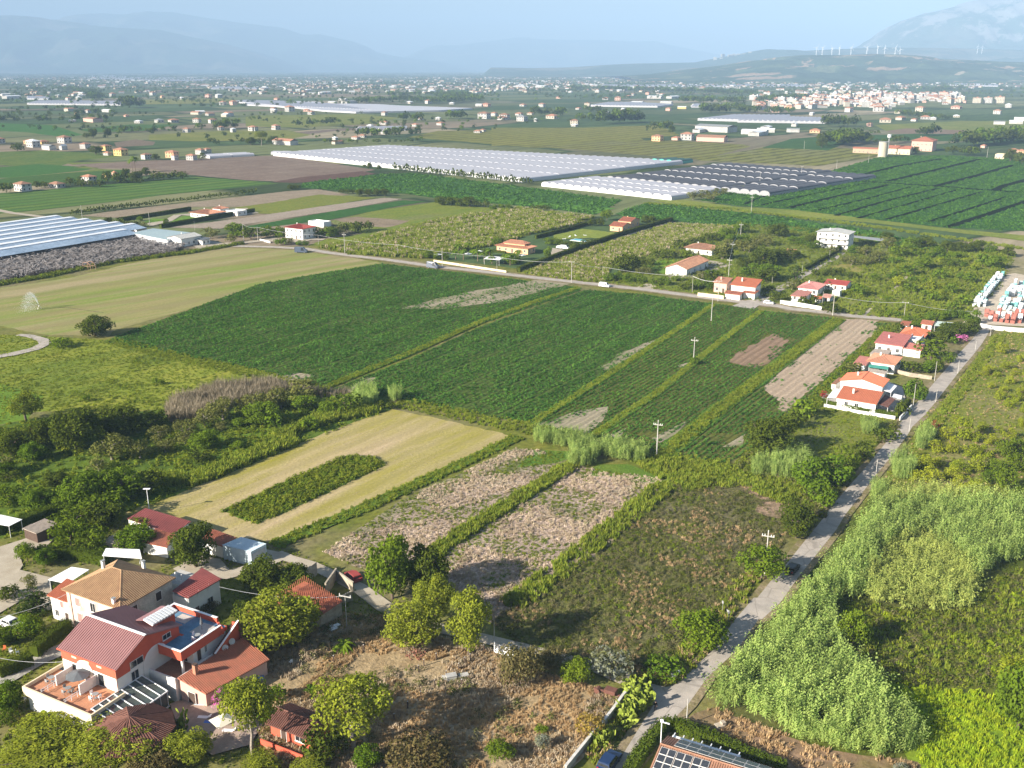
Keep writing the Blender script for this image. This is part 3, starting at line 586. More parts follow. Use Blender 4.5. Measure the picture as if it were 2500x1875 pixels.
def inpoly(P,poly):
    x,y=P[:,0],P[:,1];c=np.zeros(len(P),bool);n=len(poly);j=n-1
    for i in range(n):
        xi,yi=poly[i][0],poly[i][1];xj,yj=poly[j][0],poly[j][1]
        c ^= ((yi>y) != (yj>y)) & (x<(xj-xi)*(y-yi)/((yj-yi) or 1e-9)+xi);j=i
    return c
def scatter_pts(poly,dens,r,avoid=()):
    a=np.array([(p[0],p[1]) for p in poly]);lo,hi=a.min(0),a.max(0);n=int((hi-lo).prod()*dens)
    P=r.uniform(lo,hi,(n,2));P=P[inpoly(P,poly)]
    for av in avoid:P=P[~inpoly(P,av)]
    return P
def row_pts(poly,ang,gap,step,r,jit=.15):
    a=np.array([(p[0],p[1]) for p in poly]);c,s=math.cos(ang),math.sin(ang);Rm=np.array([[c,s],[-s,c]])
    b=a@Rm.T;lo,hi=b.min(0),b.max(0);X,Y=np.meshgrid(np.arange(lo[0],hi[0],step),np.arange(lo[1],hi[1],gap))
    Q=np.stack([X.ravel(),Y.ravel()],1);Q+=r.normal(size=Q.shape)*jit;P=Q@Rm
    return P[inpoly(P,poly)]
def fill(kind,poly,gap,h,w,lod=1,group=None,look=None,jit=.3,row=None,r=RNG):
    P=row_pts(poly,DIR1 if row is None else row,gap,gap,r,gap*jit)
    for p in P:plant(kind,(p[0],p[1],0),h*r.uniform(.75,1.25),w*r.uniform(.8,1.2),lod,None,group,look)
# ---- small plants set in thousands as instances
_pc={}
def protos(key):
    if key in _pc:return _pc[key]
    c=bpy.data.collections.new('plants_'+key);r=np.random.default_rng(abs(hash_(key)))
    for i in range(4):
        V=Q=None;mt=None
        if key in ('crop','weed','bramble','crop_far'):
            n,rr,hh,sz,mt={'crop':(26,.42,.55,.17,'crop_leaves'),'crop_far':(16,.8,.7,.3,'crop_leaves'),'weed':(34,.55,.7,.15,'weed_leaves'),'bramble':(42,.8,.8,.15,'bramble')}[key]
            d=_unit(n,r);d[:,2]=abs(d[:,2]);P=d*np.array([rr,rr,hh])*r.uniform(.5,1,(n,1));N=d*.5+_unit(n,r)*.4+np.array([0,0,.4]);N /= np.linalg.norm(N,axis=1)[:,None]
            V,Q=leaf_quads(P,N,sz,r)
        elif key in ('grass','dry','bright','strawtuft','dryreed'):
            n,rr,hh,wd,mt={'grass':(26,.30,.55,.05,'grass_blades'),'dry':(30,.32,.6,.045,'dry_blades'),'bright':(30,.35,.75,.06,'bright_blades'),'strawtuft':(22,.3,.5,.045,'straw'),'dryreed':(22,.5,2.6,.05,'dry_reed')}[key]
            b=r.uniform(-rr,rr,(n,3));b[:,2]=0;a=r.uniform(0,6.28,n);ln=hh*r.uniform(.6,1.2,n)
            ben=r.uniform(.15,.6,n)*ln*.7;D=np.stack([np.cos(a),np.sin(a),0*a],1);S_=np.stack([-np.sin(a),np.cos(a),0*a],1)*wd
            mid=b+D*ben[:,None]*.35;mid[:,2]=ln*.6;tip=b+D*ben[:,None];tip[:,2]=ln*.95
            V=np.stack([b-S_,b+S_,mid+S_*.9,mid-S_*.9,tip+S_*.25,tip-S_*.25],1).reshape(-1,3);k=np.arange(n)*6
            Q=np.concatenate([np.stack([k,k+1,k+2,k+3],1),np.stack([k+3,k+2,k+4,k+5],1)])
        elif key in ('reed','yreed','fallreed'):
            mt={'reed':'reed_leaves','yreed':'yellow_reed','fallreed':'yellow_reed'}[key];vs,qs=[],[];nb_=0
            for cnn in range(7):
                bx,by=r.uniform(-.55,.55,2);a=r.uniform(0,6.28);hh=r.uniform(2.9,4.6);ln=hh*r.uniform(.05,.25)
                if key=='fallreed':ln=hh*r.uniform(.5,.9)
                for j in range(15):
                    t=.22+.78*j/14;la=a+(j % 2)*math.pi+r.uniform(-.7,.7);ll=r.uniform(.5,.85)*(1.1-.45*t);bend=ln*t*t
                    s0=np.array([bx+math.cos(a)*bend,by+math.sin(a)*bend,hh*t*(1 if key != 'fallreed' else .6)])
                    d=np.array([math.cos(la),math.sin(la),0]);sd=np.array([-math.sin(la),math.cos(la),0])*.085
                    m_=s0+d*ll*.45+np.array([0,0,ll*.32]);e_=s0+d*ll+np.array([0,0,-ll*.05])
                    vs+=[s0-sd*.5,s0+sd*.5,m_+sd,m_-sd,e_];qs+=[(nb_,nb_+1,nb_+2,nb_+3),(nb_+3,nb_+2,nb_+4,nb_+4)];nb_+=5
            me=bpy.data.meshes.new(key);me.from_pydata([tuple(v) for v in vs],[],[q if q[2] != q[3] else q[:3] for q in qs]);me.materials.append(TM[mt]);me.update()
            c.objects.link(bpy.data.objects.new(key,me));continue
        elif key=='pad':                               # prickly pear
            mt='cactus_green';m_=MB()
            for _ in range(16):
                p=Vector(r.uniform(-.6,.6,3));p.z=r.uniform(.2,1.5);n_=Vector(_unit(1,r)[0]);n_.z *= .3;n_.normalize();u_=n_.orthogonal().normalized();w_=n_.cross(u_)
                ring=[p+u_*(.22*math.cos(t))+w_*(.3*math.sin(t)) for t in [q*math.pi/3 for q in range(6)]]
                m_.add([p+n_*.05]+ring+[p-n_*.05],[(0,q+1,(q+1) % 6+1) for q in range(6)]+[(7,(q+1) % 6+1,q+1) for q in range(6)])
            me=bpy.data.meshes.new(key);me.from_pydata(m_.v,[],m_.f);me.materials.append(TM[mt]);me.update()
            c.objects.link(bpy.data.objects.new(key,me));continue
        elif key=='clods':
            mt='clod';m_=MB()
            for _ in range(7):
                p=Vector(r.uniform(-.5,.5,3));p.z=.02;s_=r.uniform(.07,.2);q=[Vector(v)*s_ for v in ((1,0,0),(.3,1,0),(-.9,.6,0),(-.7,-.7,0),(.4,-.9,0))];top=Vector((r.uniform(-.3,.3),r.uniform(-.3,.3),r.uniform(.5,1)))*s_
                m_.add([p+v for v in q]+[p+top],[(j,(j+1) % 5,5) for j in range(5)])
            me=bpy.data.meshes.new(key);me.from_pydata(m_.v,[],m_.f);me.materials.append(TM[mt]);me.update()
            c.objects.link(bpy.data.objects.new(key,me));continue
        c.objects.link(bpy.data.objects.new(key,np_mesh(key,V,Q,TM[mt])))
    _pc[key]=c;return c
_gt={}
def gtree(key):
    if key in _gt:return _gt[key]
    ng=bpy.data.node_groups.new('set_out_'+key,'GeometryNodeTree')
    ng.interface.new_socket('Geometry',in_out='INPUT',socket_type='NodeSocketGeometry');ng.interface.new_socket('Geometry',in_out='OUTPUT',socket_type='NodeSocketGeometry')
    N=ng.nodes;L=ng.links;gi=N.new('NodeGroupInput');go=N.new('NodeGroupOutput');ip=N.new('GeometryNodeInstanceOnPoints');ci=N.new('GeometryNodeCollectionInfo')
    ci.inputs['Collection'].default_value=protos(key);ci.inputs['Separate Children'].default_value=True;ci.inputs['Reset Children'].default_value=True
    L.new(gi.outputs[0],ip.inputs['Points']);L.new(ci.outputs[0],ip.inputs['Instance']);ip.inputs['Pick Instance'].default_value=True
    for nme,typ,sock in (('rot','FLOAT_VECTOR','Rotation'),('size','FLOAT_VECTOR','Scale'),('pick','INT','Instance Index')):
        a=N.new('GeometryNodeInputNamedAttribute');a.data_type=typ;a.inputs['Name'].default_value=nme;L.new(a.outputs[0],ip.inputs[sock])
    L.new(ip.outputs[0],go.inputs[0]);_gt[key]=ng;return ng
NINST=[0]
def sow(name,key,P,smin=.8,smax=1.25,tilt=.1,hs=1.0,label=None,cat=None,group=None,z=0.0,r=RNG,kind='stuff',parent=None):
    """plants of one kind standing at the points P"""
    if len(P)==0:return None
    n=len(P);NINST[0]+=n
    me=bpy.data.meshes.new(name);me.vertices.add(n)
    co=np.zeros((n,3),np.float32);co[:,:2]=P[:,:2];co[:,2]=z;me.vertices.foreach_set('co',co.ravel())
    a=me.attributes.new('rot','FLOAT_VECTOR','POINT');rt=r.normal(size=(n,3))*tilt;rt[:,2]=r.uniform(0,6.28,n);a.data.foreach_set('vector',rt.astype(np.float32).ravel())
    a=me.attributes.new('size','FLOAT_VECTOR','POINT');s=r.uniform(smin,smax,n)[:,None]*np.array([1,1,hs]);a.data.foreach_set('vector',s.astype(np.float32).ravel())
    a=me.attributes.new('pick','INT','POINT');a.data.foreach_set('value',r.integers(0,4,n).astype(np.int32))
    o=bpy.data.objects.new(name,me);link(o,parent);md=o.modifiers.new('plants','NODES');md.node_group=gtree(key)
    tag(o,label,cat,group,kind);return o
# ---------------------------------------------------------------- ground cover
def ns(P,sc_=.03,thr=.5,seed=0,inv=False):
    """keep the points where a slow noise is above thr: gives patches"""
    k=np.array([mnoise.fractal(Vector((p[0]*sc_+seed,p[1]*sc_,seed)),1,2,4)*.5+.5 for p in P]) if len(P) else np.zeros(0)
    return P[(k<thr) if inv else (k>thr)]
bare=[pts('B4',-20,270,280,110,400,160,300,300,150,375,-60,330),FP['sand']]
barep=[pts(*c) for c in (('F',870,665,1000,632,1190,600,1235,612,1100,650,960,668),('B2',270,440,420,410,540,430,480,480,330,470),('B2',780,520,900,445,980,450,880,520,1000,570,860,545),('F',1300,795,1340,762,1420,732,1425,745,1360,775,1320,800),('B3',350,800,480,780,880,670,900,700,740,880,680,890),('B3',1180,920,1350,850,1500,780,1400,900,1230,950),('B3',1740,950,1960,880,1940,980,1800,990))]
def thin(P,polys,keep=.25):
    m=np.zeros(len(P),bool)
    J=P+np.array([[mnoise.noise(Vector((p[0]*.11,p[1]*.11,3))),mnoise.noise(Vector((p[0]*.11,p[1]*.11,9)))] for p in P])*7+RNG.normal(size=P.shape)*.9 if len(P) else P
    for q in polys:m |= inpoly(J,q)
    return P[~m | (RNG.uniform(size=len(P))<keep)]
def tracks(P,per=11.8,w=.9,rag=1.0):
    v=P@np.array([-math.sin(D_R),math.cos(D_R)]);k=np.array([mnoise.noise(Vector((p[0]*.05,p[1]*.05,5))) for p in P]);return P[((v % per)>w) & (RNG.uniform(size=len(P))>.12+.5*np.clip(k*2-.25,0,1)*rag)]
sow('root_crop','crop',tracks(thin(row_pts(FP['soyA'],D_R,.98,.8,RNG,.2),barep,.3)),.5,1.5,label='low dark green leafy crop filling the largest field behind the ditch',cat='crop')
sow('root_crop','crop',tracks(thin(row_pts(FP['soyB'],D_R,.98,.8,RNG,.2),barep,.3)),.5,1.5,label='low dark green leafy crop in the middle field between two grassy ditches',cat='crop')
for k,lb in (('soyC','thin green crop rows in the narrow strip with bare pale soil at its foot'),('soyD','green crop rows in the strip around the brown bare soil'),('soyE','green crop rows beside the long sandy strip')):
    sow('root_crop','crop',thin(row_pts(FP[k],D_R,1.5,.62,RNG,.2),barep+bare,.02),.6,1.3,label=lb,cat='crop')
av=[FP['road'],FP['farroad']]
# weeds on the ditch sides
def ditch(k,c,w,key,dens,lab,smin=.7,smax=1.3,hs=1,cat='weeds',name='ditch_weeds'):
    sow(name,key,scatter_pts(ribbon(pts(k,*c),w),dens,RNG),smin,smax,hs=hs,label=lab,cat=cat)
ditch('F',(703,838,790,802,890,762,1040,695,1150,655,1250,622),3.0,'grass',3.0,'light green weeds along the ditch between the two largest crop fields')
ditch('F',(1142,920,1330,800,1430,735,1540,660),2.4,'grass',3.2,'light green weeds along the ditch left of the thin strip')
ditch('F',(1270,950,1425,845,1505,780,1570,728,1645,672),2.2,'grass',3.0,'light green weeds along the ditch with the pole in it')
ditch('F',(1425,990,1560,880,1700,775,1812,690),4.6,'weed',2.0,'broad green weedy ditch left of the sandy strip')
ditch('F',(1425,990,1560,880,1700,775,1812,690),3.4,'grass',1.6,'tall grass in the broad ditch left of the sandy strip',.9,1.6,cat='grass',name='ditch_grass')
ditch('F',(590,1180,770,1105,960,1020,1120,945),3.0,'weed',1.8,'dark weedy ditch along the lower side of the hay field',.7,1.3)
ditch('F',(590,1180,770,1105,960,1020,1120,945),4.4,'grass',1.5,'tall pale grass along the lower side of the hay field',.7,1.3,cat='grass',name='ditch_grass')
ditch('F',(900,1235,960,1178,1100,1090,1240,1005),3.6,'grass',2.6,'tall green grass on the bank between the two stubble fields',1.2,2.2,cat='grass',name='ditch_grass')
ditch('F',(1100,1312,1200,1240,1300,1160,1440,1050),5,'grass',1.6,'grass edge between stubble and bramble',1.1,2.2,cat='grass',name='ditch_grass')
ditch('F',(235,735,400,775,560,810,700,848),7,'grass',1.6,'yellow green grass verge below the largest crop field',.5,1.1,cat='grass',name='field_margin')
ditch('F',(860,870,980,893,1080,915,1160,930,1280,955,1420,990,1600,1012),8,'grass',1.6,'pale green grass verge below the middle crop fields',.6,1.3,cat='grass',name='field_margin')
ditch('F',(1500,1010,1600,1015,1660,960,1760,870,1860,770,1925,705),5,'weed',1.2,'green weeds along the right end of the crop strips',.9,1.8)
ditch('F',(1390,440,1560,450,1900,492,2260,545),6,'grass',.5,'yellow green grass strip in front of the big dark field',1.2,2.4,cat='grass',name='field_margin')
# hay field, its weed strip
P=scatter_pts(FP['hay'],1.6,RNG,[FP['strip']]);sow('mown_hay','strawtuft',ns(P,.05,.5,2),.15,.4,.4,.5,label='short straw left in patches on the mown hay field',cat='straw')
P=scatter_pts(FP['strip'],3.2,RNG);sow('weeds','weed',P,.8,1.5,label='uncut strip of dense green weeds in the middle of the hay field',cat='weeds')
P=scatter_pts(FP['roughA'],4.0,RNG);sow('dry_stalks','clods',ns(P,.06,.47,3),.4,1.0,label='pale clods and dry stalks on the upper stubble field',cat='stubble')
sow('dry_stalks','strawtuft',ns(P[::2],.06,.42,3),.5,1.0,.35,label='dry straw tufts on the upper stubble field',cat='stubble');sow('weeds','weed',ns(scatter_pts(FP['roughA'],2.4,RNG),.06,.50,3,True),.4,.9,hs=.6,label='green weeds creeping into the upper stubble field',cat='weeds')
P=scatter_pts(FP['roughB'],4.0,RNG);sow('dry_stalks','clods',ns(P,.06,.46,7),.4,1.0,label='pale clods and dry stalks on the stubble field nearest the bramble',cat='stubble')
sow('dry_stalks','strawtuft',ns(P[::2],.06,.42,7),.5,1.1,.35,label='dry straw tufts on the stubble field nearest the bramble',cat='stubble');sow('weeds','weed',ns(scatter_pts(FP['roughB'],2.4,RNG),.06,.48,7,True),.4,.9,hs=.6,label='green weeds creeping into the stubble field nearest the bramble',cat='weeds')
# bramble
P=scatter_pts(FP['scrub'],2.2,RNG,av);be=pts('B3',1880,1270,2100,1280,2300,1310,2420,1400,2350,1530,2150,1530,2030,1480,2100,1400,1950,1330)
P=thin(P,[be],.12);sow('bramble','bramble',P,.4,.95,label='brown green bramble scrub between the stubble field and the road',cat='bramble')
sow('tall_grass','dry',ns(scatter_pts(FP['scrub'],1.0,RNG,av),.07,.56,4),.5,.9,label='dry grass standing among the bramble',cat='grass');sow('weeds','weed',ns(scatter_pts(FP['scrub'],.8,RNG,av),.05,.50,9),.5,1.0,label='green weeds among the bramble',cat='weeds')
up=pts('F',1430,1040,1300,955,1420,990,1600,1010,1700,1000,1740,1040,1730,1080,1690,1090,1600,1050,1500,1060)
sow('tall_grass','grass',scatter_pts(up,1.6,RNG),1.1,2.2,label='tall yellow green grass above the bramble',cat='grass');sow('weeds','weed',scatter_pts(up,.5,RNG),1,1.8,label='weeds above the bramble',cat='weeds')
# dry grass
trk=[FP['hoteltrack'],FP['junction'],FP['road']]
P=scatter_pts(FP['dry'],6.5,RNG,trk);sow('dry_grass','dry',ns(P,.08,.40,5),.35,.85,.25,label='knee high dry orange grass on the waste ground',cat='grass')
sow('dry_grass','strawtuft',ns(P[::2],.08,.50,6),.6,1.3,.25,label='paler dry grass in patches on the waste ground',cat='grass');sow('weeds','bramble',ns(scatter_pts(FP['dry'],.35,RNG,trk),.08,.56,8),.7,1.3,label='low brown weeds on the waste ground',cat='weeds')
hz9=pts('A1',-80,60,800,60,1400,100,1860,230)+pts('A2',500,330,640,420,900,640,900,700,640,760,300,800,0,1100)+pts('A1',1600,1150,1860,1250,1860,1900,-80,1900)
P=scatter_pts(hz9,1.5,RNG,[FP[k] for k in ('y1','y2','y3','hoteltrack','hay')]);sow('garden_grass','grass',ns(P,.05,.4,12),.3,.75,label='short grass in the gardens around the guest house',cat='grass');sow('weeds','weed',ns(P[::5]+.3,.06,.52,14),.4,1.0,label='low plants in the gardens around the guest house',cat='weeds')
# left meadow and garden
P=scatter_pts(FP['leftmeadow'],1.0,RNG);sow('meadow_grass','grass',P,.4,.9,.15,.7,label='bright green rough meadow behind the willow',cat='grass');sow('weeds','weed',ns(scatter_pts(FP['leftmeadow'],.35,RNG),.04,.55,2),.6,1.3,label='darker weeds in the rough meadow',cat='weeds')
P=scatter_pts(FP['gardenstrip'],1.2,RNG);sow('meadow_grass','grass',P,.5,1.0,.15,label='grass under the young trees left of the hay field',cat='grass');sow('weeds','weed',P[::3]+.3,.6,1.2,label='weeds under the young trees left of the hay field',cat='weeds')
P=scatter_pts(FP['leftgarden'],.35,RNG);sow('weeds','weed',P,.8,1.8,label='undergrowth among the dark trees at left',cat='weeds')
sow('dry_reeds','dryreed',scatter_pts(pts('B1',1290,740,1320,650,1700,530,2100,500,2230,570,1950,640,1600,740,1500,800,1330,800),1.1,RNG),.9,1.4,.06,label='grey brown dead reeds behind the row of olive trees',cat='reeds')
sow('dry_reeds','dryreed',scatter_pts(pts('B2',0,520,150,480,600,560,800,560,830,620,560,600,350,560,100,620),.7,RNG),.6,1.0,.06,label='dead reeds beside the corner of the hay field',cat='reeds')
sow('tall_grass','grass',scatter_pts(ribbon(pts('B1',1080,1250,1500,1250,1800,1120,2212,960)+pts('B2',300,880,600,780,1000,700),5.5),2.6,RNG),1.6,3.2,.1,label='dark hedge of tall grass along the upper side of the hay field',cat='grass')
# reeds
rg=FP['reedground'];inner=pts('A4',600,640,760,560,1150,640,1300,660,1500,620,1560,420,1700,340,2100,300,2100,1700,1240,1500,1000,1280,840,1110,780,980,640,880)
edge=pts('A4',1250,650,1500,620,1580,560,1520,420,1400,300,1200,180,1000,230,860,420,760,520,900,600)
bank=[FP['bank'],FP['road']]
reedzone=pts('A4',790,130,660,330,560,460,400,620,250,760,140,895,65,975)+pts('A3',1770,870,1610,1040,1490,1140,1430,1210,1430,1290)+pts('A4',60,1290,300,1420,480,1590,720,1640,900,1600,1180,1560,1170,1470,960,1240,780,1050,640,880,600,640,760,560,1000,620,1300,650,1500,620,1560,420,1700,340,2100,300)+pts('B4',2400,1500,2212,1450,1900,1410,1700,1395,1400,1375,1220,1385,1110,1480,1040,1560,960,1680)
P=scatter_pts(reedzone,.95,RNG,bank);q=inpoly(P,edge);top=np.array([toP((p[0],p[1],0))[1] for p in P])<1250
sow('reeds','reed',P[~q & ~top],.65,1.3,.1,label='dense pale green giant reeds right of the road',cat='reeds');sow('reeds','yreed',P[~q & top][::1],.6,1.2,.1,label='yellow green giant reeds in front of the orchard',cat='reeds')
sow('reeds','yreed',P[q][::2],.7,1.0,.1,label='yellow green reeds at the inner edge of the reed bed',cat='reeds');sow('reeds','fallreed',P[q][1::2],.9,1.25,.2,label='reeds flattened by wind at the inner edge of the reed bed',cat='reeds')
iz=pts('A4',610,640,760,590,1150,650,1500,640,1700,400,2100,330,2100,1180,1650,1140,1300,1140,900,1120,760,950,640,860)
sow('undergrowth','weed',scatter_pts(iz,2.2,RNG),.5,1.2,label='dark green undergrowth inside the reed bed',cat='undergrowth');sow('undergrowth','bramble',scatter_pts(iz,1.1,RNG),.5,1.2,label='brownish undergrowth inside the reed bed',cat='undergrowth')
sow('tall_grass','grass',scatter_pts(iz,.35,RNG),1.0,1.9,label='tall grass stalks inside the reed bed',cat='grass')
P=scatter_pts(iz,1.6,RNG);sow('bright_grass','bright',ns(P,.07,.55,22),.4,.9,label='lighter green patches inside the reed bed',cat='grass')
bz=pts('A4',860,1120,1300,1150,1700,1190,2100,1250,2100,1900,1200,1900,1180,1560,1100,1400,960,1240)
sow('bright_grass','bright',scatter_pts(bz,3.2,RNG),.5,1.1,.15,label='bright yellow green grass in the lower right corner',cat='grass')
P=scatter_pts(FP['bank'],1.6,RNG);sow('dry_grass','dry',ns(P,.1,.45,1),.6,1.2,label='dry grass on the earth bank below the reeds',cat='grass')
for k,c,nm_ in (('B4',(1190,1250,1200,1130,1290,1070,1390,1160,1340,1260),'beside the bend of the narrow road'),('B4',(1380,1010,1390,910,1450,870,1510,910,1460,1020),'at the roadside across from the dark hedge'),('B4',(1040,1400,1050,1300,1130,1280,1160,1370),'at the upper corner of the reed bed'),
                  ('B4',(260,1230,270,1060,400,1030,560,1100,540,1220,400,1250),'in the grass left of the road'),('B4',(110,1220,120,1110,220,1110,230,1220),'small, beside the dark tree'),('B4',(960,900,970,830,1080,830,1080,910),'small round, on the lawn by the white wall'),
                  ('B3',(600,1140,620,1010,800,980,850,1080,750,1150),'dark clump where the two stubble fields meet'),('B3',(340,960,350,900,740,940,760,1000,600,1010),'behind the upper stubble field'),('B3',(840,1070,860,990,1150,1020,1220,1090,1150,1120),'behind the stubble field nearest the bramble'),('B2',(830,660,850,570,980,560,1030,640,950,690),'beside the corner of the hay field'),('B2',(1110,650,1120,590,1200,590,1200,650),'tiny, where the ditch meets the hay field')):
    p=pts(k,*c);sow('reed_clump','reed' if 'yellow' not in nm_ else 'yreed',scatter_pts(p,1.3,RNG),.65,.95,.08,label='clump of green reeds '+nm_,cat='reeds',group='clumps of reeds')
# orchard meadow, roadside, plots
P=scatter_pts(FP['orchard'],.9,RNG,av);sow('meadow_grass','grass',P[1::2],.5,1.1,.15,label='green grass in the orchard right of the road',cat='grass');sow('meadow_grass','dry',P[::3],.4,.9,.15,label='thin grass in the orchard right of the road',cat='grass');sow('weeds','weed',ns(P[::2],.05,.5,3),.4,1.0,label='low brown weeds in the orchard',cat='weeds')
P=scatter_pts(ribbon([p+Vector((3.4,-1.6,0)) for p in pts('B4',1350,830,1450,735,1530,640,1650,485,1720,395,1800,300,1880,200,1930,120)],3.4),1.8,RNG,av);sow('roadside_grass','grass',P,.8,1.5,label='tall grass along the right side of the narrow road',cat='grass');sow('weeds','weed',P[::3]+.4,.7,1.3,label='weeds along the right side of the narrow road',cat='weeds')
P=scatter_pts(FP['housegrass'],1.2,RNG,av);sow('meadow_grass','grass',P,.4,.9,label='grass plot between the white garden wall and the dark hedge',cat='grass');sow('weeds','weed',ns(P[::3]+.2,.06,.5,6),.5,1.1,label='weeds on the plot below the white garden wall',cat='weeds')
P=scatter_pts(pts('B4',400,1010,520,1060,700,1150,1000,1020,1230,850,1240,800,1150,830,1030,990,900,1150,720,1430,560,1643,500,1643,560,1500,440,1300,300,1260,100,1250,0,1150,60,1060),.9,RNG,av)
sow('weeds','weed',P,.8,1.9,label='dense bushy weeds along the left side of the narrow road',cat='weeds');sow('weeds','bramble',P[::2]+.5,1.2,2.2,label='bramble along the left side of the narrow road',cat='bramble')
for c,w,lab in ((('A3',720,1659,880,1420,980,1280),3,'between the low wall and the road'),(('A3',960,1140,1240,1080,1440,840,1600,620,1760,420),4,'along the bramble side of the road')):
    P=scatter_pts(ribbon([p+Vector((-1.5,.6,0)) for p in pts(*c)],w),1.6,RNG,trk);sow('roadside_grass','grass',P,.9,1.7,label='green grass '+lab,cat='grass');sow('roadside_grass','dry',P[::2]+.3,.8,1.4,label='dry grass '+lab,cat='grass')
P=scatter_pts(FP['tallgrass'],.55,RNG,av);sow('tall_grass','grass',P,1.4,2.4,.15,label='tall yellow grass on the long plot beside the clipped hedge',cat='grass');sow('tall_grass','strawtuft',P[::2]+.4,1.4,2.6,.15,label='dry seed heads on the long plot beside the clipped hedge',cat='grass')
P=row_pts(FP['corn'],D_M-.02,1.6,1.3,RNG,.3);v_=P@np.array([-math.sin(D_M-.02),math.cos(D_M-.02)]);P=P[((v_+6*np.sin(v_*.02)) % 13)>3.0];sow('corn_tassels','strawtuft',P[::5]+.3,2.6,4.2,.08,label='pale tassels over the standing corn',cat='corn');sow('corn','grass',P,2.2,3.6,.08,label='olive green standing corn in long bands behind the road',cat='corn')
P=scatter_pts(FP['grassland'],.3,RNG,av);sow('tall_grass','grass',P,1.2,2.4,label='olive green rough grassland left of the crate yard',cat='grass');sow('weeds','weed',ns(P,.03,.5,5),1.3,2.6,label='weeds in the rough grassland left of the crate yard',cat='weeds')
P=scatter_pts(FP['gardens'],.22,RNG,av+[FP['tallgrass'],FP['grassland']]);sow('weeds','weed',P,1,2.2,label='undergrowth among the houses behind the far road',cat='weeds')
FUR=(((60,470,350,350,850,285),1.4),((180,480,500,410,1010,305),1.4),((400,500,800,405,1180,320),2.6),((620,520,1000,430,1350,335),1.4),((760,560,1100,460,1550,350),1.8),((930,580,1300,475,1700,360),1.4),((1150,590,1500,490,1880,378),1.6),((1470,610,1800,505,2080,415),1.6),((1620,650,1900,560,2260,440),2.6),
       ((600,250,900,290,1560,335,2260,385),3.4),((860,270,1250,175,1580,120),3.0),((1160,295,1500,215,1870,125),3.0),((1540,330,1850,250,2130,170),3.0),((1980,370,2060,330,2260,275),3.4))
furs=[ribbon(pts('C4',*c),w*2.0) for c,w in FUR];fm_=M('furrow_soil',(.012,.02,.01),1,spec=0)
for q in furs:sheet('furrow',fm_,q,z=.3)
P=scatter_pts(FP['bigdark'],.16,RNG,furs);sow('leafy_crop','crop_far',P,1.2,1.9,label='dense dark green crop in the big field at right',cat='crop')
P=np.concatenate([scatter_pts(FP['darkA'],.09,RNG),scatter_pts(FP['darkB'],.12,RNG)]);sow('leafy_crop','crop_far',P,1.3,2.4,label='dark green crop between the greenhouses and the houses',cat='crop')
ditch('F',(-60,625,100,598,240,568,400,548,520,527),5,'weed',1.2,'dark weeds between the old nursery and the mown field',1.4,2.6)
# ---------------------------------------------------------------- building helpers
white=M('white_plaster',(.74,.73,.70),.85,var=.10,scale=.8);cream=M('cream_plaster',(.72,.60,.42),.85,var=.12,scale=.7);oldwall=M('old_plaster',(.66,.60,.52),.9,var=.42,scale=.45)
redwall=M('red_plaster',(.58,.115,.065),.85,var=.14,scale=.6);pinkwall=M('pink_plaster',(.66,.42,.34),.85,var=.12);yellowwall=M('yellow_plaster',(.70,.50,.20),.85,var=.12);greywall=M('grey_render',(.42,.41,.39),.9,var=.25);stonewall=M('stone_wall',(.45,.38,.29),.95,var=.35,scale=1.2,bump=.05)
peach=M('peach_plaster',(.72,.45,.26),.85,var=.1);terra_floor=M('terracotta_floor',(.52,.24,.13),.8,var=.25,scale=.9);dark_glass=M('dark_glass',(.03,.035,.04),.12,var=.3,spec=.6);glass_roofmat=M('glass_roof',(.10,.12,.11),.1,var=.3,spec=.7)
tile_old=M('old_roof_tiles',(.40,.255,.14),.9,var=.35,scale=1.1,col2=(.30,.18,.10));tile_orange=M('orange_roof_tiles',(.46,.15,.08),.85,var=.22,scale=.8,col2=(.40,.13,.07));tile_red=M('red_roof_tiles',(.44,.15,.09),.9,var=.3,scale=.9,col2=(.32,.13,.08));tile_brown=M('brown_roof_tiles',(.36,.19,.12),.9,var=.3,scale=.6)
tile_light=M('light_roof_tiles',(.45,.21,.13),.9,var=.3,scale=.7,col2=(.40,.20,.13));tile_dark=M('dark_roof_tiles',(.17,.075,.055),.85,var=.3,scale=.8);maroon=M('maroon_sheet',(.27,.075,.065),.55,var=.2,scale=.5);pink_metal=M('pinkish_sheet',(.30,.15,.145),.42,var=.15,scale=.4,spec=.5);red_metal=M('red_sheet',(.45,.09,.07),.5,var=.2)
rusty=M('rusty_sheet',(.46,.145,.075),.8,var=.4,scale=.7,col2=(.24,.085,.05));grey_sheet=M('grey_sheet',(.30,.31,.31),.6,var=.2);blue_sheet=M('pale_blue_sheet',(.52,.62,.68),.5,var=.12);asbestos=M('fibre_cement',(.50,.42,.35),.9,var=.3);blue_mem=M('blue_grey_deck',(.12,.27,.40),.75,var=.35,scale=.6);white_paint=M('white_paint',(.8,.8,.8),.5,var=.06)
concrete=M('concrete',(.50,.48,.44),.9,var=.25,scale=.8);wood_dark=M('dark_wood',(.10,.065,.05),.8,var=.3);shutter_pink=M('faded_shutter',(.55,.25,.22),.8,var=.2);shutter_brown=M('brown_shutter',(.07,.045,.04),.7,var=.2);green_sheet=M('green_cover',(.07,.36,.28),.6,var=.2);metal=M('galvanised',(.55,.55,.55),.4,.5,var=.15);grey_cloth=M('grey_cloth',(.12,.13,.14),.9,var=.15);cream_cloth=M('cream_cloth',(.75,.68,.52),.9,var=.1);black=M('black_rubber',(.015,.015,.015),.7);blue_plastic=M('blue_plastic',(.04,.18,.55),.5);pool_water=M('pool_water',(.05,.42,.50),.08,var=.2,spec=.6)
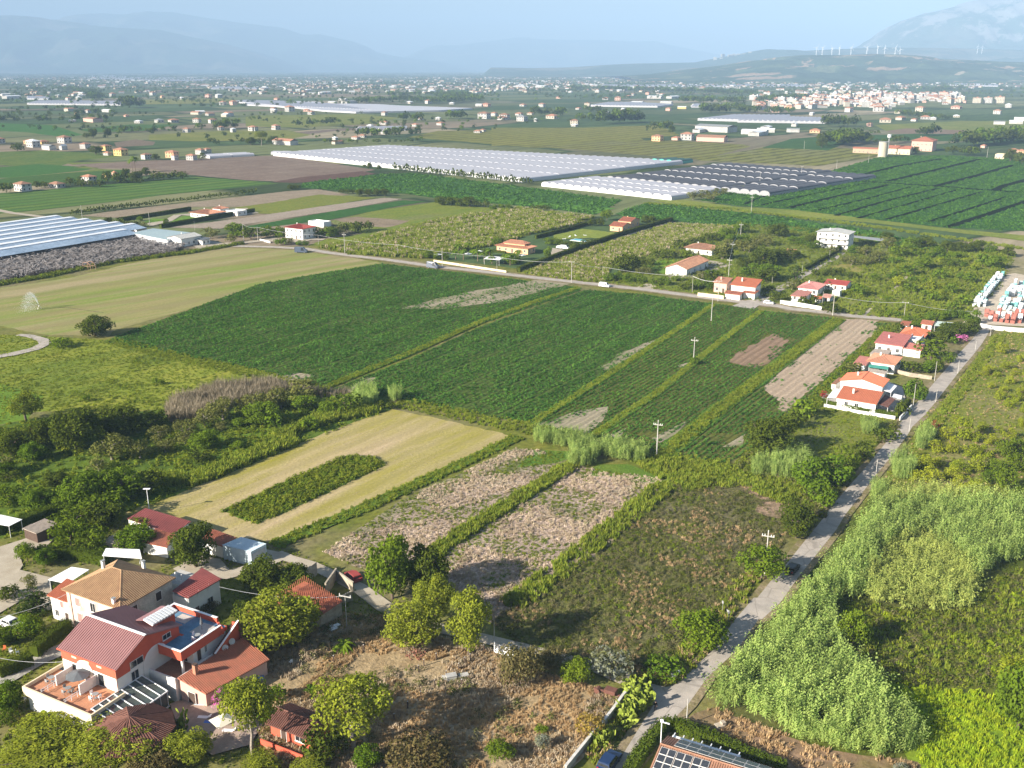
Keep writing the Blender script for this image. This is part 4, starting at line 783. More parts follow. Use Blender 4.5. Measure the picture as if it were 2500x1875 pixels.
def clip_line(poly2,p,d):
    """stretch of the line p+t*d inside the convex 2D polygon"""
    t0,t1=-1e9,1e9;n=len(poly2)
    ar=sum(poly2[i][0]*poly2[(i+1) % n][1]-poly2[(i+1) % n][0]*poly2[i][1] for i in range(n));sg=1 if ar>0 else -1
    for i in range(n):
        a,b=poly2[i],poly2[(i+1) % n];ex,ey=b[0]-a[0],b[1]-a[1];nx,ny=-ey*sg,ex*sg
        den=nx*d[0]+ny*d[1];num=nx*(a[0]-p[0])+ny*(a[1]-p[1])
        if abs(den)<1e-9:
            if num>0:return None
            continue
        t=num/den
        if den>0:t0=max(t0,t)
        else:t1=min(t1,t)
    return (t0,t1) if t1-t0>.15 else None
def ribs(m,poly,gap,rad_,square=False):
    """rows of tiles or seams running down a roof slope given by its 3D corners"""
    P=[Vector(p) for p in poly];n=None
    for i in range(1,len(P)-1):
        n=(P[i]-P[0]).cross(P[i+1]-P[0])
        if n.length>1e-4:break
    n.normalize()
    if n.z<0:n.negate()
    down=Vector((n.x,n.y,0));down=down.normalized() if down.length>.02 else Vector((1,0,0));down=(down-n*down.dot(n)).normalized();side=n.cross(down)
    o=P[0];q=[((p-o).dot(side),(p-o).dot(down)) for p in P];lo=min(a for a,b in q);hi=max(a for a,b in q);u=lo+gap/2
    while u<hi:
        r=clip_line(q,(u,0),(0,1))
        if r:
            a=o+side*u+down*r[0];b=o+side*u+down*r[1]
            if square:c=[(-rad_,0),(-rad_,rad_*1.6),(rad_,rad_*1.6),(rad_,0)]
            else:c=[(-rad_,0),(-rad_*.6,rad_*.75),(rad_*.6,rad_*.75),(rad_,0)]
            v=[e+side*x+n*(y+.004) for e in (a,b) for x,y in c]
            m.add(v,[(0,1,5,4),(1,2,6,5),(2,3,7,6),(0,3,2,1),(4,5,6,7)])
        u+=gap
def roof_part(parent,slopes,mat,gap=.34,rad_=.11,name='roof',thick=.14,square=False,caps=(),capmat=None):
    m=MB()
    for s in slopes:m.slab(s,thick)
    ro=m.build(name,mat,parent)
    if gap:
        r=MB()
        for s in slopes:ribs(r,s,gap,rad_,square)
        tag(r.build('roof_seams' if square else 'tile_rows',mat,ro),kind='stuff')
    if caps:
        c=MB()
        for a,b in caps:c.tube(a,b,.13,n=6)
        c.build('ridge_cap',capmat or mat,ro)
    return ro
_wm={}
def opening(parent,face,x,y,z,w,h,style='window'):
    """window, shutter or door set on a wall: face f/r/b/l, x or y along it, z its foot (all in the building's own metres)"""
    k=(round(w,2),round(h,2),style)
    if k not in _wm:
        f=MB();fr=.07
        for a in ((-w/2,-w/2+fr,0,h),(w/2-fr,w/2,0,h),(-w/2+fr,w/2-fr,h-fr,h),(-w/2+fr,w/2-fr,0,fr)):f.box(a[0],a[1],-.07,.02,a[2],a[3])
        if style=='window':f.box(-.025,.025,-.06,.02,fr,h-fr)
        f.box(-w/2-.06,w/2+.06,-.12,.02,-.07,-.001) if style in ('window','shutter') else None
        p=MB()
        if style=='shutter':
            p.box(-w/2+fr,-.01,-.05,.01,fr,h-fr);p.box(.01,w/2-fr,-.05,.01,fr,h-fr)
            for i in range(6):
                zz=fr+.1+i*(h-.3)/6
                p.box(-w/2+fr+.06,-.07,-.065,-.05,zz,zz+.05);p.box(.07,w/2-fr-.06,-.065,-.05,zz,zz+.05)
        else:p.box(-w/2+fr,w/2-fr,-.015,.01,fr,h-fr)
        _wm[k]=(f,p,[None,None])
    f,p,me=_wm[k]
    name={'window':'window','shutter':'window','dshutter':'window','door':'door','garage':'garage_door','glassdoor':'door'}[style]
    fm={'garage':M_grey}.get(style,M_frame);pm={'window':dark_glass,'glassdoor':dark_glass,'shutter':shutter_pink,'dshutter':shutter_brown,'door':wood_dark,'garage':M_grey}[style]
    if me[0] is None:
        a=f.build(name,fm);b=p.build('pane',pm);me[0],me[1]=a.data,b.data;bpy.data.objects.remove(a);bpy.data.objects.remove(b)
    o=bpy.data.objects.new(name,me[0]);link(o,parent);q=bpy.data.objects.new('shutter' if 'shutter' in style else 'panel' if style in ('door','garage') else 'pane',me[1]);link(q,o)
    o.location=(x,y,z);o.rotation_euler=(0,0,{'f':0,'r':math.pi/2,'b':math.pi,'l':-math.pi/2}[face]);return o
M_frame=M('window_frame',(.70,.68,.64),.7,var=.1);M_grey=M('grey_door',(.50,.51,.52),.6,var=.15)
HO=Vector((-66.2,126.3,0));HA=rad(-28);_hc,_hs=math.cos(HA),math.sin(HA)
def HL(x,y,z=0):return Vector((HO.x+x*_hc-y*_hs,HO.y+x*_hs+y*_hc,z))
def hroot(name,x,y,label,cat,group=None):return empty(name,HL(x,y),HA,label,cat,group)
def bx(parent,name,mat,*b,loc=None):
    m=MB()
    for c in b:m.box(*c)
    return m.build(name,mat,parent,loc)
# ---------------------------------------------------------------- red and white guest house
R=hroot('guest_house',0,0,'red and white guest house with a pink ribbed metal roof and blue roof terrace','guest house')
bx(R,'wall',white,(.4,11.7,0,11.8,0,5.6),(11.7,15.9,10.3,17.1,0,5.6),(5.2,11.7,11.8,17.1,0,5.6),(11.7,16.9,5.6,10.3,0,3.25))
m=MB();z1,z2,z3=7.45,9.8,7.9;ring=[(.3,0),(11.8,0),(11.8,11.9),(.3,11.9)]
m.add([(.35,-.04,5.6),(11.76,-.04,5.6),(11.76,5.3,5.6),(11.76,11.84,5.6),(.35,11.84,5.6),(.35,5.3,5.6),(.35,-.04,z1),(11.76,-.04,z1),(11.76,5.3,z2),(11.76,11.84,z3),(.35,11.84,z3),(.35,5.3,z2)],
      [(0,1,7,6),(1,2,8,7),(2,3,9,8),(3,4,10,9),(4,5,11,10),(5,0,6,11),(0,5,4,3,2,1)])
m.build('upper_wall',redwall,R)
s1=[(0,-.35,7.4),(12.2,-.35,7.4),(12.2,5.3,9.95),(0,5.3,9.95)];s2=[(0,5.3,9.95),(12.2,5.3,9.95),(12.2,12.2,8.0),(0,12.2,8.0)]
ro=roof_part(R,[s1,s2],pink_metal,.42,.045,square=True);bx(ro,'ridge_cap',white_paint,(-.05,12.25,5.1,5.5,9.96,10.06));bx(ro,'gutter',redwall,(0,12.2,-.47,-.352,7.22,7.38))
def arch(face,c,z0,r,zb,mat=white):
    m=MB();n=14;q=[(c-r,zb)]+[(c-r*math.cos(math.pi*i/n),z0+r*math.sin(math.pi*i/n)) for i in range(n+1)]+[(c+r,zb)]
    if face=='f':m.add([(a,-.045,b) for a,b in q]+[(a,-.085,b) for a,b in q],[tuple(range(len(q),2*len(q)))]+[(i,i+1,len(q)+i+1,len(q)+i) for i in range(len(q)-1)])
    else:m.add([(11.765,a,b) for a,b in q]+[(11.81,a,b) for a,b in q],[tuple(range(len(q),2*len(q)))]+[(i,i+1,len(q)+i+1,len(q)+i) for i in range(len(q)-1)])
    return m.build('arch_panel',mat,R)
arch('f',5.1,4.9,1.75,3.5);arch('r',7.1,4.75,2.45,3.3)
for x,w in ((2.9,1.0),(8.4,1.3)):opening(R,'f',x,-.001,3.42,w,2.05,'glassdoor')
opening(R,'f',5.6,-.087,3.42,1.3,2.05,'glassdoor');opening(R,'r',11.763,3.6,5.75,2.4,1.15);opening(R,'r',11.7,3.1,3.7,1.4,1.55);opening(R,'r',11.763,9.4,7.0,1.6,.9);opening(R,'r',11.7,8.6,3.4,1.9,1.9,'glassdoor')
for x in (2.6,5.2,7.8):bx(R,'plaque',cream,(x,x+1.0,-.075,-.042,6.45,6.75));bx(R,'vent',black,(x-.35,x-.2,-.07,-.042,6.75,6.9))
m=MB();m.tube((11.95,-.25,0),(11.95,-.25,7.3),.06);m.build('downpipe',tile_light,R)
# roof terrace
m=MB();m.prism([(11.77,7.8),(16.2,7.8),(16.2,17.2),(5.2,17.2),(5.2,11.9),(11.77,11.9)],5.62,6.2);m.build('terrace_slab',redwall,R)
m=MB();m.prism([(11.8,8.0),(16.1,8.0),(16.1,17.0),(5.4,17.0),(5.4,12.3),(12.25,12.3),(12.25,11.8),(11.8,11.8)],6.2,6.23);m.build('terrace_floor',blue_mem,R)
bx(R,'parapet',redwall,(16.15,16.42,7.6,15.8,5.55,7.1),(11.8,16.15,7.6,7.85,5.55,7.1),(5.1,14.3,17.05,17.35,5.55,7.1),(5.1,5.35,12.3,17.05,5.55,7.1));
m=MB();m.prism([(14.3,17.05),(16.42,15.8),(16.6,16.05),(14.4,17.35)],5.55,6.4);m.build('parapet',redwall,R)
bx(R,'coping',white_paint,(16.1,16.47,7.55,15.8,7.101,7.16),(11.8,16.1,7.55,7.9,7.101,7.16),(5.05,14.3,17.0,17.4,7.101,7.16),(5.05,5.4,12.3,17.0,7.101,7.16))
bx(R,'floor_patch',concrete,(7.5,10,14.6,16.6,6.232,6.25),(12.4,15.8,13.2,16.2,6.232,6.25))
bx(R,'dormer',redwall,(7.3,10.0,9.2,12.9,7.0,9.0));m=MB();m.slab([(7.0,8.2,9.45),(8.7,8.2,9.9),(8.7,13.1,9.75),(7.0,13.1,9.3)],.1).slab([(8.7,8.2,9.9),(10.4,8.2,9.35),(10.4,13.1,9.2),(8.7,13.1,9.75)],.1);dm=m.build('dormer_roof',pink_metal,R)
m=MB();ribs(m,[(8.7,8.2,9.9),(10.4,8.2,9.35),(10.4,13.1,9.2),(8.7,13.1,9.75)],.55,.2,True);m.build('skylight_bars',white_paint,dm)
# balcony under the roof terrace, outside stair
bx(R,'balcony_floor',tile_brown,(11.72,16.8,5.75,10.29,3.26,3.32));bx(R,'balcony_parapet',white,(11.72,16.95,5.55,5.75,3.25,4.0),(16.75,16.95,5.75,13.2,3.25,3.75),(15.92,16.75,10.31,13.2,3.0,3.25));bx(R,'column',white,(16.1,16.4,7.7,8.0,3.33,5.54))
st=MB()
for i in range(16):st.box(16.45,17.5,13.2+i*.3,13.5+i*.3,3.2+i*.18-.35,3.38+i*.18)
st.build('stairs',tile_dark,R)
m=MB();m.add([(17.5,13.0,3.0),(17.7,13.0,3.0),(17.7,18.2,3.0),(17.5,18.2,3.0),(17.5,13.0,4.1),(17.7,13.0,4.1),(17.7,18.2,7.0),(17.5,18.2,7.0)],[(3,2,1,0),(4,5,6,7),(0,1,5,4),(1,2,6,5),(2,3,7,6),(3,0,4,7)]);m.box(16.45,17.7,18.0,18.2,0,6.6);m.build('stair_wall',redwall,R)
m=MB();m.bar((17.6,12.9,4.15),(17.6,18.25,7.05),.3,.08);m.build('coping',white_paint,R)
opening(R,'r',15.9,11.4,3.35,.9,2.1,'door');opening(R,'r',15.9,12.8,4.0,.5,1.3);opening(R,'f',13.6,10.3,3.35,2.2,2.1,'glassdoor')
m=MB()
for (y,z) in ((14.6,4.35),(16.1,4.65)):
    m.tube((17.72,y,z-.5),(18.0,y,z),.03);
    c=Vector((18.05,y,z));n=Vector((.85,-.35,.35)).normalized();u_=n.orthogonal().normalized();w_=n.cross(u_)
    d=MB();d.add([c-n*.1]+[c+n*.06+u_*(.5*math.cos(t*math.pi/8))+w_*(.5*math.sin(t*math.pi/8)) for t in range(16)],[(0,i+1,(i+1) % 16+1) for i in range(16)]);d.build('satellite_dish',M_grey,R)
# terrace in front
bx(R,'terrace_base',white,(-.6,12.9,-5.5,-.05,0,2.6));bx(R,'terrace_edge',cream,(-1.0,13.2,-5.95,-.08,2.6,3.4));bx(R,'terrace_floor',terra_floor,(-.75,12.95,-5.7,-.09,3.4,3.43))
bx(R,'parapet',cream,(-1.0,13.2,-5.95,-5.7,3.4,3.95),(-1.0,-.75,-5.7,1.2,3.4,3.95),(12.95,13.2,-5.7,-.1,3.4,3.95))
for x in (2.5,7.4):
    bx(R,'partition',white,(x-.1,x+.1,-3.0,-.09,3.43,5.1));m=MB();m.tube((x,-5.6,4.25),(x,-3.0,4.25),.05).tube((x,-5.6,3.9),(x,-3.0,3.9),.04);[m.tube((x,y,3.43),(x,y,4.25),.04) for y in (-5.4,-4.4,-3.4)];m.build('railing',white_paint,R)
for x in (1.0,5.6,11.4):t=bx(R,'chimney_vent',tile_light,(x,x+.5,-5.5,-5.1,3.43,3.8))
# glass conservatory
CG=hroot('conservatory',14.3,-.3,'lean-to conservatory with glass roof between white rafters beside the guest house','conservatory')
ys=[-4.7+1.27*i for i in range(8)]
for i,y in enumerate(ys):
    m=MB();m.bar((-2.5,y+.3-.0,3.75),(2.4,y+.3,2.75),.12,.16);m.tube((2.3,y+.3,0),(2.3,y+.3,2.7),.05);m.build('rafter',white_paint,CG)
    if i<7:q=MB();q.slab([(-2.5,y+.38,3.72),(2.4,y+.38,2.72),(2.4,y+1.49,2.72),(-2.5,y+1.49,3.72)],.02);q.build('pane',glass_roofmat,CG);q=MB();q.box(2.28,2.31,y+.38,y+1.49,.2,2.6);q.build('pane',glass_roofmat,CG)
m=MB();m.bar((2.42,-4.5,2.7),(2.42,4.6,2.7),.14,.16);m.bar((-2.52,-4.5,3.75),(-2.52,4.6,3.75),.1,.16);m.bar((2.42,-4.5,.15),(2.42,4.6,.15),.14,.2);m.build('frame',white_paint,CG);bx(CG,'floor',concrete,(-2.5,2.4,-4.5,4.6,0,.06))
# tiled wing with a chimney
TW=hroot('tiled_wing',17.2,6.0,'long low wing with red barrel tile roof and a terracotta chimney','building')
sl=[(-.1,-.1,4.0),(4.9,.3,2.65),(7.0,11.4,2.65),(1.1,12.2,4.2)];roof_part(TW,[sl],tile_red,.30,.10)
m=MB();q=[(.1,.1,3.8),(4.5,.6,2.6),(6.6,11.1,2.6),(1.2,11.9,3.95)];m.add([(a,b,0) for a,b,c in q]+q,[(0,1,5,4),(1,2,6,5),(2,3,7,6),(3,0,4,7)]);m.build('wall',pinkwall,TW);bx(TW,'chimney',tile_light,(.9,1.45,1.9,2.45,3.2,5.3));bx(TW,'chimney_cap',wood_dark,(.85,1.5,1.85,2.5,5.3,5.42))
d=opening(TW,'f',2.1,.22,.05,1.5,2.1,'door')
# round pavilion
PV=hroot('pavilion',18.9,-4.4,'many sided pavilion with a dark maroon tile roof in front of the conservatory','pavilion')
sl=[];n=10
for i in range(n):
    a,b=2*math.pi*i/n,2*math.pi*(i+1)/n;sl.append([(5.9*math.cos(a),5.9*math.sin(a),2.7),(5.9*math.cos(b),5.9*math.sin(b),2.7),(0,0,4.8)])
for s in sl:
    m=MB();m.slab(s,.12);ro=m.build('roof',tile_dark,PV);m=MB();ribs(m,s,.32,.10);tag(m.build('tile_rows',tile_dark,ro),kind='stuff');m=MB();m.tube(s[0],s[2],.12);m.build('ridge_cap',tile_dark,ro)
for i in range(n):a=2*math.pi*i/n;m=MB();m.tube((5.4*math.cos(a),5.4*math.sin(a),0),(5.4*math.cos(a),5.4*math.sin(a),2.7),.12);m.build('post',wood_dark,PV)
# red chalet by the garden
CH=hroot('chalet',34.0,6.0,'small red walled chalet with a dark maroon tile roof beside the pine trees','chalet');bx(CH,'wall',redwall,(.1,7.2,.1,4.2,0,2.3))
roof_part(CH,[[(-.3,-.5,2.35),(7.6,-.5,2.35),(7.6,2.1,3.2),(-.3,2.1,3.2)],[(-.3,2.1,3.2),(7.6,2.1,3.2),(7.6,4.7,2.35),(-.3,4.7,2.35)]],tile_dark,.32,.1,caps=[((-.3,2.1,3.22),(7.6,2.1,3.22))]);opening(CH,'f',2.4,.1,.05,1.0,1.9,'door');opening(CH,'f',5.2,.1,.9,1.6,1.0)
bx(CH,'rail_wall',redwall,(0,7.3,-2.0,-1.85,0,.9))
# ---------------------------------------------------------------- old farmhouse with hip roof
def hip(parent,w,d,h,rise,over,mat,gap=.34,rad_=.11,x0=0,y0=0,thick=.14):
    o=over;a=[(x0-o,y0-o,h),(x0+w+o,y0-o,h),(x0+w+o,y0+d+o,h),(x0-o,y0+d+o,h)]
    if w>= d:k=(d/2+o);r1=(x0-o+k,y0+d/2,h+rise);r2=(x0+w+o-k,y0+d/2,h+rise);sl=[[a[0],a[1],r2,r1],[a[1],a[2],r2],[a[2],a[3],r1,r2],[a[3],a[0],r1]]
    else:k=(w/2+o);r1=(x0+w/2,y0-o+k,h+rise);r2=(x0+w/2,y0+d+o-k,h+rise);sl=[[a[0],a[1],r1],[a[1],a[2],r2,r1],[a[2],a[3],r2],[a[3],a[0],r1,r2]]
    sl=[s if (Vector(s[-1])-Vector(s[-2])).length>.05 or len(s)==3 else s[:-1] for s in sl]
    return roof_part(parent,sl,mat,gap,rad_,thick=thick,caps=[(a[0],r1),(a[1],r2 if w>= d else r1),(a[2],r2),(a[3],r1 if w>= d else r2),(r1,r2)])
def gable(parent,w,d,h,rise,over,mat,gap=.34,rad_=.11,x0=0,y0=0,along='x',wallm=None,square=False):
    o=over
    if along=='x':m_=y0+d/2;A=[(x0-o,y0-o,h-rise*o/(d/2)),(x0+w+o,y0-o,h-rise*o/(d/2)),(x0+w+o,m_,h+rise),(x0-o,m_,h+rise)];B=[(x0-o,m_,h+rise),(x0+w+o,m_,h+rise),(x0+w+o,y0+d+o,A[0][2]),(x0-o,y0+d+o,A[0][2])];g=[[(x,y0,h),(x,y0+d,h),(x,m_,h+rise-.12)] for x in (x0+.01,x0+w-.01)]
    else:m_=x0+w/2;A=[(x0-o,y0-o,h-rise*o/(w/2)),(m_,y0-o,h+rise),(m_,y0+d+o,h+rise),(x0-o,y0+d+o,h-rise*o/(w/2))];B=[(m_,y0-o,h+rise),(x0+w+o,y0-o,A[0][2]),(x0+w+o,y0+d+o,A[0][2]),(m_,y0+d+o,h+rise)];g=[[(x0,y,h),(x0+w,y,h),(m_,y,h+rise-.12)] for y in (y0+.01,y0+d-.01)]
    for s in (A,B):
        for i,v in enumerate(s):s[i]=(v[0],v[1],v[2]+.1)
    if wallm:m=MB();[m.poly(t) for t in g];m.build('gable_wall',wallm,parent)
    return roof_part(parent,[A,B],mat,gap,rad_,square=square,caps=[(A[3],A[2])] if along=='x' else [(A[1],A[2])])
FH=hroot('farmhouse',-14.2,12.5,'large old two storey farmhouse with hipped terracotta roof and stained plaster walls','farmhouse');bx(FH,'wall',oldwall,(0,12.6,0,10.6,0,6.9));hip(FH,12.6,10.6,6.95,2.7,.5,tile_old,.36,.12)
for x,z,s_,hh in ((2.5,4.4,'shutter',1.6),(6.1,4.3,'window',1.7),(10.2,4.4,'shutter',1.6),(2.6,1.6,'shutter',1.6),(6.3,.1,'door',2.3),(10.2,1.3,'window',1.5)):opening(FH,'f',x,0,z,1.25,hh,s_)
for y,z in ((2.6,4.3),(7.6,4.3),(7.6,1.4),(2.6,1.2)):opening(FH,'r',12.6,y,z,1.3,1.7,'dshutter')
for (x,y,z) in ((10.9,-.1,6.6),(1.2,6.3,7.8),(6.3,10.2,7.2)):bx(FH,'chimney',white,(x,x+.45,y,y+.45,z,z+1.5));bx(FH,'chimney_cap',grey_sheet,(x-.08,x+.53,y-.08,y+.53,z+1.5,z+1.62))
m=MB();m.tube((.9,-.08,0),(.9,-.08,6.9),.06);m.build('downpipe',pinkwall,FH);bx(FH,'air_conditioner',white_paint,(7.2,8.1,-.4,-.05,3.0,3.6))
AX=hroot('annex',-18.9,12.8,'low annex with orange tile roof against the left wall of the farmhouse','annex');bx(AX,'wall',white,(0,4.6,0,3.6,0,4.6));roof_part(AX,[[(-.3,-.4,4.5),(4.65,-.4,4.5),(4.65,3.7,5.6),(-.3,3.7,5.6)]],tile_orange);opening(AX,'f',2.7,0,2.7,.9,1.3,'shutter');opening(AX,'f',1.2,0,.8,.9,1.2);opening(AX,'f',3.6,0,.1,.9,2.0,'door')
MV=hroot('veranda_house',-1.2,22.3,'white two storey house with covered veranda and maroon sheet roof behind the farmhouse','house');bx(MV,'wall',white,(.3,3.6,0,7.4,0,3.9),(-5.5,.3,3.2,7.4,0,4.2));bx(MV,'terrace_floor',concrete,(-5.4,.2,3.3,7.3,4.2,4.25))
roof_part(MV,[[(.9,-.4,5.55),(4.2,-.2,5.0),(4.4,7.2,5.0),(-.1,7.4,5.9)]],maroon,.4,.05,square=True);
for x in (.5,3.9):
    for y in (.1,2.4,4.7,7.0):m=MB();m.tube((x,y,3.9),(x,y,5.1),.06);m.build('post',white_paint,MV)
bx(MV,'parapet',white,(3.5,3.62,.1,7.3,3.9,4.5),(.3,3.5,.05,.17,3.9,4.5));bx(MV,'screen',wood_dark,(3.35,3.45,.5,3.6,4.5,5.05));opening(MV,'r',3.6,2,.1,1,2.1,'door');opening(MV,'r',3.6,5,1.2,1.3,1.2)
m=MB();m.tube((-3,4,4.25),(-3,4,5.9),.14).tube((-2.2,4.6,4.25),(-2.2,4.6,5.4),.1);m.build('chimney',white,MV)
m=MB();[m.tube((x,3.35,4.25),(x,3.35,5.1),.03) for x in (-5.3,-4,-2.7,-1.4,0)];m.tube((-5.3,3.35,5.1),(0,3.35,5.1),.03).tube((-5.3,3.35,4.7),(0,3.35,4.7),.02);m.build('railing',metal,MV)
# ---------------------------------------------------------------- sheds given by their roof corners (world metres)
def shed(name,label,cat,q,wallm,roofm,gap=.3,rad_=.04,inset=.25,square=True,group=None,z0=0,walls=True,doors=(),posts=False,thick=.08):
    q=[Vector(v) for v in q];c=sum(q,Vector())/len(q);c.z=0;e=(q[1]-q[0]);rz=math.atan2(e.y,e.x);Rm=Matrix.Rotation(-rz,3,'Z')
    root=empty(name,c,rz,label,cat,group);L=[Rm@(v-c) for v in q];roof_part(root,[[tuple(v) for v in L]],roofm,gap,rad_,square=square,thick=thick)
    I=[v-Vector((v.x,v.y,0)).normalized()*inset for v in L]
    if walls:m=MB();n=len(I);m.add([(v.x,v.y,z0) for v in I]+[(v.x,v.y,v.z-thick+.02) for v in I],[(i,(i+1) % n,n+(i+1) % n,n+i) for i in range(n)]);m.build('wall',wallm,root)
    if posts:
        for v in I:m=MB();m.tube((v.x,v.y,0),(v.x,v.y,v.z-.05),.06);m.build('post',wallm,root)
    for (face,u,z,w,h,st) in doors:
        a,b=(I[0],I[1]) if face=='f' else (I[1],I[2]);p=a.lerp(b,u);o=opening(root,'f',p.x,p.y,z,w,h,st);o.rotation_euler=(0,0,math.atan2((b-a).y,(b-a).x))
    return root
def hz_(*c):return [HL(x,y,z) for x,y,z in c]
shed('shed','pale blue metal shed with big grey doors at the edge of the hay field','shed',hz_((-8.7,41.9,3.0),(-2.0,42.3,3.0),(-1.7,46.2,3.0),(-7.9,46.1,3.0)),blue_sheet,blue_sheet,.5,.03,.1,doors=[('r',.5,.05,3.2,2.4,'garage')])
shed('shed','long barn with a smooth dark red sheet roof at the foot of the hay field','barn',hz_((-33,41.3,3.2),(-20.5,41.0,2.9),(-20.8,46.2,3.3),(-33,46.0,3.6)),white,maroon,.5,.04)
shed('shed','low outbuilding with old red tiles between the dark red barn and the round oak','outbuilding',hz_((-24.2,36.6,2.3),(-18,37.2,2.3),(-19.8,41.0,3.0),(-25,40.9,3.0)),white,tile_red,.34,.1,square=False)
shed('shed','narrow outbuilding with red tile roof joined to the pale blue shed','outbuilding',hz_((-14.8,42,2.5),(-8.9,42.2,2.5),(-8.3,45.4,3.1),(-15,45.8,3.1)),white,tile_red,.34,.1,square=False)
shed('shed','small shed with a faded fibre cement roof behind the citrus trees','shed',hz_((-31.5,33.6,2.1),(-27.5,34,2.1),(-27.8,37.4,2.5),(-31,37.2,2.5)),asbestos,asbestos,.3,.04)
shed('shed','dark wooden garden shed with pitched reddish sheet roof beside the pale yard','shed',hz_((-49.2,29.9,2.3),(-44.8,29.6,2.3),(-43.8,34.2,2.7),(-48.4,34.4,2.7)),wood_dark,asbestos,.4,.05)
shed('canopy','white flat canopy on posts behind the farmhouse','canopy',hz_((-25,28.4,3),(-17.7,31,3),(-20.9,33.4,3),(-26.8,30.8,3)),white_paint,white_paint,0,walls=False,posts=True)
shed('canopy','white tent canopy on posts left of the farmhouse','canopy',hz_((-26.4,18,2.8),(-22.2,18.6,2.8),(-22.4,23.4,3.2),(-26,22.6,3.2)),white_paint,white_paint,0,walls=False,posts=True)
shed('canopy','white garden canopy on thin posts at the left edge','canopy',hz_((-57.5,28.0,2.6),(-51.8,29.0,2.6),(-52.2,32.2,2.6),(-58,31.6,2.6)),white_paint,white_paint,0,walls=False,posts=True)
shed('shed','long open barn with dark red ribbed sheets behind the large pine','barn',[at('A1',1600,850,2.8),at('A2',235,660,2.8),at('A2',120,560,3.4),at('A1',1480,740,3.4)],greywall,maroon,.5,.04)
RS=shed('shed','rusty orange corrugated barn with a collapsing end beside the gravel track','barn',[at('A2',235,662,2.8),at('A2',490,668,2.4),at('A2',630,575,3.0),at('A2',380,448,3.6),at('A2',180,565,3.4)],stonewall,rusty,.32,.05)
m=MB();rr_=Matrix.Rotation(-RS.rotation_euler.z,3,'Z')
for a,b,h in ((('A2',380,470),('A2',460,405),2.6),(('A2',520,540),('A2',590,440),2.4),(('A2',590,440),('A2',700,520),2.0),(('A2',630,600),('A2',690,570),1.8)):
    p,q=at(*a)-RS.location,at(*b)-RS.location;p,q=rr_@p,rr_@q;m.bar((p.x,p.y,h/2),(q.x,q.y,h/2),.3,h)
m.build('ruined_wall',stonewall,RS)
# ---------------------------------------------------------------- houses in the middle distance, lined up with the fields
GA=DIR1-math.pi/2
def solve_len(b,d,tx,z):
    lo,hi=0.3,120.
    f=lambda t:toP((b.x+d.x*t,b.y+d.y*t,z))[0]
    s=1 if f(5)>f(0) else -1
    for _ in range(40):
        mid=(lo+hi)/2
        if (f(mid)-tx)*s<0:lo=mid
        else:hi=mid
    return lo
def hframe(k,b,ax,cx,h,rz=GA):
    """near corner b of the eaves at height h; ax, cx = where the far ends of the two visible walls appear"""
    B=at(k,b[0],b[1],h);u=Vector((math.cos(rz),math.sin(rz),0));v=Vector((-u.y,u.x,0))
    w=solve_len(B,-u,px(k,ax,0)[0],h);d=solve_len(B,v,px(k,cx,0)[0],h);o=B-u*w;o.z=0
    return o,w,d
HOUSES=[]
def house(label,k,b,ax,cx,h,roof='hip',rm=None,wm=None,rise=None,over=.45,storeys=1,nf=3,nr=2,name='house',cat='house',dmin=5,chim=True,gap=.42,group=None,rz=GA,style='window',dmax=40):
    o,w,d=hframe(k,b,ax,cx,h,rz);d=min(max(d,dmin),dmax);w=max(w,2.2);R=empty(name,o,rz,label,cat,group)
    wm=wm or white;rm=rm or tile_red;bx(R,'wall',wm,(0,w,0,d,0,h));rise=rise or min(w,d)*.18
    if roof=='hip':hip(R,w,d,h+.12,rise,over,rm,gap,.12)
    elif roof=='x':gable(R,w,d,h+.02,rise,over,rm,gap,.12,along='x',wallm=wm)
    elif roof=='y':gable(R,w,d,h+.02,rise,over,rm,gap,.12,along='y',wallm=wm)
    elif roof=='mono':o2=over;roof_part(R,[[(-o2,-o2,h+.15),(w+o2,-o2,h+.15),(w+o2,d+o2,h+.15+rise),(-o2,d+o2,h+.15+rise)]],rm,gap,.1);bx(R,'back_wall',wm,(0,w,d-.2,d-.01,h,h+rise*.9))
    elif roof=='flat':bx(R,'roof',rm,(.2,w-.2,.2,d-.2,h,h+.08));bx(R,'parapet',wm,(0,w,0,.2,h,h+.5),(0,w,d-.2,d,h,h+.5),(0,.2,.2,d-.2,h,h+.5),(w-.2,w,.2,d-.2,h,h+.5))
    sh=h/storeys
    for s in range(storeys):
        for i in range(nf):opening(R,'f',w*(i+.5)/nf,0,s*sh+(.9 if not (s==0 and i==nf//2) else .05),1.0,1.3 if not (s==0 and i==nf//2) else 2.1,style if not (s==0 and i==nf//2) else 'door')
        for i in range(nr):opening(R,'r',w,d*(i+.5)/nr,s*sh+.9,1.0,1.3,style)
    if chim:bx(R,'chimney',wm,(w*.3,w*.3+.45,d*.5,d*.5+.4,h+.2,h+rise+.7 if roof != 'flat' else h+1.2))
    return R
v1=house('peach villa with two stepped terracotta hip roofs behind the palm garden','C3',(280,812),40,337,3.0,rm=tile_light,wm=peach,nf=5,rise=1.3,over=.8,chim=False)
o,w,d=hframe('C3',(280,812),40,337,3.0);bx(v1,'upper_wall',peach,(w*.2,w*.85,d*.2,d*.85,3.2,4.6));m_=hip(v1,w*.65,d*.65,4.65,1.3,.5,tile_light,.42,.12,x0=w*.2,y0=d*.2)
house('peach bungalow with red gable roof and white awnings beyond the villa lawn','C3',(1010,642),915,1075,3.0,'x',tile_red,peach,nf=2);house('rear half of a stepped peach bungalow with red gable roof beside the clipped hedge','C3',(1075,603),985,1142,3.8,'x',tile_red,peach,nf=2)
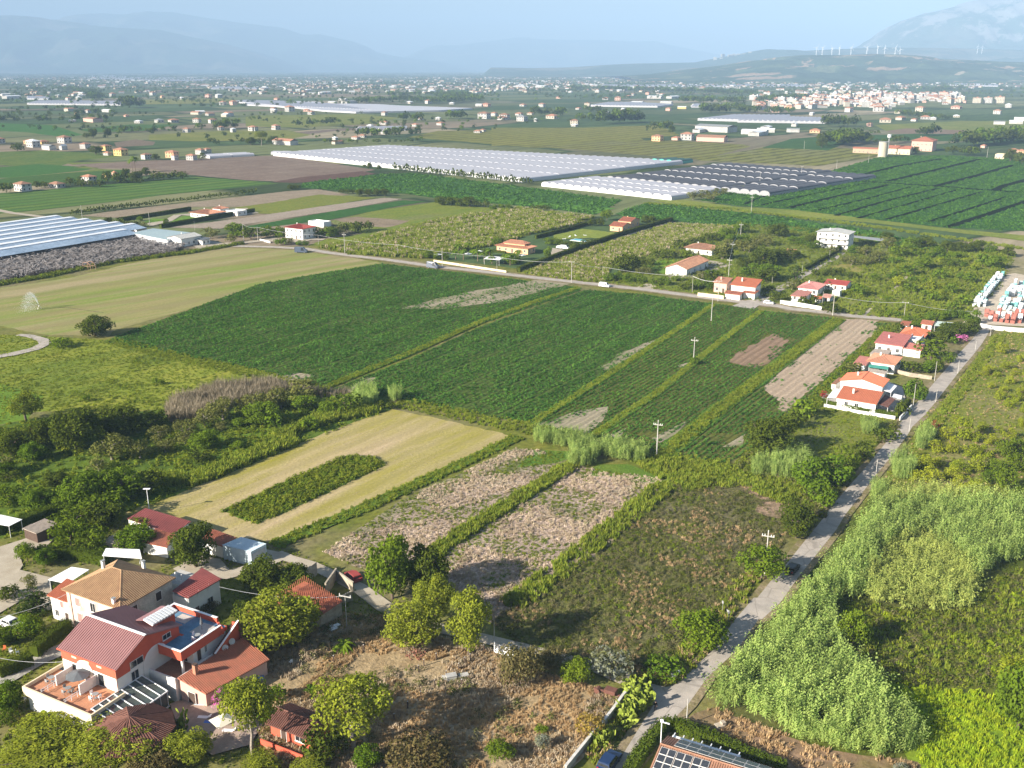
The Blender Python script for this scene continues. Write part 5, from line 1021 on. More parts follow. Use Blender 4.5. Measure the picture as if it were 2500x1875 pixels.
house('square white bungalow with brown hip roof behind the long white workshop','C3',(1700,822),1500,1757,3.0,rm=tile_brown,nf=3,over=.9)
wk=house('long white workshop with brown gable roof and two garage doors','C3',(1505,972),1345,1672,3.4,'y',tile_brown,name='workshop',cat='workshop',nf=0,nr=4,chim=False)
for x in (2.6,7.2):opening(wk,'f',x,0,.05,3.0,2.6,'garage')
house('white house with a steep orange red tile roof at the corner of the lane','C3',(2035,1112),1850,2078,4.6,'mono',tile_orange,rise=1.9,nf=3,storeys=1);house('white house with small orange hip roof left of the lane corner house','C3',(1815,1082),1718,1852,4.2,'mono',tile_light,pinkwall,rise=1.2,nf=2)
house('low porch with red tile roof under the lane corner house','C3',(1915,1170),1805,1930,2.3,'mono',tile_red,nf=0,nr=0,chim=False,name='porch',cat='porch',dmin=3,rise=.5,dmax=4);house('covered gate porch with red tile roof beside the lane entrance','C3',(2030,1160),1945,2058,2.6,'mono',tile_red,nf=0,nr=0,chim=False,name='porch',cat='porch',dmin=3,rise=.4,dmax=4)
wh=house('three storey white house with grey roof and balconies at the end of the lane','C4',(862,702),618,903,8.0,'y',grey_sheet,storeys=3,nf=5,nr=2,rise=1.0,over=.7,dmin=10)
o,w,d=hframe('C4',(862,702),618,903,8.0);bx(wh,'balcony',white,(.3,w-.3,-1.4,0,5.2,5.35),(.3,w-.3,-1.4,-1.3,5.35,6.2),(.3,w-.3,-1.4,0,2.6,2.75),(.3,w-.3,-1.4,-1.3,2.75,3.6))
shed('carport','long low carport with grey roof right of the three storey white house','carport',[at('C4',885,722,3),at('C4',1120,755,3),at('C4',1135,735,3),at('C4',900,710,3)],grey_sheet,grey_sheet,0,walls=False,posts=True)
house('low house with bright red sheet roofs behind the lane gardens','C4',(840,1095),680,880,2.8,'x',red_metal,rise=.8,nf=3);house('white cottage with pinkish red hip roof behind the front garden wall','C4',(620,1128),472,680,2.8,'hip',M('pink_tiles',(.50,.22,.20),.8),nf=3)
house('low annex with flat pink tile roof in front of the white cottage','C4',(520,1187),418,572,2.3,'mono',M('salmon_tiles',(.62,.28,.22),.8),rise=.4,nf=2,chim=False);house('small white shed with pale red roof beside the roadside pole','C4',(712,1190),662,742,2.2,'x',M('salmon_roof',(.62,.33,.26),.8),name='shed',cat='shed',nf=1,nr=1,chim=False,dmin=3);house('tiny orange roofed hut in front of the white cottage','C4',(640,1200),592,655,2.0,'x',tile_orange,name='hut',cat='hut',nf=0,nr=1,chim=False,dmin=3,dmax=4)
house('small stone cabin with orange roof standing alone on the grass plot','C4',(440,838),380,462,2.3,'x',tile_light,peach,nf=1,nr=1,chim=False,name='cabin',cat='cabin',dmin=4);house('open white shed under the red roofed low house','C4',(790,1150),733,800,2.2,'flat',white,name='shed',cat='shed',nf=0,nr=0,chim=False,dmin=3,dmax=5)
house('two storey white house with dark red hip roof and balconies by the far road bend','C2',(437,662),303,537,5.8,'hip',M('dark_red_tiles',(.33,.06,.05),.8),storeys=2,nf=4,nr=3,rise=1.5);house('white flat shed behind the dark red roofed house','C2',(600,615),482,658,2.6,'flat',white_paint,name='shed',cat='shed',nf=0,nr=0,chim=False,dmin=5,dmax=9)
house('low white villa with pale terracotta hip roof inside the trimmed hedges','C1',(1610,547),1468,1738,3.0,'hip',tile_light,nf=4,rise=1.6,over=.8);house('rear wing with pale terracotta roof behind the low white villa','C1',(1700,508),1640,1765,3.4,'hip',tile_light,nf=0,nr=1);house('white flat annex at the right end of the low villa','C1',(1830,530),1742,1908,2.6,'flat',white_paint,nf=2,chim=False,name='annex',cat='annex',dmax=8)
gw=house('white workshop with grey gable roof beside the glasshouses','C1',(1397,738),1290,1548,4.2,'y',grey_sheet,name='workshop',cat='workshop',nf=2,nr=4,rise=1.2);house('small white lean-to behind the glasshouse workshop','C1',(1560,750),1500,1600,2.6,'mono',grey_sheet,nf=1,nr=2,chim=False,rise=.5,name='lean_to',cat='shed',dmax=6)
# houses along the narrow road
house('white bungalow with orange brown hip roof beside the green cover','B4',(1213,350),1008,1264,3.0,'hip',tile_light,nf=3,rise=1.3);house('low annex with flat salmon roof left of the bungalow with green cover','B4',(985,352),908,1032,2.6,'mono',M('salmon_flat',(.60,.25,.20),.8),rise=.5,nf=1,chim=False,dmax=7)
shed('cover','green shade cover in front of the orange brown bungalow','cover',[at('B4',1010,365,2.4),at('B4',1165,385,2.4),at('B4',1168,362,2.4),at('B4',1020,345,2.4)],white_paint,green_sheet,0,walls=False,posts=True);shed('shed','low white sheds with pale sheet roof below the green shade cover','shed',[at('B4',1010,400,2.0),at('B4',1140,425,2.0),at('B4',1160,400,2.3),at('B4',1020,375,2.3)],white,asbestos,.4,.04)
house('white house with wide flat pinkish red roof and little chimneys','B4',(1275,208),1068,1335,3.2,'mono',M('pink_red_roof',(.55,.20,.17),.8),rise=.9,nf=3,dmin=10);house('white box shaped annex behind the pinkish red roof','B4',(1400,172),1312,1452,3.0,'flat',white_paint,nf=1,chim=False,dmax=9);house('front porch with salmon red roof on white pillars','B4',(1415,238),1278,1440,2.6,'mono',M('salmon_porch',(.62,.24,.19),.8),rise=.5,nf=0,nr=0,chim=False,name='porch',cat='porch',dmax=5)
house('white house with bright orange hip roof among dark trees','B4',(1440,135),1262,1482,3.0,'hip',tile_orange,nf=3,rise=1.5);house('small white house with red roof at the start of the house row','B4',(1500,40),1425,1512,2.6,'x',tile_red,nf=1,chim=False);house('tiny outbuilding with pink roof at the corner of the sandy strip','B4',(1300,45),1263,1312,2.4,'mono',tile_red,nf=1,nr=0,chim=False,rise=.4,name='outbuilding',cat='outbuilding',dmax=4)
shed('shed','low stone shed with pale fibre cement roof between two roadside houses','shed',[at('B4',1020,262,2.4),at('B4',1160,275,2.4),at('B4',1195,235,2.6),at('B4',1060,225,2.6)],stonewall,asbestos,.4,.04);shed('canopy','long pale green fibre canopy behind the orange hip roof','canopy',[at('B4',1520,45,2.6),at('B4',1650,60,2.6),at('B4',1670,25,2.8),at('B4',1545,12,2.8)],white_paint,M('pale_green_sheet',(.55,.66,.60),.6),0,walls=False,posts=True)
_sc['E4']=(1980,880,250/2074);_sc['E3']=(1500,1750,400/2212)
R=house('white bungalow with big bright orange roof behind the long white garden wall','E4',(1313,888),537,1420,3.0,'mono',tile_orange,rise=1.5,nf=0,nr=1,dmin=6.5,dmax=6.5,over=.3)
o,w,d=hframe('E4',(1313,888),537,1420,3.0)
for x in (.24,.51):opening(R,'f',w*x,0,1.1,1.0,1.3)
R2=house('gabled rear house with orange roof joined behind the white bungalow','E4',(1445,535),602,1590,3.9,'y',tile_orange,rise=1.3,nf=0,nr=1,over=.3,dmax=8)
shed('porch','front porch with dark roof edged in red at the end of the orange roofed bungalow','porch',[at('E4',1345,872,2.7),at('E4',1558,948,2.7),at('E4',1712,782,2.8),at('E4',1500,690,2.9)],white,tile_dark,0,walls=False,posts=True)
shed('canopy','grey white tent canopy behind the dark porch','canopy',[at('E4',1432,592,2.8),at('E4',1622,650,2.6),at('E4',1745,515,2.6),at('E4',1560,450,2.8)],white_paint,white_paint,0,walls=False,posts=True)
shed('canopy','flat white canopy in front of the tent canopy','canopy',[at('E4',1640,740,2.0),at('E4',1830,780,2.0),at('E4',1850,710,2.0),at('E4',1680,670,2.0)],white_paint,white_paint,0,walls=False,posts=True)
shed('porch','white roofed porch at the left end of the orange roofed bungalow','porch',[at('E4',322,755,2.8),at('E4',530,752,2.8),at('E4',605,575,3.0),at('E4',470,568,3.0)],white,white_paint,0,walls=False,posts=True)
shed('shed','small shed with brown roof at the upper left of the bungalow yard','shed',[at('E4',410,470,2.3),at('E4',500,485,2.3),at('E4',690,350,2.6),at('E4',560,345,2.6)],white,tile_brown,.34,.1,square=False)
sheet('yard',M('paved_yard',(.45,.42,.38),.9),pts('E4',150,830,330,640,620,480,1450,400,1850,560,1950,940,1720,1140,1300,1060,600,920))
def wall(label,p,h,t=.22,mat=None,name='garden_wall',cat='wall',z=0,cap=None):
    o=Vector((p[0].x,p[0].y,z));R=empty(name,o,0,label,cat);m=MB();c=MB()
    for a,b in zip(p,p[1:]):
        a,b=Vector((a.x,a.y,0))-Vector((o.x,o.y,0)),Vector((b.x,b.y,0))-Vector((o.x,o.y,0));m.bar((a.x,a.y,h/2),(b.x,b.y,h/2),t,h);c.bar((a.x,a.y,h+.04),(b.x,b.y,h+.04),t+.08,.08)
    m.build('wall',mat or white,R);c.build('coping',cap or mat or white,R);return R
def hedge(label,p,w,h,mat='hedge_leaves',dens=34,size=.16,name='hedge',group=None):
    """clipped hedge along the points p: leaves over a twiggy core"""
    o=Vector((p[0].x,p[0].y,0));R=empty(name,o,0,label,'hedge',group);m=MB();P,N=[],[];r=RNG
    for a,b in zip(p,p[1:]):
        a,b=Vector((a.x,a.y,0))-o,Vector((b.x,b.y,0))-o;L=(b-a).length;t=(b-a).normalized();s=Vector((-t.y,t.x,0));m.bar((a.x,a.y,h*.45),(b.x,b.y,h*.45),w*.75,h*.88)
        n=int(L*(w+2*h)*dens)
        q=r.uniform(size=(n,2));g=q[:,1]*(w+2*h);al=q[:,0]*L
        side=np.where(g<h,-w/2,np.where(g<h+w,g-h-w/2,w/2));zz=np.where(g<h,g,np.where(g<h+w,h,(w+2*h)-g));nx=np.where(g<h,-1,np.where(g<h+w,0,1));nz=np.where((g>= h) & (g<h+w),1,.2)
        side=side+r.normal(size=n)*.09*min(1,w);zz=zz+r.normal(size=n)*.08
        T_,S_=np.array(t),np.array(s)
        P.append(np.array(a)+al[:,None]*T_+side[:,None]*S_+zz[:,None]*np.array([0,0,1]));nn=nx[:,None]*S_+nz[:,None]*np.array([0,0,1])+_unit(n,r)*.6;N.append(nn/np.linalg.norm(nn,axis=1)[:,None])
    V,Q=leaf_quads(np.concatenate(P),np.concatenate(N),size,r);link(bpy.data.objects.new('leaves',np_mesh('leaves',V,Q,TM[mat])),R);m.build('branches',TM['dark_leaves'],R);return R
wall('long white garden wall with a hedge on top of it below the orange roofs',pts('E4',260,945,1000,1085,1700,1195),.85);wall('white wall at the road side of the orange roofed bungalow',pts('E4',1790,1235,2030,985),1.2)
hedge('clipped green hedge behind the long white garden wall',[p+Vector((.5,.9,0)) for p in pts('E4',100,850,260,935,1000,1075,1690,1180)],.9,1.5)
hedge('dark clipped hedge at the road corner of the orange roofed bungalow',pts('E4',1720,1180,1960,900),1.0,1.9,'dark_leaves')
wall('pale stone wall between the bungalow plot and the next garden',pts('B4',1190,405,1330,440,1500,465),1.1,mat=stonewall);wall('whitewashed wall at the top end of the narrow road',pts('B4',1870,60,1960,80)+[at('B4',2300,110)],1.4);wall('cream wall along the front of the palm garden',pts('C2',1450,915,1800,968,2010,1000),1.0,mat=cream)
wall('long white roadside wall with posts in front of the white cottage',pts('C4',330,1240,480,1260,650,1290),1.5);wall('pale wall in front of the lane corner house',pts('C3',1590,1180,1720,1195,1790,1205),1.5,mat=cream);wall('low white wall beside the dark red roofed house',pts('C2',110,750,190,770),.9)
wall('long grey rendered wall between the dry grass and the narrow road',pts('A3',480,1690,640,1490,720,1400,790,1310,850,1225,905,1165),1.1,.32,greywall,cap=M('pale_cap',(.62,.60,.56),.9))
for lab,k,c,w_,h_,mt in (('long clipped hedge along the drive of the peach villas','C3',(212,995,700,815,1000,715,1390,600),1.6,2.4,'dark_leaves'),('hedge between the corn and the palm garden','C3',(340,735,560,680,850,600),1.2,1.8,'dark_leaves'),('trimmed dark hedge in front of the low white villa','C1',(1240,655,1600,590,1960,530),1.8,2.3,'dark_leaves'),('trimmed dark hedge behind the low white villa','C1',(900,605,1200,560,1470,515),1.6,2.2,'dark_leaves'),
                          ('dark hedge along the right of the lane to the three storey house','C4',(515,985,700,885,850,775),1.4,1.8,'dark_leaves'),('broad hedge behind the white canopy of the farmhouse','A1',(250,290,480,300,700,345),1.6,2.2,'hedge_leaves'),('dark hedge along the pebble path left of the guest house','A1',(225,945,330,850,450,770),1.8,2.2,'dark_leaves'),('hedge running past the white garden canopy','B1',(-40,1665,200,1590,430,1500),2.0,2.2,'hedge_leaves'),
                          ('short hedge below the pebble path','A1',(0,1070,110,1030,210,985),1.6,2.0,'dark_leaves'),('dark clipped hedge at the gate of the palm garden','C2',(2100,985,2230,930),1.6,1.6,'dark_leaves'),('low hedge on the lawn of the palm garden','C3',(0,835,110,850),1,1,'dark_leaves'),('hedge below the solar roofed house beside the road','A3',(880,1760,930,1640,1010,1530,1110,1415,1170,1400),1.7,1.6,'hedge_leaves'),('hedge behind the white pergola of the solar roofed house','A3',(1170,1400,1400,1480,1620,1590,1900,1700),1.5,1.6,'hedge_leaves')):
    hedge(lab,pts(k,*c),w_,h_,mt,24 if k[0]=='C' else 40,.26 if k[0]=='C' else .15)
# rows of vines or young trees on the dirt strip
n_=0
for (x0,y0,x1,y1,cnt) in ((560,552,1180,480,26),(1180,480,2000,382,30)):
    for i in range(cnt):
        t=i/cnt;p=at('C1',x0+(x1-x0)*t,y0+(y1-y0)*t);plant('dbush',(p.x,p.y,0),3.0*random.uniform(.7,1.1),3.2,2,group='row of dark bushes on the dirt strip',look='dark bush in the dirt strip row')
# ---------------------------------------------------------------- solar roofed house in the lower right
SH=empty('house',(19.2,107.6,0),rad(-27),'house with solar panels on a red tile roof at the bottom edge','house');bx(SH,'wall',white,(.3,13.5,-6.2,2.9,0,3.1));m=MB();m.poly([(.3,-6.2,3.1),(.3,2.9,3.1),(.3,2.9,3.5),(.3,0,4.7)]);m.build('gable_wall',white,SH)
roof_part(SH,[[(-.1,-6.6,3.2),(13.9,-6.6,3.2),(13.9,0,4.95),(-.1,0,4.95)],[(-.1,0,4.95),(13.9,0,4.95),(13.9,3.3,3.9),(-.1,3.3,3.9)]],tile_brown,.3,.09,caps=[((-.1,0,4.98),(13.9,0,4.98))])
solar=M('solar_cells',(.045,.05,.06),.25,var=.25,spec=.6)
def panel(x,y,w,d,front=True):
    s=(4.95-3.2)/6.6 if front else -(4.95-3.9)/3.3;z=lambda yy:4.95+s*yy+.16 if front else 4.95+s*yy+.16
    m=MB();m.slab([(x,y,z(y)),(x+w,y,z(y)),(x+w,y+d,z(y+d)),(x,y+d,z(y+d))],.05);p=m.build('solar_panel',M_frame,SH);m=MB();e=.04;m.poly([(x+e,y+e,z(y+e)+.008),(x+w-e,y+e,z(y+e)+.008),(x+w-e,y+d-e,z(y+d-e)+.008),(x+e,y+d-e,z(y+d-e)+.008)]);m.build('solar_cells',solar,p)
for j in range(5):
    for i in range(10 if j else 6):
        if j==1 and i==6:continue
        panel(.25+i*1.04+.09*(i//2),-1.55-j*1.12,1.0,1.06)
for i in range(8):
    for j in range(2):panel(1.6+i*1.5,.5+j*1.25,1.45,1.2,False)
PG=empty('pergola',HL(0,0),0,'white slatted pergola behind the solar roofed house','pergola');PG.location=(19.2,107.6,0);PG.rotation_euler=(0,0,rad(-27))
for i in range(8):m=MB();m.bar((.2+i*1.25,2.3,3.1),(.2+i*1.25,5.6,2.9),.12,.16);m.build('beam',white_paint,PG)
for j in range(3):m=MB();m.bar((.0,3.9+j*.55,2.8),(9.2,3.9+j*.55,2.8),.38,.06);m.build('slat',white_paint,PG)
for x in (.4,3.2,6,8.8):m=MB();m.tube((x,5.3,0),(x,5.3,2.8),.07);m.build('post',white_paint,PG)
# ---------------------------------------------------------------- greenhouses
film=M('greenhouse_film',(.50,.49,.52),.55,var=.08,scale=.05);filmend=M('greenhouse_end',(.62,.62,.63),.6,var=.05);shade=M('shade_net',(.10,.105,.125),.9,var=.2,scale=.05);netend=M('net_house_end',(.38,.38,.40),.8);tealnet=M('teal_net',(.10,.42,.36),.8,var=.15)
def tunnels(label,O,U,V,nu,segs,wu,mat,emat,h=4.0,sag=.2,group=None,name='greenhouse'):
    """side by side tunnels: O near corner, U across, V along; segs = stretches along V"""
    R=empty(name,(O.x,O.y,0),math.atan2(U.y,U.x),label,'greenhouse',group);sgn=1 if U.x*V.y-U.y*V.x>0 else -1;cache={}
    for i in range(nu):
        for sfun in segs:
            a,b=sfun(i) if callable(sfun) else sfun
            if b-a<6:continue
            k=round(b-a,0)
            if k not in cache:
                m=MB();n=6;L=b-a;ang=[math.pi*j/n for j in range(n+1)]
                for q,zz in ((0,h),(L,h-sag)):
                    pass
                f0=[(wu/2-wu/2*math.cos(t),0,zz_) for t,zz_ in [(t,h*.5+(h*.5)*math.sin(t)) for t in ang]];f1=[(x,sgn*L,z-sag*math.sin(t)) for (x,y,z),t in zip(f0,ang)]
                m.add(f0+f1,[(j,j+1,n+2+j,n+1+j) for j in range(n)]);m.mi=1;m.add(f0+[(wu,0,0),(0,0,0)],[tuple(range(n+3))]);m.add([(0,0,0),(0,sgn*L,0),(0,sgn*L,h*.5),(0,0,h*.5),(wu,0,0),(wu,sgn*L,0),(wu,sgn*L,h*.5),(wu,0,h*.5)],[(0,1,2,3),(4,5,6,7)])
                ob=m.build('tunnel',[mat,emat],None);cache[k]=ob.data;bpy.data.objects.remove(ob)
            o=bpy.data.objects.new('tunnel',cache[k]);link(o,R);o.location=(i*wu,sgn*a,0)
    return R
def arc_row(m):pass
O=at('C3',240,302);Lf=at('C2',195,95);U=(Lf-O).normalized();V=Vector((-U.y,U.x,0));V=V if V.y>0 else -V
Ltot=(Lf-O).length;nU=int(Ltot/8.2);lenat=lambda i:222-(222-150)*(i/nU)
for j,(n0,n1) in enumerate(((0,15),(15,31),(31,nU))):
    tunnels(('right','middle','left')[j]+' third of the vast white plastic greenhouse',O+U*(n0*8.2),U,V,n1-n0,[(lambda q:lambda i:(lenat(i+n0)*q/5,lenat(i+n0)*(q+1)/5-.1))(q) for q in range(5)],8.2,film,filmend)
O2=at('C3',1388,440);U2=U;tunnels('smaller white plastic greenhouse in front of the dark net house',O2,U2,V,15,[(0,20),(20.6,42),(42.6,64)],8.2,film,filmend,3.8)
O3=O2+V*67+U*6;tunnels('dark shade net greenhouse with white arched ends right of the white one',O3,U,V,13,[(0,38),(38.6,78),(78.6,118),(118.6,150),(150.6,178)],8.2,shade,netend,4.0,.6);
tunnels('dark shade net bays beside the grey trees',O2+V*66-U*38,U,V,5,[(0,40),(40.6,84),(84.6,128),(128.6,170)],8.2,shade,netend,4.0,.6)
T3=at('C3',1395,165);tunnels('three small arched sheds under teal netting at the greenhouse corner',T3,U,V,3,[(0,34)],8.4,M('teal_roof',(.05,.13,.12),.9),tealnet,4.6,.8)
for lab,k,a,b,dep,n_ in (('low white tunnel greenhouse behind the ploughed field','C1',(1620,118),(1960,98),10,3),('small white tunnels at the left end of the vast greenhouse','C1',(2090,88),(2230,88),12,2)):
    A,B=at(k,*a),at(k,*b);L=(B-A).length;UU=(B-A).normalized();VV=Vector((-UU.y,UU.x,0));tunnels(lab,A,VV if VV.y>0 else -VV,UU,n_,[(0,L*.5),(L*.5+.5,L)],8,film,filmend,3.2,.2)
# glasshouse with sunlit slopes painted white and shaded ones bluish, and the wreck of a shade house beside it
gl_b=M('shaded_glass',(.20,.27,.36),.25,var=.45,scale=.06,spec=.5,col2=(.34,.42,.52));gl_w=M('white_glazing',(.74,.75,.78),.4,var=.15,scale=.1)
e0,e1=at('C1',1135,668,2),at('C1',540,603,2);Ug=Vector((math.cos(DIR1+.02),math.sin(DIR1+.02),0));Vg=Vector((-Ug.y,Ug.x,0));bay=(e1-e0).dot(Vg)/5;fr=empty('glasshouse',(e0.x,e0.y,0),math.atan2(Ug.y,Ug.x),'old glasshouse with six long bays and sunlit white roof strips beside the mown field','glasshouse')
for i in range(-1,6):
    off=(e0.lerp(e1,i/5)-e0).dot(Ug) if i>= 0 else -16;m=MB();L=150;y=i*bay;m.slab([(off-L,y,3.2),(off,y,3.2),(off,y+bay*.68,4.6),(off-L,y+bay*.68,4.6)],.06);g_=m.build('glass_roof',gl_b,fr)
    m=MB();m.slab([(off-L,y+bay*.68,4.9),(off,y+bay*.68,4.9),(off,y+bay*.98,4.95),(off-L,y+bay*.98,4.95)],.3);m.build('sunlit_strip',gl_w,g_);m=MB();m.box(off-.1,off,y,y+bay*.98,0,3.2);m.build('end_wall',gl_w,g_)  # flat white strip on each bay stands for its narrow slope in the sun
shed('glasshouse','pale glazed link roof between the glasshouse and the white workshop','glasshouse',[at('C1',1010,690,3.5),at('C1',1290,745,3.5),at('C1',1500,690,3.8),at('C1',1180,655,3.8)],gl_w,M('dull_glass',(.30,.38,.40),.35,var=.2),2,.05)
wz=pts('C1',-60,895,300,835,700,768,1000,715,1060,725,1250,765,1430,795,1350,850,1100,880,700,960,300,1010,0,1080,-60,1090)
sheet('nursery_ground',fieldmat('nursery_soil',(.055,.042,.032),(.08,.06,.045),None,D_M,fine=1),wz)
def wreck_proto():
    c=bpy.data.collections.new('plants_wreck');r=np.random.default_rng(5);wm_=M('weathered_laths',(.30,.27,.255),.9,var=.35)
    for i in range(4):
        m=MB()
        for _ in range(5):
            p=Vector(r.uniform(-1.2,1.2,3));p.z=r.uniform(.9,2.1);a=r.uniform(-.5,.5);d=Vector((math.cos(a)*r.uniform(.7,1.3),math.sin(a)*.8,r.uniform(-.3,.3)));m.bar(p-d,p+d,.32,.05)
        for _ in range(2):p=Vector(r.uniform(-1,1,3));m.tube((p.x,p.y,0),(p.x+.2,p.y,1.8),.05,n=4)
        me=bpy.data.meshes.new('laths');me.from_pydata(m.v,[],m.f);me.materials.append(wm_);c.objects.link(bpy.data.objects.new('laths',me))
    _pc['wreck']=c
wreck_proto();sow('collapsed_shade_house','wreck',row_pts(wz,DIR1,2.3,2.0,RNG,.35),.9,1.3,.12,label='collapsed shade house of grey laths over dark soil beside the glasshouse',cat='ruin')
gt=empty('pipe_arches',at('C1',670,975),GA,'rusty arched end frame standing at the edge of the collapsed shade house','frame')
for yy in (0,2.5):
    m=MB();q=[(3*math.cos(math.pi*t/8),yy,1.6+1.9*math.sin(math.pi*t/8)) for t in range(9)];m.path(q,[.09]*9,5);m.tube((3,yy,0),(3,yy,1.6),.09).tube((-3,yy,0),(-3,yy,1.6),.09).tube((-3,yy,1.6),(3,yy,1.6),.07).tube((1,yy,0),(1,yy,3.3),.07);m.build('arch',M('rust_pipe',(.50,.30,.2),.8),gt)
# ---------------------------------------------------------------- poles and wires
POLETOP={}
def zat(base,pxx,pyy):
    d=ray(pxx,pyy);t=base.y/d.y;return CAMH+d.z*t
polemat=M('pole_concrete',(.46,.44,.40),.85,var=.15);insul=M('insulator',(.75,.75,.72),.3)
def pole(label,k,x,yb,yt,kind='plain',tag_=None,lean=0):
    b=at(k,x,yb);h=max(2.5,zat(b,*px(k,x,yt)));R=empty('utility_pole',b,DIR1+.2,label,'utility pole','utility poles');m=MB();r=.16 if h>7 else .09
    m.tube((0,0,0),(lean*h,0,h),r,r*.6,7);m.build('pole',polemat,R)
    if kind in ('cross','tee'):
        z=h-.9 if kind=='cross' else h-.15;m=MB();m.bar((0,-1.1,z),(0,1.1,z),.14,.14);m.build('crossarm',polemat,R)
        for y in ((-1.0,-.55,.55,1.0) if kind=='cross' else (-1.0,1.0)):m=MB();m.tube((0,y,z+.07),(0,y,z+.4),.09,.07,6);m.build('insulator',insul,R)
        if kind=='cross':m=MB();m.tube((0,0,h),(0,0,h+.3),.09,.07,6);m.build('insulator',insul,R)
    if tag_:POLETOP[tag_]=Vector((b.x+lean*h*math.cos(DIR1+.2),b.y,h-.1))
    return R
PL=[('tall pole with crossarm rising out of the round green roadside shrub','A3',1770,420,128,'cross',None),('short leaning concrete post at the road fork','A3',1262,1390,1210,'plain',None),('tall white pole with crossarm at the corner of the reed clumps','B3',1273,1068,785,'cross','p1'),('white pole with crossarm standing in the crop strips','B3',1558,330,142,'cross','p2'),
      ('plain pole at the upper end of the crop ditch','C3',1695,1370,1190,'plain','p3'),('pole at the road in front of the lane corner house','C3',1747,1220,1060,'tee','p4'),('pole with a T shaped top beside the long grass plot','C3',617,1080,912,'tee','p5'),('thin pole at the end of the long grass plot','C3',857,1055,950,'plain','p6'),('pole in front of the workshop garden','C3',1548,1150,1022,'plain','p7'),('pole with crossarm left of the lane corner house','C3',1828,1030,887,'cross','p8'),
      ('pole with crossarm behind the brown hipped bungalow','C3',1855,890,766,'cross','p9'),('pole with crossarm at the olive rows','C3',1920,730,616,'cross','p10'),('pole in front of the palm garden wall','C3',42,975,875,'plain','p11'),('pole left of the dark red roofed house','C2',95,755,645,'plain','q1'),('thin pole right of the dark red roofed house','C2',563,800,706,'plain','q2'),('tall pole with crossarm at the left part of the far road','C2',765,850,692,'cross','q3'),('thin pole in front of the standing corn','C2',1173,870,780,'plain','q4'),('pole next to the dark truck on the far road','C2',1517,960,808,'plain','q5'),
      ('tall pole behind the glasshouse','C1',638,595,478,'plain',None),('pole on the villa lawn by the glasshouse','C1',1157,640,532,'plain',None),('pole behind the glasshouse workshop','C1',1503,670,600,'plain',None),('pole right of the glasshouse yard','C1',1880,750,622,'plain','q0'),('pole with crossarm in the dark green strip','C3',2003,535,406,'cross',None),('pole at the right edge of the shade net greenhouse','C3',2068,320,225,'plain',None),('short pole among the grey trees by the net house','C3',1790,330,290,'plain',None),
      ('pole at the far corner of the shade net greenhouse','C4',493,255,176,'tee',None),('pole at the edge of the striped corn','C4',765,195,126,'plain',None),('pole left of the concrete silo','C4',1010,155,86,'plain',None),('pole right of the farm at the edge of the dark field','D4',1925,1220,1132,'plain',None),('pole behind the striped corn','D4',515,1150,1086,'plain',None),('pole with crossarm right of the white cottage','C4',735,1330,1172,'tee','s1'),('pole at the front wall of the white cottage','C4',652,1280,1142,'plain',None),('thick pole carrying a box at the grassland roadside','C4',1285,1345,1226,'tee','s2'),('short pole at the top end of the sandy strip','C4',1857,1345,1312,'plain','s3'),
      ('pole beside the lane to the three storey house','C4',497,1030,940,'plain',None),('thin pole halfway along the lane hedge','C4',710,890,822,'plain',None),('pole behind the lane corner house','C4',268,1085,1026,'plain',None),('thick pole at the garden wall of the roadside bungalow','B4',1520,480,322,'plain','t2'),('leaning pole at the road corner of the orange roofed bungalow','B4',1355,680,497,'plain','t1'),('thin pole on the right road edge opposite the gardens','B4',1700,420,318,'plain',None),('thin pole on the right road edge opposite the orange roofed bungalow','B4',1530,640,542,'plain',None),('thin pole high up on the narrow road','B4',1835,240,166,'plain',None),('white post at the hedge bend of the narrow road','B4',1070,1190,1082,'plain',None),('white post in front of the roadside reeds','B4',1325,870,762,'plain',None),('pole at the upper road end by the white wall','B4',1950,130,62,'plain',None),
      ('pole with wires between the rusty barn and the pines','A2',655,750,542,'tee','w1'),('thin pole right of the leaning pine','A2',1610,860,690,'plain',None)]
for p in PL:pole(*p)
wire=M('wire',(.7,.7,.7),.5)
def cable(label,a,b,sag=.8,r=.035):
    a,b=Vector(a),Vector(b);R=empty('overhead_wire',a,0,label,'wire','overhead wires');n=10;q=[(a.lerp(b,i/n)-a)+Vector((0,0,-sag*4*(i/n)*(1-i/n))) for i in range(n+1)];m=MB();m.path(q,[r]*(n+1),3);m.build('wire',wire,R)
for i,(a,b,l) in enumerate((('q0','q1','left end of the far road line'),('q1','q2','span past the dark red roofed house'),('q2','q4','span in front of the corn'),('q4','p11','span to the palm garden'),('p5','p6','span above the long grass plot'),('p6','p7','span in front of the workshop'),('p7','p4','span to the lane corner house'),('p11','p5','span along the palm garden wall'),('s1','s2','span above the grassland roadside'),('s2','s3','span to the crate yard'),('p9','p8','span behind the workshop'),('p10','p9','span over the olive rows'))):
    if a in POLETOP and b in POLETOP:cable('thin overhead wire, '+l,POLETOP[a],POLETOP[b],.9,.06)
cable('pale wire from the farmhouse veranda across to the rusty barn',at('A1',1420,485,5),POLETOP['w1'],1.0,.03);cable('pale wire at the left over the garden to the farmhouse',at('A1',-60,690,6),HL(-14.2,12.4,6),.6,.03);cable('pale wire above the pebble path',at('A1',-60,935,5),at('A1',410,970,5),.5,.03)
LP=empty('street_lamp',at('B1',1155,1500),0,'slim solar lamp post behind the dark red barn','lamp post');m=MB();m.tube((0,0,0),(0,0,5.6),.08);m.build('pole',white_paint,LP);bx(LP,'lamp_head',white_paint,(-.7,.7,-.25,.25,5.6,5.7))
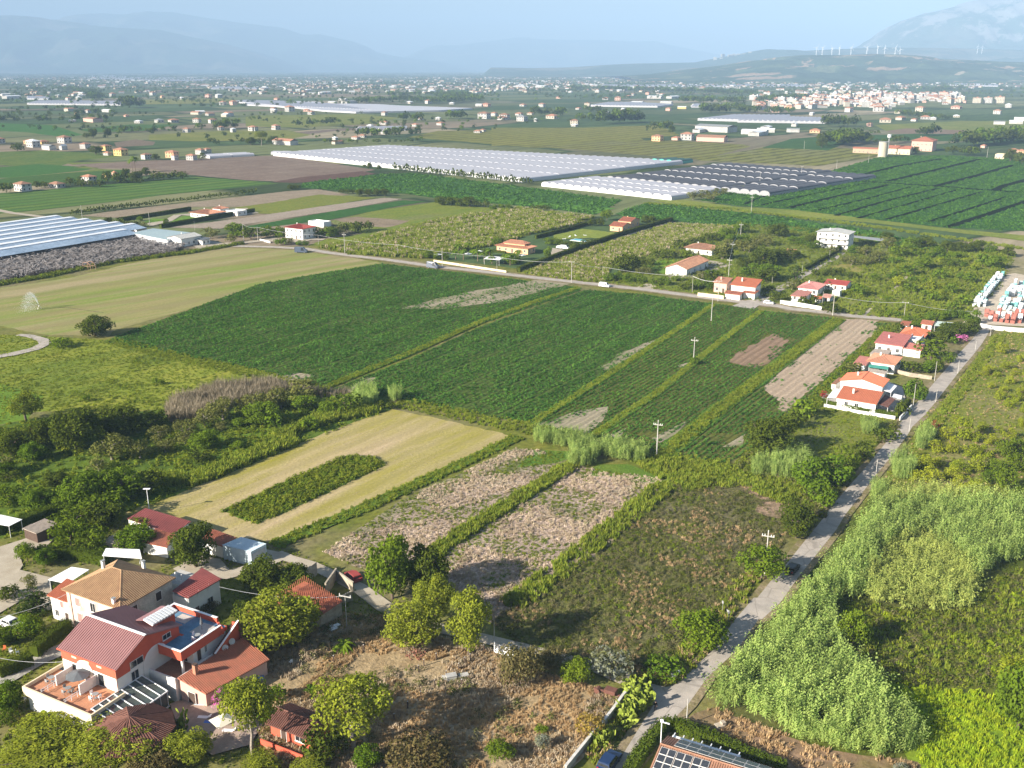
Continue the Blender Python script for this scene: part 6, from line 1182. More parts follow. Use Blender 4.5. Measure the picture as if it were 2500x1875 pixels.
LP=empty('street_lamp',at('E3',620,455),0,'white lamp post at the corner of the solar roofed house','lamp post');m=MB();m.tube((0,0,0),(0,0,4.6),.07);m.build('pole',white_paint,LP);m=MB();m.bar((0,0,4.6),(1.0,-.3,4.45),.2,.1);m.box(-.2,.2,-.2,.2,4.6,4.85);m.build('lamp_head',white_paint,LP)
# ---------------------------------------------------------------- wind turbines on the hill
TB=None
for i,(x,yb,yt) in enumerate(((608,424,368),(655,416,368),(728,424,372),(787,414,370),(875,420,368),(998,418,364),(1080,416,362),(1135,416,370),(1215,430,370),(1253,428,382),(1853,390,358),(1888,390,360))):
    D=7900 if i<10 else 11500;b=WD(*px('D4',x,yb),D);h=WD(*px('D4',x,yt),D).z-b.z;R=empty('wind_turbine',b,RNG.uniform(-.3,.3),None,'wind turbine','wind turbines on the hill');m=MB();m.tube((0,0,-30),(0,0,h),2.8,1.9,8);m.build('tower',white_paint,R)
    m=MB();m.box(-2.5,2.5,-8,6,h-2,h+3);m.build('nacelle',white_paint,R);a0=RNG.uniform(0,2)
    for q in range(3):a=a0+q*2*math.pi/3;c=Vector((math.cos(a),0,math.sin(a)));m=MB();m.tube(Vector((0,-9,h+.5)),Vector((0,-9,h+.5))+c*h*.58,1.7,.7,4);m.build('blade',white_paint,R)
    R['label']=('wind turbine on the hill crest, '+['leftmost','second from left','third from left','fourth from left','fifth from left','fifth from right','fourth from right','third from right','second from right','rightmost'][i]+' of ten') if i<10 else ('small distant wind turbine before the cliff mountain, '+('left' if i==10 else 'right')+' of the two')
# ---------------------------------------------------------------- vehicles
def car(label,loc,rz,col,kind='suv',cat='car',rough=.3,group=None):
    R=empty('parked_car' if cat=='car' else cat,loc,rz,label,cat,group);paint=M('car_paint',col,rough,var=.08,spec=.6)
    L,Wd_,H={'suv':(4.4,1.85,1.62),'van':(4.6,1.8,1.95),'truck':(6.2,2.2,2.9),'hatch':(4.0,1.72,1.48)}[kind];w=Wd_/2
    side=[(-L/2,.35),(-L/2,.85),(-L*.44,.98),(-L*.40,H*.96),(-L*.33,H),(L*.08,H),(L*.22,1.0),(L*.46,.85),(L/2,.62),(L/2,.33)] if kind in ('suv','hatch') else [(-L/2,.35),(-L/2,H*.95),(-L*.47,H),(L*.2,H),(L*.33,H*.6),(L*.48,H*.5),(L/2,.7),(L/2,.33)]
    def wy(z):return w if z<= 1.0 else w-(z-1.0)*.28
    m=MB();n=len(side);m.add([(x,-wy(z),z) for x,z in side]+[(x,wy(z),z) for x,z in side],[tuple(range(n)),tuple(range(2*n-1,n-1,-1))]+[(i,n+i,n+(i+1) % n,(i+1) % n) for i in range(n)]);m.build('body',paint,R)
    zt,z0=H-.1,1.02
    if kind in ('suv','hatch'):quads=[[(-L*.36,z0),(-L*.335,zt),(-.1,zt),(-.1,z0)],[(0,z0),(0,zt),(L*.07,zt),(L*.19,z0)]];ws=[(L*.225,z0+.0),(L*.09,zt+.04)];rw=[(-L*.435,z0+.02),(-L*.398,zt-.02)]
    else:quads=[[(L*.02,z0+.15),(L*.02,H-.25),(L*.19,H-.25),(L*.3,z0+.15)]];ws=[(L*.33,H*.62),(L*.21,H-.06)];rw=[(-L/2,H*.6),(-L/2+.01,H*.88)]
    for sgn in (-1,1):
        for q in quads:m=MB();m.poly([(x,sgn*(wy(z)+.012),z) for x,z in (q if sgn<0 else q[::-1])]);m.build('window',dark_glass,R)
    for a,b,s_ in ((ws[0],ws[1],1),(rw[0],rw[1],-1)):m=MB();m.poly([(a[0]+.015*s_,-w*.85,a[1]+.01),(a[0]+.015*s_,w*.85,a[1]+.01),(b[0]+.015*s_,w*.75,b[1]+.01),(b[0]+.015*s_,-w*.75,b[1]+.01)]);m.build('windscreen' if s_>0 else 'rear_window',dark_glass,R)
    for x in (-L*.31,L*.31):
        for y in (-w+.08,w-.08):m=MB();m.tube((x,y-.11,.34),(x,y+.11,.34),.34,n=12);t=m.build('wheel',black,R);m=MB();m.tube((x,y-.12,.34),(x,y+.12,.34),.18,n=8);m.build('rim',metal,t)
    for y in (-w*.7,w*.7):bx(R,'headlight',glass_roofmat,(L/2-.12,L/2+.01,y-.18,y+.18,.62,.78));bx(R,'tail_light',M_red,(-L/2-.012,-L/2+.05,y-.12,y+.12,.72,.95))
    return R
M_red=M('tail_light_red',(.4,.02,.02),.3);RD=math.atan2(rc[3].y-rc[0].y,rc[3].x-rc[0].x)
car('dark blue car parked beside the grey wall at the bottom of the road',at('A3',762,1640),RD,(.012,.03,.085));car('black car driving away on the narrow road beside the reeds',at('A4',355,385),RD-.05,(.012,.013,.016),'hatch')
FR=math.atan2((far_road[8]-far_road[7]).y,(far_road[8]-far_road[7]).x);car('white van on the far road near the long grass plot',at('C3',872,1108),math.atan2((at('C3',1200,1132)-at('C3',840,1092)).y,(at('C3',1200,1132)-at('C3',840,1092)).x),(.78,.78,.78),'van','van');car('white car parked by the lane entrance on the far road',at('C4',242,1240),FR,(.7,.7,.7),'hatch');car('dark blue truck on the far road beside the palm garden wall',at('C2',1445,962),FR,(.04,.06,.10),'truck','truck');car('dark tractor truck at the field corner by the far road',at('C2',428,843),FR+.4,(.06,.08,.12),'truck','truck')
car('black car parked behind the guest house terrace',HL(-3.2,1.6,0),HA+.6,(.015,.016,.02),'hatch');car('white car parked under the shrubs at the left edge',at('A1',80,745),HA,(.7,.7,.7),'hatch');car('rusted red wreck of a small car beside the gravel track',at('A2',698,435),2.2,(.26,.03,.025),'hatch',rough=.9)
car('white car parked in the palm garden yard',at('C3',530,812),FR,(.7,.7,.7),'hatch');car('white van parked behind the first car in the palm garden yard',at('C3',565,815),FR,(.72,.72,.72),'van','van')
# ---------------------------------------------------------------- the person at the fork
def person(loc,rz):
    J={'pel':(0,0,.95,.15,.12),'waist':(0,0,1.08,.145,.10),'chest':(0,.0,1.30,.175,.12),'neck':(0,0,1.47,.065,.065),'head':(0,.02,1.60,.10,.11),'top':(0,.02,1.70,.075,.085)}
    V=[];E=[];Rr=[];idx={}
    def add(n,p,r,par=None):
        idx[n]=len(V);V.append(p);Rr.append(r)
        if par:E.append((idx[par],idx[n]))
    add('pel',(0,0,.95),(.16,.12));add('waist',(0,0,1.10),(.15,.11),'pel');add('chest',(0,0,1.32),(.18,.12),'waist');add('neck',(0,0,1.47),(.06,.06),'chest');add('head',(0,.02,1.60),(.095,.105),'neck');add('top',(0,.02,1.69),(.07,.08),'head')
    for s,n in ((-1,'l'),(1,'r')):
        add(n+'sh',(s*.19,0,1.40),(.065,.065),'chest');add(n+'el',(s*.25,.06,1.13),(.048,.048),n+'sh');add(n+'wr',(s*.12,.30,1.15),(.034,.034),n+'el');add(n+'ha',(s*.07,.38,1.17),(.04,.025),n+'wr')
        add(n+'hi',(s*.10,0,.90),(.10,.10),'pel');add(n+'kn',(s*.12,.02,.50),(.065,.065),n+'hi');add(n+'an',(s*.12,-.02,.09),(.045,.045),n+'kn');add(n+'to',(s*.13,.14,.04),(.045,.035),n+'an')
    me=bpy.data.meshes.new('body');me.from_pydata(V,E,[]);R=empty('person',loc,rz,'person in black clothes standing at the road fork holding something in both hands','person');o=bpy.data.objects.new('body',me);link(o,R)
    mo=o.modifiers.new('skin','SKIN');me.skin_vertices.new() if not me.skin_vertices else None
    for i,r in enumerate(Rr):me.skin_vertices[0].data[i].radius=r
    me.skin_vertices[0].data[0].use_root=True;o.modifiers.new('sub','SUBSURF').render_levels=2
    me.materials.append(M('black_clothes',(.015,.015,.017),.9));skin=M('skin',(.45,.27,.19),.6)
    m=MB();m.tube((0,.05,1.52),(0,.045,1.66),.085,.075,10);m.build('face',skin,R);m=MB();m.tube((0,.0,1.63),(0,.0,1.74),.115,.06,10);m.build('hair',black,R);bx(R,'controller',black,(-.1,.1,.36,.42,1.13,1.21))
    for s in (-1,1):
        for f_ in range(4):m=MB();m.tube((s*(.05+.012*f_),.40,1.19-.02*f_),(s*.045,.455,1.165-.02*f_),.009,.007,5);m.build('finger',skin,R)
        m=MB();m.tube((s*.07,.38,1.2),(s*.04,.42,1.225),.011,.008,5);m.build('thumb',skin,R)
person(at('A3',1060,1292),rad(200))
# ---------------------------------------------------------------- terrace, garden and yard furniture
def parasol(label,loc,r,h,mat,n=8,closed=False,tilt=0):
    R=empty('parasol',loc,0,label,'parasol');m=MB();m.tube((0,0,0),(0,0,h+.1),.035);m.build('pole',wood_dark,R);m=MB()
    if closed:m.tube((0,0,h*.45),(0,0,h),.28,.05,8)
    else:m.add([(0,0,h+.35)]+[(r*math.cos(2*math.pi*i/n),r*math.sin(2*math.pi*i/n),h-.2) for i in range(n)],[(0,i+1,(i+1) % n+1) for i in range(n)])
    m.build('canopy',mat,R);return R
parasol('grey octagonal parasol open on the middle terrace of the guest house',HL(5.6,-1.6,3.43),1.75,2.1,grey_cloth);parasol('cream square parasol open over the sunbeds',HL(28.1,3.2),1.9,2.6,cream_cloth,4);parasol('closed white parasol on the paved patio',HL(24.3,6.8),1,2.6,cream_cloth,closed=True);parasol('closed dark parasol on the blue roof terrace',HL(13.6,14.6,6.25),1,2.2,grey_cloth,closed=True)
sheet('patio',M('patio_slabs',(.40,.30,.24),.9,scale=1.5),hz_((16.5,4.5,0),(22,1,0),(30,-1,0),(33,3,0),(31,9,0),(23,11,0),(17,5.6,0)))
def sunbed(label,loc,rz,mat):
    R=empty('sunbed',loc,rz,label,'sunbed','sunbeds on the patio');bx(R,'frame',white_paint,(-1,.9,-.33,.33,.22,.28));bx(R,'cushion',mat,(-1,.35,-.3,.3,.28,.34));m=MB();m.slab([(.35,-.3,.34),(1.0,-.3,.75),(1.0,.3,.75),(.35,.3,.34)],.06);m.build('backrest',mat,R)
    for x in (-.85,.75):
        for y in (-.28,.28):bx(R,'leg',white_paint,(x-.03,x+.03,y-.03,y+.03,0,.22))
for i,(x,y,mt,l) in enumerate(((23.2,4.6,white_paint,'white sunbed nearest the closed parasol'),(24.8,4.2,blue_plastic,'blue sunbed second from the closed parasol'),(26.4,4.6,blue_plastic,'blue sunbed at the edge of the cream parasol'),(28.4,4.0,white_paint,'white sunbed under the cream parasol'),(20.6,6.6,blue_sheet,'pale blue sunbed at the foot of the tiled wing'))):sunbed(l,HL(x,y),HA+.4,mt)
def chair(label,loc,rz,mat,group):
    R=empty('chair',loc,rz,label,'chair',group);bx(R,'seat',mat,(-.22,.22,-.22,.22,.42,.46));bx(R,'backrest',mat,(-.22,.22,.19,.23,.46,.9))
    for x in (-.2,.2):
        for y in (-.2,.2):bx(R,'leg',mat,(x-.02,x+.02,y-.02,y+.02,0,.42))
def table(label,loc,mat,r=.45,h=.72,group=None):
    R=empty('table',loc,0,label,'table',group);m=MB();m.tube((0,0,h-.04),(0,0,h),r,n=14);m.build('tabletop',mat,R);m=MB();m.tube((0,0,0),(0,0,h-.04),.05);m.tube((0,0,0),(0,0,.04),.25,n=10);m.build('pedestal',mat,R)
for (x,y,z,w_) in ((1.0,-2.6,3.43,'left terrace'),(5.3,-3.2,3.43,'middle terrace'),(9.9,-2.4,3.43,'right terrace'),(14.9,12.4,6.25,'blue roof terrace')):
    table('round grey table on the '+w_,HL(x,y,z),grey_sheet)
    for j,(dx,dy,a,d_) in enumerate(((.75,0,-1.57,'right'),(-.75,.1,1.57,'left'),(0,-.75,3.14,'front'))):chair('%s chair at the %s side of the table on the %s' % ('white' if x>9 else 'grey',d_,w_),HL(x+dx,y+dy,z),HA+a,white_paint if x>9 else grey_sheet,'chairs on the terraces')
for i,(k,x,y,l) in enumerate((('A1',30,900,'orange chair at the far left garden'),('A1',75,915,'white chair left in the far left garden'),('A1',115,920,'second white chair in the far left garden'),('A1',160,1225,'white chair in the garden below the terrace'),('A2',292,985,'white chair alone in the dry grass'),('A2',125,1040,'round white chair beside the tiled wing'))):chair(l,at(k,x,y),i,white_paint if 'orange' not in l else M('orange_plastic',(.6,.15,.05)),'garden chairs')
def junk(name,label,cat,loc,rz,mat,boxes,tubes=()):
    R=empty(name,loc,rz,label,cat)
    for i,b in enumerate(boxes):bx(R,b[0],b[2] if len(b)>2 else mat,b[1])
    for n_,a,b,r in tubes:m=MB();m.tube(a,b,r,n=9);m.build(n_,mat,R)
    return R
junk('barrel','blue plastic barrel lying behind the tiled wing','barrel',at('A2',95,1090),.4,blue_plastic,(),(('body',(-.5,0,.35),(.5,0,.35),.35),('lid',(.5,0,.35),(.56,0,.35),.37)))
junk('trough','grey water troughs among posts in the dry grass','trough',at('A2',1355,1080),.3,concrete,(('basin',(-1.3,.2,-.5,.5,0,.75)),('rim',(-1.35,.25,-.55,.55,.75,.82),greywall),('second_basin',(.6,2.1,-.45,.45,0,.5),concrete)))
junk('bathtub','small pale tub left of the grey troughs','tub',at('A2',1290,1085),0,concrete,(('basin',(-.4,.4,-.3,.3,0,.5)),('rim',(-.45,.45,-.35,.35,.5,.55))))
junk('rubbish_heap','white plastic rubbish heap by the roadside','rubbish',at('A3',1190,1070),.4,white_paint,(('bag',(-.7,.1,-.4,.3,0,.6)),('bag',(.3,1.0,-.3,.4,.0,.8)),('bag',(-1.4,-.8,-.4,.2,0,.4))))
junk('rubbish_heap','white sheets dumped at the foot of the wire pole','rubbish',at('A2',575,760),.8,white_paint,(('sheet',(-.9,.5,-.5,.4,0,.35)),('sheet',(.1,1.1,-.2,.6,.36,.5)),('sheet',(-.3,.3,.7,1.2,0,.3))))
junk('boulder','pale boulder at the edge of the earth bank','boulder',at('A3',1480,1400),.4,stonewall,(('rock',(-.7,.5,-.5,.5,-.1,.6)),('rock',(.2,.8,-.3,.4,-.1,.9))))
junk('harrow','rusty red farm implement beside the silver shrub','farm implement',at('A3',770,1195),-.5,tile_dark,(('beam',(-2.6,2.6,-.15,.15,.5,.7)),('hopper',(-.8,.9,-.6,.6,.7,1.3)),('drawbar',(2.4,3.4,-.1,.1,.35,.5))),(('wheel',(-2.0,-.5,.45),(-2.0,.5,.45),.45),('wheel',(2.0,-.5,.45),(2.0,.5,.45),.45)))
G_=empty('fence',at('A2',1610,915),0,'white plank fence at the end of the gravel track','fence');e=at('A2',1755,975)-at('A2',1610,915);G_.rotation_euler=(0,0,math.atan2(e.y,e.x));L=e.length
for j in range(5):bx(G_,'plank',white_paint,(0,L,-.05,0,.25+j*.36,.5+j*.36))
for j in range(4):bx(G_,'post',white_paint,(j*L/3-.06,j*L/3+.06,0,.12,0,2.1))
PB=empty('fence_post',(0,0,0),0,'x','fence post','old fence posts in the dry grass');bx(PB,'post',wood_dark,(-.07,.07,-.07,.07,0,1.2));bx(PB,'stake_top',concrete,(-.075,.075,-.075,.075,1.2,1.3))
for i,(x,y) in enumerate(((570,975),(765,905),(1120,1040),(1155,1000),(1235,960),(1275,910),(1380,1025),(1455,965),(1300,1075),(1400,1130),(1225,1135),(1135,1210),(1050,1275),(962,1355),(1420,985),(1545,905))):
    l='wooden fence post in the dry grass, number counted from left: '+['first','third','sixth','seventh','ninth','tenth','twelfth','fifteenth','eleventh','thirteenth','eighth','fifth of the lower line','fourth','second','fourteenth','last'][i]
    l='old fence post in the dry grass '+('near the palm' if x<800 else 'near the brick heap' if x<1290 and y<1050 else 'near the troughs' if y<1150 and x>1200 else 'in the dark line above the big round bush' if y>1150 else 'near the leaning pine')
    c=PB if i==0 else copy_tree(PB,(0,0,0));c.location=at('A2',x,y);c.rotation_euler=(0,0,i);c['label']=l;c['group']='old fence posts '+l[30:]
BR=empty('brick_heap',at('A2',1105,930),0,'heap of red bricks and tiles in front of the pines','brick heap');brk=M('brick',(.30,.13,.09),.9,var=.4);me_=None
for i in range(60):
    if me_ is None:q=bx(BR,'brick',brk,(-.2,.2,-.1,.1,-.06,.06));me_=q.data
    else:q=bpy.data.objects.new('brick',me_);link(q,BR)
    a,r_=RNG.uniform(0,6.28),RNG.uniform(0,1)**.6*1.6;q.location=(r_*math.cos(a),r_*math.sin(a),.1+max(0,.8-r_*.42)*RNG.uniform(.2,1));q.rotation_euler=tuple(RNG.uniform(-1,1,3));q.scale=(.8,)*3
# road signs
for k,x,y,h,l,tri in (('A3',1532,720,2.4,'grey back of a triangular road sign at the road bend',True),('A3',1495,650,2.2,'thin rectangular road sign behind the triangular one',False)):
    R=empty('road_sign',at(k,x,y),rad(-60),l,'road sign');m=MB();m.tube((0,0,0),(0,0,h),.035);m.build('post',metal,R);m=MB();m.add([(-.5,-.04,h),(.5,-.04,h),(0,-.04,h-.85),(-.5,-.07,h),(.5,-.07,h),(0,-.07,h-.85)],[(0,2,1),(3,4,5),(0,1,4,3),(1,2,5,4),(2,0,3,5)]) if tri else m.box(-.2,.2,-.06,-.04,h-.5,h);m.build('sign_plate',metal,R)
# crates in the yard
cr=MB();cr.box(-.6,.6,-.5,.5,.08,.16)
for z0 in (.2,.45,.7):cr.box(-.6,.6,-.5,-.46,z0,z0+.2).box(-.6,.6,.46,.5,z0,z0+.2).box(-.6,-.56,-.46,.46,z0,z0+.2).box(.56,.6,-.46,.46,z0,z0+.2)
cr.box(-.6,-.5,-.5,-.4,0,.95).box(.5,.6,-.5,-.4,0,.95).box(-.6,-.5,.4,.5,0,.95).box(.5,.6,.4,.5,0,.95)
CM={}
for n_,c_ in (('white',(.75,.77,.78)),('pale_blue',(.46,.58,.63)),('teal',(.16,.42,.40)),('red',(.36,.13,.10))):
    q=cr.build('crate',M('crate_'+n_,c_,.6,var=.1));CM[n_]=q.data;bpy.data.objects.remove(q)
def crates(zone,cols,step,hmax,where,n):
    P=row_pts(zone,DIR1,1.35*step,1.5*step,RNG,.05);RNG.shuffle(P);cnt=0
    for p in P:
        c=cols[int(RNG.integers(0,len(cols)))];k=int(RNG.integers(max(1,hmax-2),hmax+1))
        for j in range(k):
            if cnt>= n:return
            q=bpy.data.objects.new('crate',CM[c]);link(q);q.location=(p[0],p[1],j*1.15*step+.02);q.rotation_euler=(0,0,DIR1+RNG.normal()*.05);q.scale=(step*RNG.uniform(.85,1.1),step*RNG.uniform(.85,1.1),step);cnt+=1
            tag(q,'%s crate %s %s of the crate yard' % (c.replace('_',' '),'on the ground' if j==0 else 'on top of another',where),'crate','%s crates %s %s' % (c,('bottom','top')[j>0],where))
crates(pts('C4',1815,1265,1830,1220,1960,1075,2000,1035,2050,1030,2030,1085,1900,1265),['white','white','pale_blue','pale_blue','teal'],1.25,2,'in the left row',110)
crates(pts('C4',1990,1300,2060,1180,2130,1090,2260,1070,2260,1310),['white','white','pale_blue','teal'],1.35,2,'in the right block',120)
crates(pts('C4',1910,1340,1960,1325,2260,1335,2260,1400,1990,1385),['red','white','red','red'],1.4,2,'in the front row',60)
# sprinkler and its jet
SP=empty('sprinkler',at('C1',305,1275),0,'irrigation sprinkler gun on a tripod in the mown field','sprinkler');m=MB();[m.tube((math.cos(a)*.8,math.sin(a)*.8,0),(0,0,1.3),.05) for a in (0,2.1,4.2)];m.build('tripod',metal,SP);m=MB();m.tube((0,0,1.2),(-.9,-.2,1.8),.08);m.build('nozzle',metal,SP)
m=MB();q=[at('C1',*c,.08) for c in ((305,1278),(500,1268),(800,1310),(720,1300))][:3];o_=q[0].copy();m.path([v-o_ for v in q],[.09]*3,6);m.build('hose',black,SP);SP.children
bpy.data.objects['hose'].location=(0,0,0)
c=bpy.data.collections.new('plants_drop');m=MB();m.add([(0,0,.05),(.05,0,-.03),(-.03,.045,-.03),(-.03,-.045,-.03)],[(0,1,2),(0,2,3),(0,3,1),(1,3,2)]);me=bpy.data.meshes.new('drop');me.from_pydata(m.v,[],m.f);me.materials.append(M('water_drops',(.85,.9,.95),.4));[c.objects.link(bpy.data.objects.new('drop',me)) for _ in range(4)];_pc['drop']=c
b=at('C1',300,1270);tp=at('C1',195,1300);n=6000;t=RNG.uniform(0,1,n)**.8;hgt_=zat(b,*px('C1',205,1165));X=b.x+(tp.x-b.x)*t*1.0;Y=b.y+(tp.y-b.y)*t;Z=1.6+hgt_*4*.9*t*(1-t)**.9;fall=RNG.uniform(0,1,n)**1.6*(t>.25)
Z=Z*(1-fall);sp_=(.12+t*.7+fall*1.2);me=bpy.data.meshes.new('spray');me.vertices.add(n);me.vertices.foreach_set('co',np.stack([X+RNG.normal(size=n)*sp_,Y+RNG.normal(size=n)*sp_,np.maximum(.1,Z+RNG.normal(size=n)*sp_*.5)],1).astype(np.float32).ravel())
for nme,typ,dat,fld in (('rot','FLOAT_VECTOR',RNG.uniform(0,6,(n,3)),'vector'),('size','FLOAT_VECTOR',np.repeat(RNG.uniform(.4,.9,(n,1)),3,1),'vector')):a=me.attributes.new(nme,typ,'POINT');a.data.foreach_set(fld,dat.astype(np.float32).ravel())
a=me.attributes.new('pick','INT','POINT');o=bpy.data.objects.new('water_spray',me);link(o);md=o.modifiers.new('drops','NODES');md.node_group=gtree('drop');tag(o,'white jet of water arching over the mown field','water spray',None,'stuff')
# pool, white garden things around the palm garden
pl=empty('swimming_pool',at('C3',688,750),GA,'small turquoise swimming pool on the villa lawn','swimming pool');bx(pl,'rim',white_paint,(-5,5,-3,3,.0,.25));bx(pl,'water',pool_water,(-4.5,4.5,-2.5,2.5,.25,.3))
for i,(x,y,l) in enumerate(((560,740,'left'),(600,725,'rear left'),(650,715,'rear middle'),(720,712,'rear right'))):sunbed('white sunbed at the %s of the turquoise pool' % l,at('C3',x,y),i,white_paint)
for i,(k,x,y,l) in enumerate((('C2',1485,895,'at the left wall corner of the palm garden'),('C2',1715,890,'in the middle of the palm garden'),('C3',150,915,'near the villa gate'),('C3',235,900,'right of the one near the villa gate'),('C2',1805,870,'behind the palms'))):parasol('white parasol '+l,at(k,x,y),2.2,2.6,white_paint,4)
shed('canopy','long white canopy in the palm garden','canopy',[at('C3',-60,890,2.8),at('C3',60,900,2.8),at('C3',100,880,2.8),at('C3',-20,865,2.8)],white_paint,white_paint,0,walls=False,posts=True)
# ---------------------------------------------------------------- trees, placed one by one
g1='trees around the guest house'
for a in (('pine','A1',(1590,500,2060,990),None,'big sunlit pine between the tiled wing and the rusty barn'),('pine','A2',(120,540,490,900),None,'darker smaller pine beside the big one by the rusty barn'),('pine','A1',(100,1340,560,1620),None,'flat topped pine at the lower left'),('pine','A1',(490,1370,930,1680),None,'bright yellow green pine in front of the pavilion'),
          ('pine','A1',(-40,1540,480,1760),None,'pine crown at the bottom left corner'),('brown','A1',(870,1540,1180,1760),None,'olive brown crown at the bottom edge below the pavilion'),('pine','A1',(600,1460,860,1700),None,'low pine crown touching the pavilion posts'),('pine','A1',(700,1395,1060,1690),None,'small pine crown right in front of the pavilion'),('pine','A1',(1100,1410,1400,1680),None,'small rounded yellow green pine below the patio'),('umbrella','A1',(1440,1090,1790,1640),(1640,1590),'slender leaning pine beside the cream parasol'),
          ('oak','A1',(1120,70,1410,350),(1270,360),'dense round dark oak behind the veranda house'),('citrus','A1',(370,60,560,290),None,'dark citrus tree left of the dark red barn'),('citrus','A1',(520,90,700,290),None,'second dark citrus tree left of the dark red barn'),('citrus','A1',(830,80,1010,200),None,'small tree in front of the dark red barn'),('green','A1',(760,150,1010,290),None,'bright small tree behind the white canopy'),
          ('oak','A1',(560,0,820,140),None,'dark tree behind the citrus trees'),('bush','A1',(620,220,740,290),None,'low round bush left of the white canopy'),('bright','A1',(120,200,250,345),None,'yellow green tree beside the pale yard'),('green','A1',(240,230,370,370),None,'small tree on the farmhouse lawn'),('cypress','A1',(130,460,340,700),None,'dark brownish conifer left of the farmhouse annex'),('bright','A1',(100,670,290,850),None,'drooping light green tree left of the guest house'),
          ('green','A1',(-40,740,110,880),None,'shrubby tree at the left edge'),('green','A1',(-40,1100,170,1330),None,'broad green tree below the pebble path'),('citrus','A1',(0,1290,120,1400),None,'dark citrus tree in the corner garden'),('dbush','A1',(0,490,140,590),None,'grey green bush by the round yard'),('olive','A1',(150,410,250,520),None,'olive tree by the round yard'),
          ('oak','A2',(-10,290,250,560),None,'dark dense tree behind the veranda house yard'),('brown','A2',(60,370,250,480),None,'brownish shrub among the dark trees'),('oak','A2',(200,350,440,560),None,'dark tree touching the rusty barn'),('dbush','A1',(1500,600,1640,720),None,'dark shrub behind the stair wall'),('brown','A1',(1290,590,1420,680),None,'loose shrub below the veranda house'),
          ('green','A2',(800,140,1080,570),(950,560),'tall dark ragged tree left of the pines'),('oak','A2',(1020,200,1290,560),(1170,545),'dark tree behind the pines'),('pine','A2',(900,560,1260,900),(1090,890),'broad front pine of the trio'),('pine','A2',(1090,400,1350,740),(1230,720),'rear pine of the trio'),('pine','A2',(1310,490,1600,935),(1445,925),'right pine of the trio with a bare leaning trunk'),
          ('umbrella','A2',(465,1080,960,1540),(700,1535),'pine with three pale bare trunks'),('bush','A2',(150,1130,270,1250),None,'oleander with white flowers behind the chalet'),('dbush','A2',(400,1400,640,1640),None,'dark leafy shrub in front of the chalet'),('green','A2',(700,1500,880,1700),None,'small green tree at the bottom edge'),('brown','A2',(940,1455,1340,1730),None,'large round olive bush at the bottom edge'),
          ('bright','A2',(1560,1480,1740,1650),None,'light green young shrub in the dry grass'),('pine','A2',(-10,1570,240,1760),None,'pine crown at the bottom left of the chalet'),('pine','A2',(310,1590,560,1760),None,'pine crown cut by the bottom edge below the chalet'),('brown','A3',(60,880,330,1180),None,'large olive brown shrub beside the white plank fence'),('brown','A3',(270,900,470,1060),None,'brown shrub by the track'),('bright','A3',(440,950,650,1155),None,'vivid green shrub by the track'),
          ('silver','A3',(640,890,900,1145),None,'silver grey shrub at the track end'),('rust','A3',(560,1300,740,1500),None,'orange yellow bush beside the grey wall'),('silver','A3',(270,1440,380,1560),None,'small silver shrub in the dry grass'),('bush','A3',(280,1380,360,1450),None,'tiny green bush in the dry grass'),('bright','A3',(1200,650,1520,930),None,'light green roadside shrub with long branches'),('bush','A3',(980,950,1240,1120),None,'green shrub at the road fork'),
          ('bright','A4',(10,230,300,490),None,'bright round tree around the crossarm pole'),('oak','A4',(280,-40,480,200),None,'dark green tree leaning over the road'),('bright','A4',(640,650,840,920),None,'vivid green shrub inside the reed bed'),('green','A4',(1650,950,1960,1490),None,'big grey green tree at the right edge'),('yellow','A4',(1690,950,1900,1120),None,'yellow green crown at the right edge'),('silver','A4',(1000,1640,1120,1740),None,'grey shrub at the hedge end'),
          ('pink','A1',(1375,1140,1490,1310),None,'pink bougainvillea climbing beside the closed parasol'),('dbush','A1',(1320,1140,1405,1250),None,'clipped dark round shrub at the tiled wing'),('pink','A1',(1405,1085,1480,1130),None,'pink blossom trailing over the tile roof'),('bright','A1',(1400,1120,1530,1300),None,'small tree beside the bougainvillea')):
    T(a[0],a[1],*a[2],lod=0,foot=a[3],group=g1,look=a[4])
def palm(label,loc,h,s=1.0,n=16,group='palms',lod=0,tr=.22):
    k=('palm',n);
    if k not in _tm:
        m=MB();r=np.random.default_rng(3)
        for i in range(n):
            a=2*math.pi*i/n+r.uniform(-.15,.15);up=r.uniform(.2,1.1);L=2.2;prev=Vector((0,0,0));sd=Vector((-math.sin(a),math.cos(a),0))
            for j in range(1,6):
                t=j/5;p=Vector((math.cos(a)*L*t*math.cos(up*.6),math.sin(a)*L*t*math.cos(up*.6),L*(up*t*.9-t*t*.95)));w0,w1=.32*(1-abs((j-1)/5-.4)),.32*(1-abs(t-.4))*(.1 if j==5 else 1)
                dn=Vector((0,0,-.12));m.add([prev,p,p+sd*w1+dn,prev+sd*w0+dn],[(0,1,2,3)]);m.add([prev,p,p-sd*w1+dn,prev-sd*w0+dn],[(0,3,2,1)]);prev=p
        q=m.build('crown',TM['green_leaves']);_tm[k]=q.data;bpy.data.objects.remove(q);m=MB();m.path([(0,0,0),(0,0,.4),(0,0,1)],[1.25,.9,.8],8);q=m.build('trunk',palm_bark);_tm['ptrunk']=q.data;bpy.data.objects.remove(q)
    R=empty('palm_tree',loc,RNG.uniform(0,6),label,'palm tree',group);c=bpy.data.objects.new('crown',_tm[k]);link(c,R);c.location=(0,0,h);c.scale=(s,)*3;t=bpy.data.objects.new('trunk',_tm['ptrunk']);link(t,R);t.scale=(tr,tr,h);return R
palm('young palm in the dry grass near the wire pole',at('A2',635,890),1.0,1.1);palm('small palm beside the oleander',at('A2',418,1160),.3,.9);palm('dark cycad palm below the guest house terrace',at('A1',280,1345),.5,1.3,group='palms');palm('yucca palm in front of the red chalet',at('A1',1720,1340),1.2,.9)
